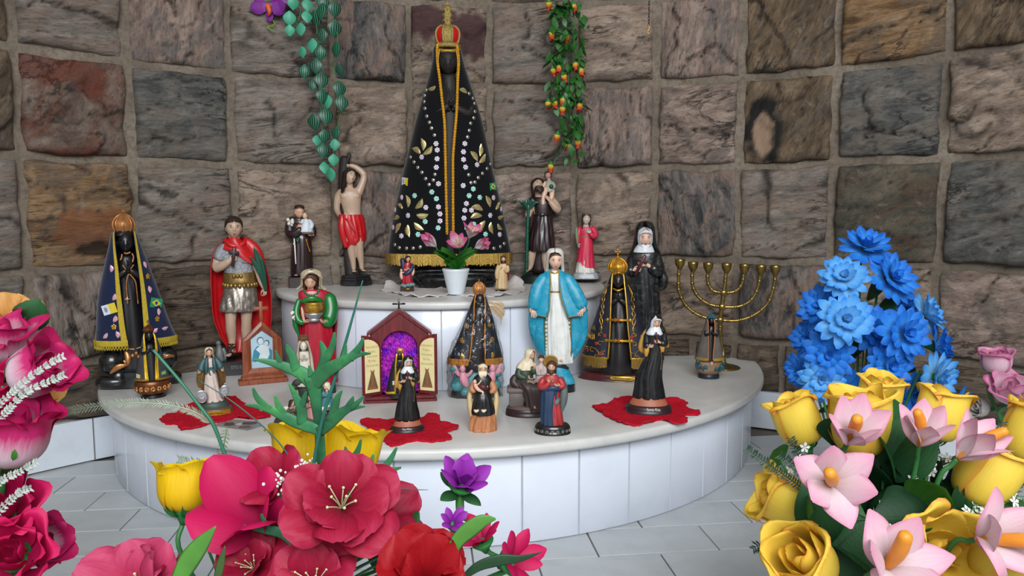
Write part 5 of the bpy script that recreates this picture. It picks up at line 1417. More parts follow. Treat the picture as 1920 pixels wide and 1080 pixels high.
# --- tall nun at the back
def nun(f, hd, hh, rot, veil, bib, robe, arms, cx, sizes, crossp, skin=SKIN2, cape=None, rb=None, base=None):
    R, P = f.r, f.p
    b = f.M(); head(b, P(*hd), hh, rot, 26, 18); b.tube([P(hd[0], hd[1]+hh*.3, hd[2]+hh*.1), P(hd[0], hd[1]+hh*.7, hd[2]+hh*.1)], hh*.24, 10, 2)
    b.loft(robe[1], 16)
    for (sh, el, wr, hdv, nrm, L, sd) in arms:
        b.tube([P(hd[0], sh[1], sh[2]), P(*sh), P(*el), P(*wr)], [L*.25, L*.25, L*.22, L*.17], 8, 2); hand(b, P(*wr), hdv, nrm, L, sd, .55)
    o = f.b(b, 'body', skin); features(f, P(*hd), hh, rot, parent=o)
    m = f.M(); m.loft(robe[0], 56, (1, 0), pleatf(15, 21), 4)
    for (sh, el, wr, hdv, nrm, L, sd) in arms:
        r = L*.5
        m.tube([P(*sh), P((sh[0]+el[0])/2, (sh[1]+el[1])/2, (sh[2]+el[2])/2), P(*el), P(el[0]*.45+wr[0]*.55, el[1]*.45+wr[1]*.55+r*.15, el[2]*.45+wr[2]*.55)], [r*.8, r, r*1.15, r*1.1], 12, 4)
    hb = f.b(m, 'habit', rb or BLACKGLOSS)
    h = hh
    m = f.M(); wm_ = []
    c = V(P(*hd))
    m.sheet([(.53*h, .1*h, .12*h, 0, 0, 0, .1, .1), (.47*h, .27*h, .3*h, 0, 0, 0, .3, .3), (.34*h, .37*h, .44*h, 0, 0, 0, .75, .75), (.1*h, .4*h, .46*h, 0, 0, 0, .8, .8), (-.2*h, .38*h, .44*h, 0, 0, 0, .78, .78), (-.42*h, .33*h, .42*h, 0, 0, 0, .5, .5), (-.55*h, .33*h, .42*h, 0, 0, 0, .05, .05)], 40, .03*h, None, 3)
    m.tube([(-.3*h, -.33*h, .2*h), (-.18*h, -.43*h, .33*h), (0, -.46*h, .35*h), (.18*h, -.43*h, .33*h), (.3*h, -.33*h, .2*h)], [(.04*h, .03*h), (.07*h, .03*h), (.08*h, .03*h), (.07*h, .03*h), (.04*h, .03*h)], 8, 3)
    m.xf(0, Matrix.Translation(c) @ Euler(rot).to_matrix().to_4x4())
    m.loft(bib, 40, (0, 0), pleatf(9, 2), 4)
    f.b(m, 'wimple', pm('white_linen_paint', '#d4d9dc', .4, var=.05), o)
    m = f.M(); m.sheet(veil, 48, h*.05, pleatf(8, 3), 4); f.b(m, 'veil', rb or BLACKGLOSS, o)
    if crossp:
        x, y, d, w, hgt, t, tilt = crossp
        m = f.M(); cross_shape(m, (0, 0), w, hgt, t, .28); m.xf(0, Matrix.Translation(V(P(x, y, d))) @ Euler((.15, tilt, 0)).to_matrix().to_4x4()); f.b(m, 'held_cross', pm('maroon_cross_paint', '#4a2224', .4))
    return o, hb
f = Fig('nun_statue', 'tall black habited nun with white bib and wooden cross, behind the carved madonna', 'statue', 1206, 682, 0, 0)
R, S, P = f.r, f.s, f.p
NUNB = pm('worn_black_paint', '#17191a', .28, var=.25, coat=.25, dirt='#9aa09c', dirt_amt=.16)
m = f.M(); m.loft([R(682, 1206, 36, 24), R(672, 1206, 37, 25), R(668, 1206, 34, 22)], 32); f.b(m, 'base', BLACKGLOSS)
nun(f, (1205.5, 447, -8), 37, (.12, 0, .1),
    [S(416, 1205, 6, 8, .4, .4, -3), S(419, 1205, 13, 16, 1.5, 1.5, -4), S(426, 1205, 17, 21, 5, 5, -4), S(432, 1205, 18.5, 21, 12, 12, -2), S(446, 1205, 20, 21, 15, 15, -1), S(462, 1205, 23, 20, 18.5, 18.5, 1), S(475, 1206, 29, 19, 25, 25, 3), S(500, 1208, 31, 19, 28, 28, 5, .04), S(535, 1211, 30, 19, 27, 27, 6, .06)],
    [R(459, 1205, 13, 15, -4, .02), R(466, 1204, 17, 17, -4, .02), R(472, 1203.5, 20, 19, -4, .015), R(474, 1203.5, 19.5, 18.5, -4)],
    ([R(674, 1207, 33, 24, 0, .07), R(650, 1207, 31, 23, 0, .07), R(600, 1207, 28, 21, 0, .06), R(550, 1206, 26, 20, 0, .05), R(515, 1205, 26, 19, 0, .03), R(490, 1204, 28.5, 18), R(475, 1204, 28, 16), R(468, 1204, 20, 13)], [R(470, 1204, 14, 10), R(500, 1204, 20, 14), R(540, 1205, 18, 14)]),
    [((1181, 484, 0), (1178, 507, -10), (1184, 507, -19), (.95, -.15, .05), (.1, .9, .3), 20, 1), ((1228, 482, 0), (1231, 508, -10), (1210, 497, -22), (-.95, -.15, .05), (-.1, .9, .3), 21, -1)],
    1205, None, (1197, 498, -24, 19, 42, 6, .45), rb=NUNB)
m = f.M()
for q in spline([P(1214, 516, -20), P(1216, 535, -22), P(1221, 560, -22), P(1220, 580, -22)], 7): m.ell(q, 1.2, 6, 4)
f.b(m, 'rosary', pm('dark_beads', '#3b3b3a', .4))
m = f.M(); m.tube([P(1236, 505, 4), P(1241, 525, 5), P(1238, 537, 6), P(1228, 540, 8)], [6, 9, 8, 5], 10, 4); f.b(m, 'veil_end', NUNB)
# ------------------------------------------------------------ small figures and things on the slabs
def robe(f, name, mat, rings, seed=1, n=44, pl=13, parent=None, caps=(1, 1)):
    m = f.M(); m.loft(rings, n, caps, pleatf(pl, seed), 4); return f.b(m, name, mat, parent)
def tubes(f, name, mat, specs, parent=None, n=10, sub=4):
    for pts, r in specs: m = f.M(); m.tube([f.p(*q) for q in pts], r, n, sub); o = f.b(m, name, mat, parent)
    return o
def bodyhead(f, hd, h, rot, skin, hands=(), neck=True, paint=True, torso=None, feet=()):
    b = f.M(); head(b, f.p(*hd), h, rot, 20, 14)
    b.tube([f.p(hd[0], hd[1]+h*.3, hd[2]+h*.1), f.p(hd[0], hd[1]+h*.75, hd[2]+h*.12)], h*.2, 8, 2)
    if torso: b.loft(torso, 16)
    for a in hands:
        hand(b, f.p(*a[0]), *a[1:]); w0 = f.p(hd[0], hd[1]+h*.9, hd[2]+h*.2); w1 = f.p(*a[0]); sd = 1 if w1[0] > w0[0] else -1
        b.tube([w0, (w0[0]+sd*h*.45, w0[1], w0[2]-h*.05), ((w0[0]+w1[0])/2+sd*h*.3, (w0[1]+w1[1])/2+h*.15, (w0[2]+w1[2])/2-h*.1), w1], [h*.12, h*.12, h*.11, h*.08], 8, 3)
    for a in feet: foot(b, f.p(*a[0]), a[1], a[2])
    o = f.b(b, 'body', skin)
    if paint: features(f, f.p(*hd), h, rot, parent=o)
    return o
def hood(f, hd, h, rot, mat, parent, drop=.8, name='veil', gap=.8, w=1.0):
    m = f.M()
    m.sheet([(.56*h, .1*h, .12*h, 0, 0, 0, .1, .1), (.5*h, .3*h, .34*h, 0, 0, 0, .15, .15), (.38*h, .42*h*w, .5*h, 0, 0, 0, gap*.7, gap*.7), (.1*h, .46*h*w, .53*h, 0, 0, .02, gap, gap), (-.3*h, .46*h*w, .5*h, 0, .03*h, .03, gap, gap), (-.3*h-drop*h, .62*h*w, .46*h, 0, .1*h, .05, gap*1.15, gap*1.15)], 36, .05*h, pleatf(9, 4), 3)
    m.xf(0, Matrix.Translation(V(f.p(*hd))) @ Euler(rot).to_matrix().to_4x4()); return f.b(m, name, mat, parent)
def oval_base(f, cx, rx, ry, y0, y1, mat, name='base', parent=None):
    h = y1-y0; R = f.r
    m = f.M(); m.loft([R(f.by, cx, rx*.97, ry*.97), R(f.by-h*.12, cx, rx, ry), R(f.by-h*.55, cx, rx*.99, ry*.99), R(f.by-h*.8, cx, rx*.95, ry*.95), R(f.by-h, cx, rx*.86, ry*.86)], 36, (1, 1), None, 2); return f.b(m, name, mat, parent)
DKMAROON = pm('dark_maroon_base', '#2b1a1e', .35, var=.2); TERRA = pm('terracotta_paint', '#9c5a40', .5, var=.12)
YLIN = pm('yellow_lining', '#b58a3a', .5, var=.12); TEALP = pm('teal_mantle_paint', '#2d4f52', .5, var=.2); CREAM = pm('cream_paint', '#d6c9ac', .5, var=.08)
BRASS = pm('aged_brass', '#8a7440', .32, .85, var=.25, vscale=60, dirt='#3f351d', dirt_amt=.45)
GOLDP = pm('old_gold_paint', '#9c7a3c', .4, .4, var=.2)

def rita(lab, bx, by, hd, h, rot, yb, hw, cross, w1, w2, bib, ybase, base_hw, mound, txt, tx, tw, elb):
    f = Fig('nun_statuette', lab, 'statue', bx, by, .003, .05)
    R, S, P = f.r, f.s, f.p
    b = oval_base(f, bx, base_hw, base_hw*.72, ybase, by+2, DKMAROON)
    m = f.M(); m.loft([R(ybase+3, bx, base_hw*.84, base_hw*.6), R(ybase-3, bx, base_hw*.82, base_hw*.58), R(mound, bx, base_hw*.6, base_hw*.42), R(mound-1.5, bx, base_hw*.3, base_hw*.2)], 32); f.b(m, 'earth_mound', TERRA, b)
    sc = f.M().sc; q = P(bx+tx, ybase+(by-ybase)*.78, -base_hw*.72)
    t = text_mesh('lettering', txt, tw*.32*sc[0], pm('white_lettering', '#d8d4cf', .5), b, (q[0]*sc[0], (q[1]-.9+abs(tx)**2*.006)*sc[1], q[2]*sc[2]), (pi/2, 0, tx*.014), .0001, tw*sc[0])
    x, y, d = hd; s = h/20
    nun(f, hd, h, rot,
        [S(y-12.2*s, x, 4*s, 5*s, .4, .4, -2*s), S(y-11.2*s, x, 7.5*s, 9*s, .8*s, .8*s, -2.4*s), S(y-8.2*s, x, 9.5*s, 12*s, 3.5*s, 3.5*s, -2.4*s), S(y-3*s, x+.3*s, 10.5*s, 12*s, 7.6*s, 7.6*s, -1.2*s), S(y+5*s, x+.5*s, 11.8*s, 11.5*s, 9*s, 9*s, 1), S(y+12*s, x+1*s, 15*s, 11*s, 12.5*s, 12.5*s, 2), S(y+28*s, x+1.5*s, 18*s, 11*s, 16.5*s, 16.5*s, 4, .05), S(y+41*s, x+2*s, 17*s, 9*s, 16.2*s, 16.2*s, 5, .08)],
        [R(y+6*s, x, 7*s, 8*s, -3), R(y+12*s, x-1*s, 10.5*s, 10*s, -3, .02), R(y+17*s, x-1*s, 12.5*s, 11*s, -3, .03), R(y+19*s, x-1*s, 12*s, 10.5*s, -3, .03)],
        ([R(mound+2, bx, hw, hw*.72, 0, .09), R(mound-12, bx, hw*.93, hw*.7, 0, .08), R((mound+y+50*s)/2, bx, hw*.8, hw*.62, 0, .07), R(y+50*s, x, 13*s, 10.5*s, 0, .05), R(y+36*s, x, 13.5*s, 10*s, 0, .02), R(y+24*s, x, 15*s, 10*s), R(y+16*s, x, 14*s, 9*s), R(y+11*s, x, 9*s, 7*s)], [R(y+14*s, x, 8*s, 6*s), R(y+40*s, x, 9*s, 7*s)]),
        [((x-13*s, y+20*s, 0), (x-13*s, y+36*s, -7*s), (w1[0]-8*s, w1[1]+1, -13*s), (.95, -.2, .15), (.1, .9, .3), 11*s, 1), ((x+14*s, y+19*s, 0), (x+14*s, y+33*s, -7*s), (w2[0]+6*s, w2[1]+1, -14*s), (-.95, -.2, .1), (-.1, .9, .3), 11*s, -1)],
        bx, None, (cross[0], cross[1], -15.5*s, 8*s, 17*s, 2.6*s, -.1), SKIN, rb=BLACKP)
    m = f.M()
    m.tube([P(x-9*s, y+8*s, 6), P(x-16*s, y+20*s, 6), P(x-20*s, y+38*s, 5), P(x-19*s, y+46*s, 4)], [(2*s, 1.5*s), (4*s, 3*s), (6*s, 4*s), (4*s, 3*s)], 10, 4)
    m.tube([P(x+8*s, y-3*s, 1), P(x+11*s, y+6*s, 3), P(x+17*s, y+24*s, 5), P(x+18*s, y+38*s, 4)], [(2*s, 3*s), (2.4*s, 3*s), (3*s, 3*s), (4*s, 3*s)], 10, 4)
    for (w, sg) in ((w1, -1), (w2, 1)): m.tube([P(w[0]+sg*9*s, w[1], -11*s), P(w[0]+sg*10*s, w[1]+8*s, -11*s), P(w[0]+sg*10.5*s, w[1]+15*s, -10*s)], [(4*s, 2.5*s), (4*s, 3*s), (2.5*s, 2*s)], 10, 3)
    f.b(m, 'yellow_lining', YLIN)
    m = f.M()
    for q in spline([P(x+9*s, y+46*s, -11*s), P(x+10*s, y+60*s, -12*s), P(x+9*s, y+74*s, -13*s)], 6): m.ell(q, .8*s, 6, 4)
    f.b(m, 'rosary', GOLDP)
BLACKP = pm('black_habit_paint', '#141516', .36, var=.2, coat=.1, dirt='#4a4a46', dirt_amt=.2)
rita('small nun figurine with red-brown cross on the middle red crochet doily', 763, 806, (766, 677, -4), 20, (.15, 0, .2), 787, 21, (764, 701), (760, 712.5), (764, 706.5), 0, 797, 32, 783, 'Sta. Rita', -2, 17, 0)
rita('nun figurine with pinkish cross and yellow veil lining on the right red crochet doily', 1215, 772, (1225, 603, -5), 24, (.2, .15, .35), 745, 27, (1227, 632), (1221, 649), (1226, 640), 0, 759, 44, 743, 'Santa Rita', 8, 25, 0)

# veiled woman with gilt jar
f = Fig('veiled_saint_statue', 'red and green robed woman in white gilt veil holding a gold jar and silver bowl', 'statue', 597, 736, 0, .05, None, .8)
R, P = f.r, f.p
oval_base(f, 597, 33, 22, 716, 736, pm('green_rock', '#1f3a2a', .6, var=.3))
o = bodyhead(f, (587, 525, -7), 31, (.3, .05, -.15), SKIN, [((617, 604, -26), (-.9, -.3, .1), (.1, .4, .9), 20, -1, .5), ((573, 601, -24), (.8, -.4, .1), (0, .4, .9), 18, 1, .6)], torso=[R(543, 590, 12, 10), R(580, 594, 20, 14), R(620, 597, 18, 14)])
hair(f, P(587, 525, -6), 32, HAIRM, o, (.3, .05, -.15), .7, .95, 1.12, seed=14)
CRED = pm('deep_red_paint', '#a3142a', .32, var=.12, coat=.2); EMER = pm('emerald_paint', '#0e6a2c', .35, var=.2, coat=.2)
hood(f, (589, 522, -5), 35, (.25, .05, -.1), pm('white_gilt_veil', '#c9bda2', .4, .2, var=.25, vscale=70, dirt='#8f6a30', dirt_amt=.6), o, .25, 'veil', 1.0, 1.25)
m = f.M(); m.tube([P(572, 519, -14), P(580, 510, -21), P(590, 508, -23), P(602, 513, -18), P(608, 520, -8)], [(3, 2.4)]*5, 8, 3); f.b(m, 'veil_band', pm('white_gilt_veil', ''), o)
robe(f, 'red_dress', CRED, [R(716, 597, 33, 24, 0, .08), R(690, 597, 32, 23, 0, .08), R(655, 597, 31, 22, 0, .07), R(620, 597, 29, 20, 0, .05), R(590, 596, 27, 18, 0, .02), R(560, 594, 29, 17), R(545, 592, 27, 14), R(540, 590, 15, 11)], 6, 56, 15)
m = f.M(); m.sheet([f.s(546, 596, 28, 16, 20, 20, 2), f.s(560, 598, 34, 18, 28, 28, 2), f.s(590, 599, 38, 20, 33, 33, 3, .04), f.s(640, 598, 34, 22, 31, 31, 4, .06), f.s(690, 597, 34, 24, 31.5, 31.5, 4, .06)], 48, 2, pleatf(9, 2), 4); f.b(m, 'red_mantle', CRED)
tubes(f, 'green_sleeve', EMER, [([(621, 556, -6), (624, 580, -14), (618, 600, -21), (612, 604, -25)], [(12, 11), (14, 13), (13, 13), (8, 8)]), ([(565, 560, -6), (559, 580, -11), (562, 596, -18), (570, 602, -22)], [5, 6, 6, 5]), ([(572, 562, -19), (588, 557, -23), (606, 562, -19)], [4, 6, 4]), ([(559, 580, -6), (557, 605, -8), (563, 625, -10)], [6, 5, 2])], n=12)
m = f.M(); m.lathe([(0, 12), (2, 14.5), (6, 16.5), (12, 17), (16, 16), (18, 17.5), (19, 16)], 24, P(591, 584, -26)); f.b(m, 'gold_jar', GOLD)
m = f.M(); m.lathe([(0, 7), (2, 11), (5, 12.5), (7, 9), (9, 14), (14, 16.5), (16, 17), (17, 15)], 24, P(591, 601, -26)); f.b(m, 'silver_bowl', SILVER)
m = f.M()
for k in range(9): m.ell(P(588+13*cos(pi*k/8), 543+8*sin(pi*k/8), -16), 2, 8, 6)
f.b(m, 'necklace', EMER)
m = f.M()
for k in range(6): m.ell(P(555+4*cos(k), 588+7*sin(k*1.3), -17), (3.4, 2.5, 3), 8, 6)
f.b(m, 'white_blossom', WHITEP)

# shrine group with kneeling children
f = Fig('apparition_group', 'pale virgin figurine with kneeling children and lambs on a dark rock, behind the antler leaf', 'statue', 575, 797, 0, 0)
R, P = f.r, f.p
ROCK = pm('dark_grey_rock', '#3a3733', .7, var=.35, bump=.5)
m = f.M(); m.loft([R(797, 575, 61, 34), R(792, 575, 63, 36), R(781, 575, 60, 34), R(774, 575, 52, 28), R(772, 575, 30, 16)], 36, (1, 1), pleatf(12, 3), 2); bs = f.b(m, 'base', ROCK)
m = f.M(); m.tube([P(575, 775, 8), P(573, 750, 8), P(574, 722, 6)], [16, 11, 15], 12, 3)
for k in range(8): m.ell(P(574+20*cos(k*.8), 716+5*sin(k*2), 4+12*sin(k*.8)), (10, 8, 7), 10, 6)
f.b(m, 'oak_stump', pm('dark_moss', '#2b3329', .7, var=.3), bs)
PW = pm('antique_white_paint', '#c6c0b2', .5, var=.1, dirt='#7d7362', dirt_amt=.4)
o = bodyhead(f, (572.5, 646, -3), 19, (.15, 0, .05), PW, [((570, 671, -15), (.1, -.1, 1), (1, 0, 0), 11, -1, .05), ((576, 671, -15), (-.1, -.1, 1), (-1, 0, 0), 11, 1, .05)], torso=[R(655, 573, 8, 6), R(690, 574, 9, 8)])
robe(f, 'robe', PW, [R(720, 574, 16, 13, 0, .08), R(700, 574, 14, 12, 0, .08), R(675, 574, 12, 10, 0, .03), R(660, 573, 11, 8), R(655, 573, 7, 6)], 7)
m = f.M(); rr = m.sheet([f.s(634, 572.5, 3, 4, 1, 1), f.s(637, 572.5, 9, 10, 5, 5), f.s(650, 573, 12, 12, 9, 9), f.s(668, 574, 15, 13, 10, 10, 1, .03), f.s(695, 575, 16, 14, 11, 11, 1, .05), f.s(718, 576, 17, 14, 12, 12, 1, .05)], 44, 1, pleatf(9, 5), 4); mt = f.b(m, 'mantle', PW)
m = f.M(); m.tube([r[0] for r in rr], .8, 5, 1); m.tube([r[-1] for r in rr], .8, 5, 1); f.b(m, 'gilt_edge', GOLDP, mt)
crown(f, 573, 624, 636, 8.5, pm('brown_gilt', '#6b5036', .5, .4, var=.3), cross=False)
def kid(x, y, d, hh, skin, rmat, hmat, nm, turn):
    b = f.M(); head(b, P(x, y, d), hh, (.2, 0, turn), 14, 10); hand(b, P(x+hh*.5*turn, y+hh*1.1, d-hh*.6), (.1, -.2, 1), (turn or 1, 0, 0), hh*.55, 1, .1); b.tube([P(x, y+hh*.3, d+1), P(x, y+hh*.8, d+2)], hh*.2, 8, 2); k = f.b(b, nm, skin, bs)
    m = f.M(); m.loft([R(y+hh*2.9, x, hh*1.0, hh*1.0, d+3, .08), R(y+hh*2, x, hh*.8, hh*.7, d+2, .08), R(y+hh*1.1, x, hh*.6, hh*.45, d+1), R(y+hh*.65, x, hh*.35, hh*.3, d+1)], 24, (1, 1), pleatf(8, 2), 3)
    for s in (-1, 1): m.tube([P(x+s*hh*.5, y+hh*.9, d), P(x+s*hh*.6, y+hh*1.4, d-hh*.3), P(x+hh*.4*turn, y+hh*1.2, d-hh*.6)], hh*.22, 8, 3)
    f.b(m, 'clothes', rmat, k); m = f.M(); m.sheet([(.55*hh, .1*hh, .1*hh, 0, 0, 0, .1, .1), (.35*hh, .42*hh, .5*hh, 0, 0, 0, .5, .5), (-.1*hh, .46*hh, .5*hh, 0, .05*hh, .03, .95, .95), (-.6*hh, .5*hh, .4*hh, 0, .1*hh, .05, 1.1, 1.1)], 24, .06*hh, pleatf(8, 3), 3)
    m.xf(0, Matrix.Translation(V(P(x, y, d))) @ Euler((.2, 0, turn)).to_matrix().to_4x4()); f.b(m, 'head_cover', hmat, k)
kid(614, 724, -6, 14, SKIN2, pm('teal_skirt', '#3f7378', .5), CREAM, 'kneeling_girl', -.9)
kid(583, 745, -22, 12, SKIN2, pm('dusty_pink', '#9c6a64', .5), pm('dusty_pink', ''), 'kneeling_girl', -.5)
kid(548, 752, -16, 12, SKIN, pm('brown_coat', '#4a4034', .5), HAIRB, 'kneeling_boy', .7)
def lamb(x, y, d, s, rz):
    m = f.M(); m.tube([P(x-8*s, y, d), P(x, y-1*s, d), P(x+8*s, y, d)], [4*s, 5.4*s, 4.5*s], 10, 3); m.tube([P(x+8*s, y-2*s, d), P(x+12*s, y-7*s, d-1), P(x+15*s, y-6*s, d-2)], [3*s, 2.8*s, 1.6*s], 8, 3)
    for q in (-6, -3, 4, 7): m.tube([P(x+q*s, y+2*s, d+(2 if q in (-3, 7) else -2)), P(x+q*s, y+6*s, d), P(x+q*s, y+10*s, d)], [1.5*s, 1.2*s, 1.2*s], 6, 2)
    m.ell(P(x+11*s, y-9*s, d+2), (1*s, 1*s, 2*s), 6, 4); f.b(m, 'lamb', PW, bs)
lamb(538, 762, -10, .9, 0); lamb(606, 768, -22, .8, 0)

# medal virgin
f = Fig('medal_virgin_statuette', 'small virgin in teal and brown mantle between two silver medals on the left red doily', 'statue', 404, 772, .003, 0)
R, P = f.r, f.p
b = oval_base(f, 404, 33, 24, 763, 775, pm('brown_varnish', '#5b4028', .4, var=.25))
m = f.M(); m.loft([R(766, 403, 27, 20), R(756, 402, 27, 20), R(749, 401, 22, 16), R(746, 400, 12, 9)], 28); f.b(m, 'globe', pm('dull_green', '#33473f', .5, var=.25), b)
m = f.M()
for z, o_ in ((767, 0), (776, 0)): pass
rows = [[((33.6*sin(a)), -24.6*cos(a), f.by-y) for a in [-.95+1.9*i/12 for i in range(13)]] for y in (763.5, 771.5)]
m.grid(rows); m.grid([[(x*.97, y*.97, z) for x, y, z in r] for r in rows], flip=True); pl = f.b(m, 'name_plate', pm('brass_plate', '#c9a136', .35, .6), b)
sc = f.M().sc; text_mesh('lettering', 'Medalha Milagrosa', 4.6*sc[0], EYED, pl, (-2*sc[0], -25*sc[1], 4.5*sc[2]), (pi/2, 0, 0), .0001, 30*sc[0])
o = bodyhead(f, (396, 657, -3), 18, (.1, 0, .05), SKIN, [((379, 687, -9), (-.35, -.3, -.9), (-.3, -1, .2), 11, 1, .3, .2), ((417, 686, -9), (.3, -.3, -.9), (.3, -1, .2), 11, -1, .3, .2)], torso=[R(667, 397, 8, 6), R(690, 397, 9, 7)])
hair(f, P(396, 657, -2.6), 18, HAIRM, o, (.1, 0, .05), .3, .95, 1.0, seed=9); hood(f, (396, 657, -2), 18, (.1, 0, .05), CREAM, o, .4, 'veil', 1.0)
robe(f, 'dress', pm('pinkish_white_paint', '#c9b8ae', .5, var=.1, dirt='#8c7466', dirt_amt=.35), [R(753, 402, 19, 15, 0, .1), R(742, 400, 16, 13, 0, .1), R(715, 398, 12.5, 11, 0, .08), R(692, 397.5, 9.5, 9, 0, .04), R(686, 397, 9, 8.4), R(672, 397, 10, 7.5), R(667, 397, 6, 5)], 5)
m = f.M(); m.sheet([f.s(668, 397, 12, 8, 6, 6, 1), f.s(678, 397.5, 19, 10, 9, 9, 1), f.s(692, 398, 25, 12, 12, 12, 2, .04), f.s(712, 398, 26, 12, 14, 14, 3, .06), f.s(728, 399, 20, 11, 14, 14, 3, .06), f.s(738, 400, 14, 10, 11, 11, 3)], 44, 1, pleatf(12, 3), 4); mt = f.b(m, 'mantle', pm('brown_gilt_mantle', '#7a5c34', .42, .3, var=.3, vscale=90))
tubes(f, 'teal_sleeve', TEALP, [([(388, 670, -1), (382, 680, -4), (380, 690, -8)], [(6, 5), (7, 6), (6, 5)]), ([(406, 670, -1), (413, 679, -4), (416, 688, -8)], [(6, 5), (7, 6), (6, 5)]), ([(391, 668, -7), (390, 684, -10), (389, 696, -11)], [3, 4, 2]), ([(404, 668, -7), (405, 682, -10), (407, 692, -11)], [3, 4, 2])], mt)
tubes(f, 'sash', TEALP, [([(389, 686, -7), (397, 687, -10.5), (405, 686, -7)], [1.6]*3), ([(396, 687, -11), (394, 694, -12), (397, 700, -12)], [1.6, 1.6, 1]), ([(398, 687, -11), (402, 692, -12), (404, 697, -12)], [1.6, 1.6, 1])])
for x, y, rx, rz, t in ((379, 740, 11, 12.5, -.2), (421, 733, 9, 11.5, .2)):
    m = f.M(); m.lathe([(-.8, 1), (-.8, .95), (.8, .95), (.8, 1)], 24)
    v0 = m.v; m.v = []; m.f = []; m.mi = []
    m.ell((0, 0, 0), (rx, 1.4, rz), 24, 10); m.tube([(rx*.85*cos(k*pi/12), -1.1, rz*.85*sin(k*pi/12)) for k in range(25)], .6, 6, 1)
    m.tube([(2*cos(k*pi/6), 0, rz+1.5+2*sin(k*pi/6)) for k in range(13)], .7, 6, 1)
    cross_shape(m, (0, 2), 6, 6, 1.2, .5, -1.6); m.tube([(-4, -1.6, -5), (-2, -1.6, -1), (0, -1.6, -4), (2, -1.6, -1), (4, -1.6, -5)], .6, 5, 1)
    m.xf(0, Matrix.Translation(V(P(x, y, -22))) @ Euler((.1, t, 0)).to_matrix().to_4x4()); f.b(m, 'silver_medal', SILVER)

# seated bearded man with child
f = Fig('bearded_saint_statuette', 'seated white bearded figurine in black cape over orange skirt, holding a child', 'statue', 905, 806, 0, 0)
R, P = f.r, f.p
ORANGE = pm('orange_clay_paint', '#b0744c', .5, var=.15); 
robe(f, 'orange_skirt', ORANGE, [R(806, 905, 22, 17, 0, .12), R(795, 905, 21, 16, 0, .13), R(775, 905, 19, 15, 0, .12), R(760, 905, 17, 13, 0, .08)], 4, 48, 13)
robe(f, 'black_skirt', BLACKP, [R(774, 905, 19.5, 18, -2, .07), R(765, 905, 20, 18, -2, .07), R(745, 905, 16, 16, -3, .05), R(732, 904, 13.5, 13, -2)], 8, 44, 11)
o = bodyhead(f, (905, 689, -3), 18, (.2, .05, .15), SKIN, [((912, 728, -16), (-.9, -.2, .2), (0, .6, .8), 10, -1, .4), ((893, 722, -15), (.8, -.3, -.2), (0, .6, .8), 10, 1, .4)], torso=[R(700, 904, 9, 7), R(740, 904, 12, 10)])
robe(f, 'black_cape', BLACKP, [R(736, 904, 17, 13, 0, .05), R(722, 904, 19, 12.5, 0, .04), R(708, 904, 17, 11), R(700, 904, 10, 8)], 3)
hair(f, P(905, 689, -2.6), 18.5, CREAM, o, (.2, .05, .15), .55, 1.05, 1.15, seed=7)
m = f.M()
for k in range(7): m.tube([P(899+k*2, 695, -10), P(899.5+k*1.8, 701, -12), P(901+k*1.3, 706+2*sin(k), -11)], [1.8, 2.2, .8], 6, 3)
f.b(m, 'beard', CREAM, o)
m = f.M(); m.lathe([(0, 6.5), (3, 6.6), (5.5, 4.5), (6.6, 1)], 16); m.xf(0, Matrix.Translation(V(P(905, 684, -1))) @ Euler((.2, .1, 0)).to_matrix().to_4x4()); f.b(m, 'maroon_cap', pm('maroon_cap', '#5a2824', .5), o)
tubes(f, 'orange_sleeve', ORANGE, [([(921, 716, -3), (925, 728, -8), (920, 734, -12)], [(6, 5), (7, 6), (4, 4)]), ([(888, 716, -3), (885, 728, -8), (889, 732, -12)], [(5, 5), (6, 6), (4, 4)])])
m = f.M()
for s in (-1, 1): m.tube([P(905+s*20, 722, 3), P(905+s*25, 742, 2), P(905+s*23, 765, 2), P(905+s*20, 790, 3)], [(4, 6), (5, 8), (6, 8), (3, 4)], 10, 4)
f.b(m, 'cream_lining', pm('cream_drape', '#c9b183', .5, var=.12))
m = f.M(); head(m, P(890, 714, -19), 9, (.1, 0, -.3), 14, 10); m.tube([P(890, 718, -18), P(894, 726, -18), P(900, 731, -19)], [3, 4, 3], 8, 3); m.tube([P(900, 731, -19), P(905, 734, -21), P(904, 740, -20)], [2.4, 2.2, 1.6], 8, 3); m.tube([P(892, 721, -19), P(898, 717, -22), P(902, 711, -23)], [1.8, 1.6, 1.3], 8, 3); c = f.b(m, 'child', SKIN2)
tubes(f, 'dark_red_cloth', pm('dark_red_cloth', '#4f1c22', .5), [([(898, 722, -17), (906, 724, -19), (912, 728, -17)], [4, 5.5, 3])], c)
for x in (892, 906): 
    m = f.M(); m.tube([P(x-3, 768, -21), P(x, 770, -23), P(x+4, 768, -21)], [2, 3, 2], 8, 3); f.b(m, 'shoe', CREAM)

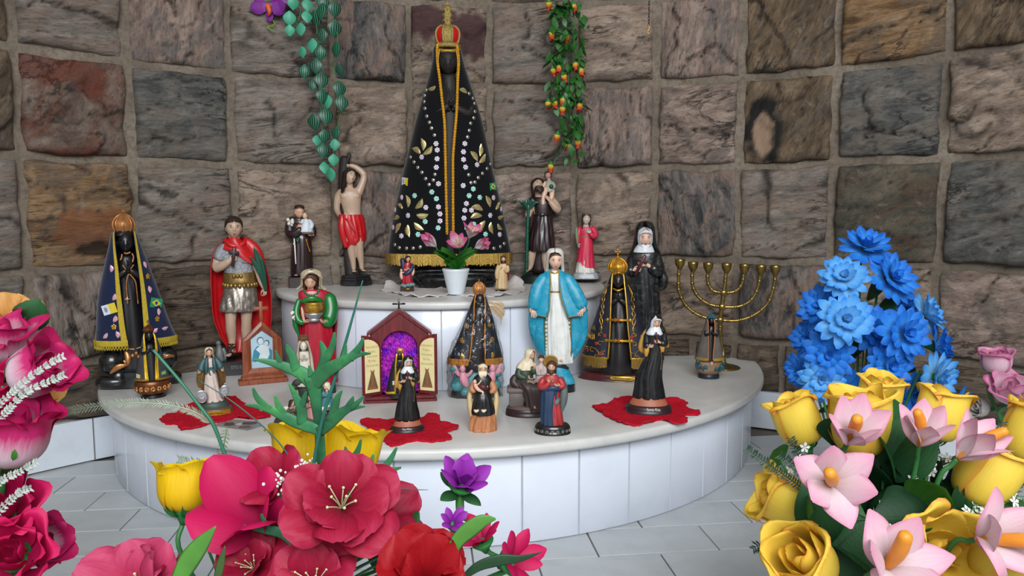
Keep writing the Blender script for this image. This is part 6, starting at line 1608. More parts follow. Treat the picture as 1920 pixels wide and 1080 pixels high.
# reading lesson group
f = Fig('reading_lesson_group', 'seated old woman in white hood teaching a child from an open book, oval base', 'statue', 990, 777, 0, 0)
R, P = f.r, f.p
b = oval_base(f, 990, 43, 27, 763, 779, DKMAROON)
m = f.M(); m.loft([R(766, 990, 39, 24), R(762, 990, 40, 25), R(758, 990, 36, 22)], 28); f.b(m, 'ground', pm('brown_grey_ground', '#5b4a42', .6, var=.2), b)
m = f.M(); m.box((-36, -16, 18), (-9, 16, 46), bev=2); m.box((-40, -19, 44), (-6, 19, 53), bev=2); f.b(m, 'stone_seat', pm('grey_stone_paint', '#655c59', .6, var=.2), b)
o = bodyhead(f, (994, 664, -2), 18, (.2, 0, .9), SKIN, [((1000, 692, -12), (.1, -.2, 1), (.8, .5, 0), 10, 1, .4), ((992, 709, -14), (.9, -.3, 0), (0, -.2, 1), 10, 1, .3)], torso=[R(676, 986, 9, 7), R(710, 984, 12, 9)])
GRNB = pm('moss_green_paint', '#2f3f2e', .5, var=.2); BRSK = pm('brown_skirt_paint', '#352624', .5, var=.2)
robe(f, 'green_bodice', GRNB, [R(716, 983, 17, 14, 0, .04), R(700, 983, 15, 12, 0, .03), R(688, 984, 15, 10), R(680, 985, 11, 8), R(675, 986, 7, 6)], 3)
tubes(f, 'green_sleeve', GRNB, [([(974, 690, -3), (972, 702, -8), (984, 708, -12)], [6, 7, 5]), ([(995, 688, -5), (1000, 698, -9), (1000, 693, -11)], [5, 5, 4])])
m = f.M(); m.loft([R(768, 1000, 15, 14, -10, .14), R(750, 1000, 16, 15, -9, .12), R(735, 999, 18, 16, -8, .1), R(722, 995, 24, 18, -5, .06), R(713, 987, 24, 16, 0, .03), R(708, 984, 15, 10)], 48, (1, 1), pleatf(9, 6), 4)
m.tube([P(966, 705, -4), P(962, 716, -6), P(974, 726, -10)], [6, 8, 6], 10, 3); f.b(m, 'brown_skirt', BRSK)
hood(f, (993, 664, -1), 20, (.15, 0, .8), CREAM, o, .5, 'hood', .85, 1.1)
m = f.M(); m.loft([R(691, 984, 16, 12, 0, .06), R(683, 985, 15, 11, 0, .05), R(675, 987, 11, 9), R(670, 989, 8, 7)], 36, (0, 0), pleatf(10, 3), 3); f.b(m, 'shawl', CREAM, o)
foot(mm := f.M(), P(1001, 761, -24), (.2, -1, 0), 11); f.b(mm, 'foot', SKIN)
m = f.M()
for s in (-1, 1):
    rows = [[(9+s*u*11, -19+q*11, f.by-714+3.2*sin(u*2.6)+q*4) for u in (0, .25, .5, .75, 1)] for q in (0, 1)]
    m.grid(rows, flip=s < 0); m.grid([[(x, y, z-1.2) for x, y, z in r] for r in rows], flip=s > 0)
f.b(m, 'open_book', pm('book_page', '#9c8c84', .6))
m = f.M(); head(m, P(1014, 672, 0), 14, (.1, 0, -.2), 18, 14); m.tube([P(1014, 677, 1), P(1013, 684, 1)], 2.8, 8, 2); hand(m, P(1013, 697, -8), (.0, -.2, 1), (1, .2, 0), 8, 1, .1); c = f.b(m, 'child', SKIN2); features(f, P(1014, 672, 0), 14, (.1, 0, -.2), parent=c); hair(f, P(1014, 672, .4), 14.5, HAIRM, c, (.1, 0, -.2), 0, 1.15, 1.08, seed=11, short=True)
m = f.M(); m.loft([R(764, 1014, 13, 11, 1, .08), R(730, 1013, 11, 9, 1, .08), R(705, 1012.5, 9, 7.5, 1, .05), R(690, 1012.5, 9, 7, 1), R(682, 1013, 5, 4.5, 1)], 32, (1, 1), pleatf(9, 5), 3)
for s in (-1, 1): m.tube([P(1013+s*7, 687, 0), P(1013+s*8, 698, -3), P(1013+s*2, 700, -7)], 3.4, 8, 3)
f.b(m, 'child_robe', pm('lilac_white_paint', '#b5a6a2', .5, var=.08), c)

# man with halo
f = Fig('haloed_saint_statuette', 'bearded haloed figurine in red robe and blue mantle on a black scroll base', 'statue', 1035, 811, 0, 0)
R, P = f.r, f.p
b = oval_base(f, 1035, 34, 25, 797, 814, BLACKGLOSS)
m = f.M()
for k in range(9):
    a = -1.25+k*.31; c_ = (33.5*sin(a), -25.5*cos(a), 7)
    m.tube([(c_[0]+(3.2-i*.3)*cos(i*1.1)*cos(a), c_[1]+(3.2-i*.3)*cos(i*1.1)*sin(a), c_[2]+(3.2-i*.3)*sin(i*1.1)) for i in range(7)], .8, 5, 2)
f.b(m, 'scroll_relief', pm('grey_silver_relief', '#83827c', .4, .4), b)
o = bodyhead(f, (1033, 686, -4), 21, (.1, 0, -.1), SKIN, [((1028, 716, -13), (-.25, -.25, 1), (.2, -1, .1), 12, 1, .15), ((1049, 722, -11), (-.95, -.3, .12), (-.1, .8, .5), 13, -1, .3)], torso=[R(698, 1033, 9, 7), R(730, 1033, 11, 9), R(796, 1035, 13, 11)], feet=[((1027, 797, -10), (-.3, -1, 0), 13), ((1044, 797, -9), (.25, -1, 0), 13)])
hair(f, P(1033, 686, -3.5), 21.5, HAIRM, o, (.1, 0, -.1), .45, 1.0, 1.08, seed=12)
m = f.M(); h = 21
for x, y, z, rx, ry, rz in ((0, -.36, -.44, .2, .12, .17), (-.18, -.24, -.35, .1, .18, .18), (.18, -.24, -.35, .1, .18, .18), (0, -.39, -.19, .14, .05, .035)): m.ell((x*h, y*h, z*h), (rx*h, ry*h, rz*h), 10, 8)
m.xf(0, Matrix.Translation(V(P(1033, 686, -4))) @ Euler((.1, 0, -.1)).to_matrix().to_4x4()); f.b(m, 'beard', HAIRM, o)
m = f.M(); m.lathe([(-1, 13), (-.2, 13.8), (.8, 13), (1, 11.5), (.6, 11), (.6, .1)], 32, caps=(1, 0)); m.xf(0, Matrix.Translation(V(P(1031, 677, 6))) @ Euler((pi/2, 0, 0)).to_matrix().to_4x4()); f.b(m, 'halo', GOLDP, o)
RRED = pm('brick_red_paint', '#a02c30', .45, var=.12)
robe(f, 'red_robe', RRED, [R(801, 1035, 20, 15, 0, .09), R(785, 1036, 17, 14, 0, .08), R(750, 1035, 14, 12, 0, .07), R(728, 1033, 15, 11, 0, .02), R(712, 1032, 17, 10.5), R(704, 1032, 14, 9), R(700, 1033, 8, 7)], 5)
tubes(f, 'red_sleeve', RRED, [([(1017, 710, -1), (1013, 722, -6), (1020, 724, -11), (1027, 718, -13)], [6, 7, 6, 4.4]), ([(1048, 710, -1), (1054, 721, -6), (1049, 724, -10)], [6, 6.4, 5])])
m = f.M(); m.loft([R(796, 1029, 14, 14, -3, .08), R(770, 1028, 14, 13, -3, .08), R(745, 1029, 15, 13, -2, .06), R(728, 1031, 16, 12, -1, .03), R(724, 1033, 15, 11)], 40, (0, 0), pleatf(10, 9), 4)
m.tube([P(1018, 731, -9), P(1034, 727, -14), P(1048, 728, -10)], [(3, 3), (5, 3), (3, 3)], 10, 3); f.b(m, 'blue_mantle', pm('deep_blue_paint', '#1b3350', .45, var=.2))
tubes(f, 'grey_mantle_end', pm('grey_teal_paint', '#5a6462', .5, var=.2), [([(1050, 708, 2), (1056, 730, 0), (1055, 752, -2), (1052, 772, -3)], [(6, 5), (7, 7), (7, 6), (2, 2)]), ([(1046, 748, -8), (1042, 754, -11), (1040, 760, -10)], [4, 5, 2])])
m = f.M(); m.ell(P(1035, 714, -12), (2.2, 1.6, 2.4), 8, 6); f.b(m, 'heart', GOLDP)

# two tiny figures on the shelf
f = Fig('ribbon_virgin_figurine', 'tiny virgin figurine in red dress and navy mantle, left of the white pot', 'statue', 764, 545, HU+.0025, 0)
R, P = f.r, f.p
m = f.M(); m.box((-13, -9, 0), (12, 9, 8), bev=1); b = f.b(m, 'base', DKMAROON, sharp=40); m = f.M(); m.box((-7, -9.6, 2), (9, -8, 6.5)); f.b(m, 'name_plate', BRASS, b)
m = f.M()
for k in range(7): m.ell(P(756+k*3, 534+sin(k*2)*1.5, -2-3*(k % 2)), (5, 6, 4), 10, 6)
f.b(m, 'cloud', pm('pale_teal_cloud', '#6f8a8a', .5), b)
o = bodyhead(f, (766, 485, -1), 12, (.1, .1, .3), SKIN, [((760, 506, -8), (.8, -.2, .2), (0, 1, .2), 6, 1, .4), ((768, 504, -8), (-.8, -.2, .3), (0, 1, .2), 6, -1, .4)])
hair(f, P(766, 485, -.6), 12, HAIRB, o, (.1, .1, .3), .3, 1, 1.05, seed=2)
robe(f, 'red_dress', CRED, [R(531, 764, 10, 8, 0, .08), R(515, 764, 8.5, 7, 0, .06), R(503, 764, 7, 6), R(494, 765, 7.5, 5), R(491, 766, 4, 4)], 3, 32, 10)
tubes(f, 'navy_mantle', pm('navy_paint', '#1a2747', .45, var=.15), [([(756, 486, 4), (757, 497, 2), (758, 510, 0)], [(5, 5), (5, 5), (3, 3)]), ([(757, 513, -5), (764, 512, -8), (772, 504, -6), (774, 496, -2)], [(3, 3), (4, 3), (4, 3), (3, 3)]), ([(772, 505, 0), (773, 518, 0), (771, 528, -1)], [3, 3.5, 2])])
for x, y, s in ((753, 514, 1), (775, 507, -1)):
    m = f.M(); head(m, P(x, y-8, -3), 6, n=12, k=8); m.tube([P(x, y-5, -3), P(x, y+2, -3), P(x+s*1, y+8, -3)], [2.4, 3.4, 2], 8, 3); m.tube([P(x, y-3, -4), P(x+s*5, y-4, -6)], [1.6, 1.2], 6, 2); f.b(m, 'cherub', SKIN2)
f = Fig('beige_robed_figurine', 'tiny bearded figurine in beige robe and red cape, right of the white pot', 'statue', 941, 545, HU+.0025, 0)
R, P = f.r, f.p
m = f.M(); m.box((-12.5, -9, 0), (12.5, 9, 5), bev=1); f.b(m, 'base', pm('brown_grey_base', '#6b5a4c', .6), sharp=40)
BEIGE = pm('beige_robe_paint', '#c2a67c', .5, var=.12)
o = bodyhead(f, (944, 486, -1), 12.5, (.05, 0, 0), SKIN, [((940, 504, -8), (.3, -.2, .9), (.6, -.8, 0), 6, -1, .2), ((949, 508, -8), (-.8, -.3, .3), (0, 1, .2), 6, -1, .4)])
hair(f, P(944, 486, -.6), 12.8, HAIRM, o, (.05, 0, 0), .4, 1, 1.08, seed=6)
m = f.M(); m.ell(P(944, 491.5, -6), (2.6, 1.8, 2.6), 8, 6); m.ell(P(942, 490, -5), (1.4, 2, 2.4), 8, 6); m.ell(P(946, 490, -5), (1.4, 2, 2.4), 8, 6); f.b(m, 'beard', HAIRM, o)
robe(f, 'beige_robe', BEIGE, [R(541, 941, 11, 9, 0, .1), R(525, 941, 10, 8, 0, .09), R(508, 942, 9, 7, 0, .04), R(498, 943, 9.5, 6), R(494, 944, 5, 4.5)], 7, 36, 11)
tubes(f, 'beige_sleeve', BEIGE, [([(935, 499, -1), (932, 512, -4), (932, 522, -4)], [4, 4.4, 3]), ([(951, 499, -1), (952, 507, -5), (949, 509, -8)], [3.6, 3.6, 3])])
m = f.M(); m.sheet([f.s(495, 943, 9, 6, 6, 6, 1), f.s(500, 943, 12, 8, 9, 8.5, 1), f.s(515, 943, 12.5, 9, 11, 10, 2, .04), f.s(526, 943, 11, 8, 10, 9, 2, .05)], 32, .8, pleatf(7, 3), 4); f.b(m, 'red_cape', pm('worn_red_paint', '#8a332e', .5, var=.2))
# ------------------------------------------------------------ shrine, frame, lamp stand, doilies, pot, vines
WOODR = pm('reddish_wood', '#8a4526', .4, var=.2, vscale=70, coat=.2)
def tree_wood(name, a, b):
    t = NT(name); vec = t.coord('Object', (1, 1, .12)); f = t.noise(vec, 160, 5, .6, .4)
    t.set(**{'Base Color': t.ramp(f, [(.3, a), (.7, b)]), 'Roughness': .42, 'Coat Weight': .15}); return t.m
WOODO = tree_wood('orange_brown_wood', '#6b321b', '#9c5433'); WOODM = tree_wood('dark_red_wood', '#4a1016', '#7a2024')
# picture frame with a cross
f = Fig('picture_frame', 'gabled wooden picture frame with a cross on top and a blue mother and child print', 'frame', 493, 716, 0, .12)
P = f.p
m = f.M(); m.box((-46, -13, 0), (46, 13, 9), bev=1.5); m.box((-41, -10, 8), (41, 10, 15), bev=2); f.b(m, 'foot', WOODO, sharp=40)
out = [(-38, 14), (38, 14), (37, 82), (0, 117), (-37, 82)]; inn = [(-21, 29), (20, 29), (20, 84), (0, 99), (-21, 84)]; mid = [(-29, 21), (29, 21), (28, 83), (0, 109), (-29, 83)]
m = f.M(); n = 5
vs = [(x, 5, z) for x, z in out] + [(x, -5, z) for x, z in out] + [(x, -7, z) for x, z in mid] + [(x, -2, z) for x, z in inn] + [(x, 5, z) for x, z in inn]
fs = []
for k in range(4):
    for i in range(n): j = (i+1) % n; fs.append((k*n+i, k*n+j, (k+1)*n+j, (k+1)*n+i))
for i in range(n): j = (i+1) % n; fs.append((4*n+i, 4*n+j, j, i))
m.add(vs, fs); f.b(m, 'frame_moulding', WOODO, smooth=False)
m = f.M(); cross_shape(m, (0, 135), 28, 38, 7, .36); f.b(m, 'wooden_cross', pm('light_orange_wood', '#8f4c2e', .5, var=.2))
m = f.M(); m.prism(inn, -.5, 2); pic = f.b(m, 'picture', pm('pale_blue_print', '#9fbccb', .45, var=.18, vscale=25), smooth=False)
def flat(nm, mat, poly, y): mm = f.M(); mm.prism(poly, y, -.4); return f.b(mm, nm, mat, pic, smooth=False)
blob_ = lambda cx, cz, rx, rz, n=14: [(cx+rx*cos(2*pi*i/n), cz+rz*sin(2*pi*i/n)) for i in range(n)]
flat('printed_mantle', pm('print_teal', '#2f7f97', .5), [(-20, 42), (-16, 62), (-9, 70), (8, 70), (19, 60), (19, 44), (9, 40), (-4, 52), (-12, 40)], -.7)
flat('printed_robe', pm('print_white', '#c9d6d8', .5), [(-9, 42), (-4, 56), (-12, 64), (-2, 72), (12, 70), (14, 54), (8, 40)], -.85)
for nm, x, z, r in (('printed_hair', -3, 80, 6.6), ('printed_hair', 9, 75, 5.4)): flat(nm, pm('print_dark', '#4a6672', .5), blob_(x, z, r, r*1.1), -.95)
for nm, x, z, r in (('printed_face', -2.6, 79, 5.2), ('printed_face', 8, 74, 4)): flat(nm, pm('print_face', '#c3d0d0', .5), blob_(x, z, r, r*1.15), -1.05)

# folding shrine
f = Fig('wooden_shrine', 'dark red gabled shrine with open doors and purple foil niche, black cross on top', 'shrine', 750, 747, 0, 0)
R, P = f.r, f.p
m = f.M(); m.box((-68, -30, 0), (68, 20, 5), bev=1.2); m.box((-64, -26, 5), (64, 18, 11), bev=1.2); f.b(m, 'foot', WOODM, sharp=40)
# front panel with an arched opening
m = f.M(); arch = [(-34, 11), (-34, 96)] + [(-34*cos(pi*i/12), 96+34*sin(pi*i/12)) for i in range(1, 12)] + [(34, 96), (34, 11)]
na = len(arch); outp = []
for x, z in arch:
    if z <= 96: outp.append((-54 if x < 0 else 54, z if z > 11 else 11))
    else:
        a = atan2(z-96, x); k = 0
        ex = 54*cos(a) if abs(cos(a)) > .02 else 0
        t = min(54/max(1e-6, abs(cos(a))), (164-96)/max(1e-6, sin(a) + abs(cos(a))*(164-124)/54))
        outp.append((t*cos(a), 96+t*sin(a)))
for y, flip in ((-6, False),): 
    o0 = m.add([(x, y, z) for x, z in arch] + [(x, y, z) for x, z in outp] + [(x, 14, z) for x, z in arch], [])
    for i in range(na-1):
        m.f.append((o0+i, o0+na+i, o0+na+i+1, o0+i+1)); m.f.append((o0+i, o0+i+1, o0+2*na+i+1, o0+2*na+i)); m.mi += [0, 0]
f.b(m, 'front_panel', WOODM, smooth=False)
m = f.M(); body = [(-54, 11), (54, 11), (54, 124), (0, 164), (-54, 124)]
vs = [(x, y, z) for y in (-5.9, 18) for x, z in body]
m.add(vs, [(0, 1, 6, 5), (1, 2, 7, 6), (4, 0, 5, 9), (5, 6, 7, 8, 9)]); f.b(m, 'case', WOODM, smooth=False)
for s in (-1, 1):
    m = f.M(); poly = [(0, 171), (s*60, 126), (s*60, 120), (0, 164)]
    m.prism(poly if s < 0 else poly[::-1], -11, 20); f.b(m, 'roof_panel', WOODM, smooth=False)
m = f.M(); cross_shape(m, (0, 179), 24, 18, 3.2, .5, 2); f.b(m, 'black_cross', BLACKGLOSS)
t = NT('purple_foil'); vec = t.coord('Object', (1, 1, .45), (0, .5, 0)); vo = t.n('ShaderNodeTexVoronoi'); vo.inputs['Scale'].default_value = 260; t.l(vec, vo.inputs['Vector'])
nz = t.noise(t.coord('Object'), 28, 2); t.set(**{'Base Color': t.ramp(nz, [(.32, '#7a2ad0'), (.5, '#e04ad8'), (.68, '#5a3ae0')]), 'Metallic': .3, 'Roughness': .3}); t.bump(vo.outputs['Distance'], 1, .003)
m = f.M()
for i in range(18):
    x0, x1 = -33+i*3.67, -33+(i+1)*3.67; h = lambda x: 96+sqrt(max(0, 34*34-x*x))
    m.add([(x0, 12, 11), ((x0+x1)/2, 9, 11), (x1, 12, 11), (x1, 12, h(x1)), ((x0+x1)/2, 9, h((x0+x1)/2)), (x0, 12, h(x0))], [(0, 1, 4, 5), (1, 2, 3, 4)])
m.add([(-34, 12.5, 11), (34, 12.5, 11), (34, 12.5, 96)] + [(34*cos(pi*i/12), 12.5, 96+34*sin(pi*i/12)) for i in range(1, 12)] + [(-34, 12.5, 96)], [tuple(range(15))])
f.b(m, 'foil_lining', t.m, smooth=False)
GILTTXT = pm('gilt_print', '#b5a233', .5, .2)
for s in (-1, 1):
    m = f.M(); hx = s*34; st = len(m.v)
    def door_poly(i): return [(0+i*.6, 12+i), (33-i*.6, 12+i), (33-i*.6, 92+ (i and -2))] + [((33-i*.6)*cos(pi/2*k/8)+i*.6*sin(pi/2*k/8), 92+(33-i*1.2)*sin(pi/2*k/8)) for k in range(1, 8)] + [(0+i*.6, 125-i*1.3)]
    # free edge outside: tall side is at the hinge when shut; opened it points outward
    poly = [((33-x) if True else x, z) for x, z in door_poly(0)]
    pin = [((33-x), z) for x, z in door_poly(6)]
    W_ = 38
    def put(pl, y0, y1, mm):
        q = [(s*x*W_/33, z) for x, z in pl]
        if s > 0: q = q[::-1]
        mm.prism(q, y0, y1)
    put(poly, 0, 4, m)
    ang = s*radians(-28)
    T = Matrix.Translation(V((hx, -8, 0))) @ Matrix.Rotation(ang, 4, 'Z')
    m.xf(0, T); d = f.b(m, 'door', WOODM, smooth=False)
    m = f.M(); put(pin, -.8, 0, m); m.xf(0, T); cp = f.b(m, 'printed_card', pm('cream_print', '#ddd09c', .6, var=.08), d, smooth=False)
    sc = f.M().sc
    for k, w in enumerate(('Santuário', 'Nac.', 'Nossa', 'Sra.', 'Aparecida')):
        q = T @ V((s*19, -1.0, 103-k*8.6)); text_mesh('lettering', w, 6.4*sc[0], GILTTXT, cp, (q.x*sc[0], q.y*sc[1], q.z*sc[2]), (pi/2, 0, ang), .00005, min(25, 4.2*len(w))*sc[0])
    m = f.M(); m.prism([(s*19+x, z) for x, z in ((-11, 24), (11, 24), (9, 32), (3, 54), (-3, 54), (-9, 32))], -1.2, -.9); m.xf(0, T); f.b(m, 'printed_madonna', pm('print_brown', '#6b5236', .6, var=.4, vscale=300), cp, smooth=False)
    m = f.M(); m.prism([(s*19+x, z) for x, z in ((-2.5, 30), (2.5, 30), (2, 52), (-2, 52))], -1.4, -1.1); m.prism([(s*19+x, z) for x, z in ((-9, 24), (9, 24), (6, 29), (-6, 29))], -1.4, -1.1); m.prism([(s*19+x, z) for x, z in ((-3, 54), (3, 54), (4, 61), (0, 57), (-4, 61))], -1.4, -1.1); m.xf(0, T); f.b(m, 'printed_figure', pm('print_orange_brown', '#8a5a34', .6), cp, smooth=False)
# madonna standing in the niche
g = Fig('madonna_statuette', 'little black madonna with gold stripes inside the purple niche of the dark red shrine', 'statue', 745, 745, .0112, 0, None, .5)
R, S, P = g.r, g.s, g.p
rings = [S(662, 750, 6, 7, 5, 5), S(668, 750, 9, 9, 6, 6), S(690, 748, 15, 12, 6, 6), S(715, 746, 19, 14, 5, 5), S(734, 745, 22, 16, 5, 5)]
def _base():
    m = g.M(); m.loft([R(745, 745, 14, 12), R(738, 745, 15, 12), R(733, 745, 10, 9)], 20); g.b(m, 'foot', BLACKGLOSS)
f0 = f; f = g
co, rows = mantled(g, _base, rings, BLACKSKIN, [R(736, 745, 15, 12), R(700, 747, 11, 10), R(676, 750, 8, 8), R(672, 750, 4, 4)], (750, 666, 13, -4), None, BRIGHTGOLD, .6, pm('black_satin', '#101018', .5), .6, 44, hands=(749, 684, 7, -11))
crown(g, 751, 650, 661, 6, COPPER, cross=False)
hem_band(g, rows, co, BRIGHTGOLD, 4)
mk = g.M(); m = g.M()
for k in range(5): m.ell((3.4*cos(k*1.2566), -.5, 3.4*sin(k*1.2566)), (2.3, .8, 2.3), 8, 4)
place_piece(g, 'sequin_flower', m.mesh('sequin_flower', SEQ), mk, rows, 740, 717, parent=co)
m = g.M(); flag_vatican(m, 12, 8); place_piece(g, 'flag', m.mesh('flag', FLAGM, False), mk, rows, 741, 728, parent=co)

# seven armed candelabrum
f = Fig('candelabrum', 'seven branched brass candelabrum on the slab against the stone wall', 'candelabrum', 1355, 691, 0, .1)
R, P = f.r, f.p
m = f.M(); m.lathe([(0, 32), (1.5, 33), (3, 31), (4.5, 26), (6, 14), (10, 6), (20, 4), (40, 3.4)], 32, (0, 0, 0)); f.b(m, 'round_foot', BRASS)
m = f.M()
m.tube([P(1355, 668, 0), P(1351, 640, 0), P(1348, 620, 0), P(1347.5, 601, 0), P(1350, 576, 0), P(1352.5, 550, 0), P(1355, 530, 0), P(1356, 512, 0)], [3.6, 3, 4.2, 4, 4.2, 4, 3.6, 3.4], 10, 4)
for x, y in ((1347.5, 601), (1350, 576), (1352.5, 550)): m.box((x-f.bx-6, -5.5, f.by-y-6), (x-f.bx+6, 5.5, f.by-y+6), bev=2.4)
for x, y, r in ((1348, 613, 5.5), (1347.5, 618, 4.5), (1355, 527, 4.6), (1355.5, 520, 4)): m.ell(P(x, y, 0), (r, r, r*.6), 12, 8)
stem = f.b(m, 'stem', BRASS)
for pts in ([(1267.5, 505), (1267, 530), (1268.5, 548), (1280, 572), (1300, 589), (1322, 597.5), (1347.5, 601)], [(1446.5, 516), (1445, 535), (1435, 567), (1410, 590), (1380, 601), (1347.5, 601)],
            [(1292.5, 510), (1293, 530), (1297, 545), (1307.5, 560), (1327, 572), (1350, 576)], [(1419.5, 515), (1415, 542), (1402, 564), (1380, 575), (1350, 576)],
            [(1322, 511), (1322.5, 530), (1332.5, 546), (1352.5, 550)], [(1389, 515), (1385, 535), (1372.5, 547), (1352.5, 550)]):
    m = f.M(); q = [P(x, y, 0) for x, y in pts]; m.tube(q, 3.1, 10, 6); L = spline(q, 6)
    for i in range(3, len(L)-3, 4): m.ell(L[i], 4.2, 8, 6)
    f.b(m, 'branch', BRASS)
for x, y in ((1269, 488), (1294, 493), (1322.5, 494), (1357, 495), (1390, 496), (1420.5, 497.5), (1446.5, 498)):
    m = f.M(); m.lathe([(-20, 3), (-18, 4.2), (-15, 5.5), (-10, 8.8), (-4, 9.6), (0, 10), (.4, 9.4), (-4, 8.4), (-12, 6), (-13, .5)], 20, P(x, y, 0)); f.b(m, 'candle_cup', BRASS)

# crochet doilies: scalloped discs with points, lying on the marble
def crochet(name, col, holes):
    t = NT(name); vec = t.coord('Object')
    v = t.n('ShaderNodeTexVoronoi'); v.inputs['Scale'].default_value = 330; t.l(vec, v.inputs['Vector'])
    c = lin(col); t.set(**{'Base Color': t.ramp(v.outputs['Distance'], [(.1, c), (.95, tuple(x*holes for x in c[:3])+(1,))]), 'Roughness': .9, 'Specular IOR Level': .1}); t.bump(v.outputs['Distance'], .6, .0025); return t.m
CROR = crochet('red_crochet', '#c8182e', .62); CROW = crochet('white_lace', '#d0cac8', .8)
def doily(name, label, poly, z, mat, cat='doily', seed=1, lift=.004, bumps=(), group=None, thick=.002):
    pts = [on_z(x, y, z) for x, y in poly]
    c = sum(pts, V())/len(pts); r = thing(name, label, cat, (c.x, c.y, z), 0, group)
    O = spline([tuple(p-c) for p in pts+pts[:1]], 6)[:-1]
    n = len(O); m = M(); K = 14; rows = []; low = []
    for k in range(K+1):
        t = k/K; row = []; lo = []
        for i, o in enumerate(O):
            x, y = o[0]*max(t, .004), o[1]*max(t, .004)
            sc_ = 1+.02*t*sin(i*2.1) if t > .9 else 1
            h = lift*max(0, t-.62)/.38*max(0, N.noise(V((x*45+seed, y*45, seed)))+.25)*1.6 + .0006*(1+sin(t*60))
            for bx, by, br, bh in bumps:
                q = V((bx, by)); h += bh*exp(-((c.x+x-bx)**2+(c.y+y-by)**2)/(br*br))*(.75+.5*N.noise(V((x*70, y*70, 3))))
            row.append((x*sc_, y*sc_, .0004+thick+h)); lo.append((x*sc_, y*sc_, max(.0002, h-.001)))
        rows.append(row); low.append(lo)
    m.grid(rows, True, flip=False); m.grid(low, True, flip=True); m.grid([rows[-1], low[-1]], True)
    m.build('crochet_cloth', mat, r); return r
doily('red_doily', 'red crochet star doily under the small nun with the red-brown cross', [(660, 812), (690, 806), (674, 791), (708, 786), (730, 790), (760, 781), (790, 785), (808, 776), (822, 780), (826, 793), (850, 798), (858, 806), (836, 813), (846, 824), (812, 830), (775, 828), (735, 838), (716, 828), (690, 822)], 0, CROR, seed=2, group=None)
doily('red_doily', 'red crochet star doily nearest the right edge of the marble slab, under a nun', [(1109.5, 766), (1140, 758), (1160, 750), (1190, 747), (1230, 750), (1266, 754), (1288, 757), (1284, 766), (1308, 775), (1309, 781), (1284, 782), (1288, 793), (1262, 797), (1236, 790), (1215, 797), (1190, 801), (1160, 795), (1136, 783)], 0, CROR, seed=5)
doily('red_doily', 'red crochet doily at the left of the slab, under the medal virgin', [(298, 786), (310, 778), (330, 774), (345, 762), (375, 756), (410, 746), (438, 744), (456, 756), (480, 770), (506, 780), (480, 786), (450, 781), (420, 790), (395, 793), (377, 800), (341, 806), (330, 795), (312, 795)], 0, CROR, seed=8)
b1 = on_z(730, 540, HU); b2 = on_z(968, 541, HU)
doily('lace_doily', 'white lace doily with crumpled ends on the upper slab under the pot', [(712, 545), (735, 539), (770, 541), (800, 541.5), (850, 542), (905, 542), (950, 540), (978, 541), (984, 546), (960, 553), (925, 557), (890, 556), (865, 555), (845, 553), (825, 556), (795, 557), (762, 556), (742, 550)], HU, CROW, seed=3, lift=.005, bumps=((b1.x, b1.y, .022, .024), (b2.x, b2.y, .022, .036)), thick=.001)
# photograph lying on the slab
q = [on_z(x, y, 0) for x, y in ((400, 797), (424, 785), (481, 789), (492, 797), (463, 806))]; c = sum(q, V())/5
r = thing('photo_print', 'black and white photo print lying flat in front of the left red doily', 'photo', c)
m = M(); m.slab([((p-c).x, (p-c).y) for p in [q[0], q[4], q[3], q[2], q[1]]], .0002, .001); pr = m.build('paper', pm('grey_photo', '#7d7f80', .25, var=.25, vscale=60), r, False)
for w, (x0, y0, x1, y1) in (('#3a3b3c', (418, 791, 440, 798)), ('#303132', (452, 790, 482, 796)), ('#b3b5b5', (440, 792, 456, 797)), ('#4a4b4c', (445, 797, 470, 803))):
    m = M(); k = [on_z(x, y, 0)-c for x, y in ((x0, y1-1), ((x0+x1)/2, y1), (x1, y1-2), (x1-3, y0), (x0+4, y0+1))]; m.slab([(p.x, p.y) for p in k], .001, .0011); m.build('printed_patch', pm('photo'+w[1:], w, .3), pr, False)

# ------------------------------------------------------------ petals and leaves
def strap(key, L, W, a0, a1, mat, cup=.25, wmax=.55, tip=.5, ruf=0, nt=8, nu=6, pw=1.0, base=.18, seed=0):
    """petal or leaf growing from the origin up +z and leaning out to +x: a0, a1 lean angles in degrees at root and tip"""
    x = z = 0; rows = []; rn = random.Random(seed)
    for i in range(nt+1):
        t = i/nt; a = radians(a0 + (a1-a0)*t**pw)
        if i: x += L/nt*sin(a); z += L/nt*cos(a)
        w = W/2*((base+(1-base)*sin(pi/2*min(1, t/wmax))) if t < wmax else max(.03, cos(pi/2*(t-wmax)/(1-wmax)))**tip)
        row = []
        for j in range(nu+1):
            u = -1+2*j/nu; off = -cup*w*u*u + (ruf*w*sin(u*7+t*9+seed)*abs(u)*t if ruf else 0)
            row.append((x - off*cos(a)*-1*-1, u*w, z + off*sin(a)))
        rows.append(row)
    m = M(); m.grid(rows); return m.mesh(key, mat)
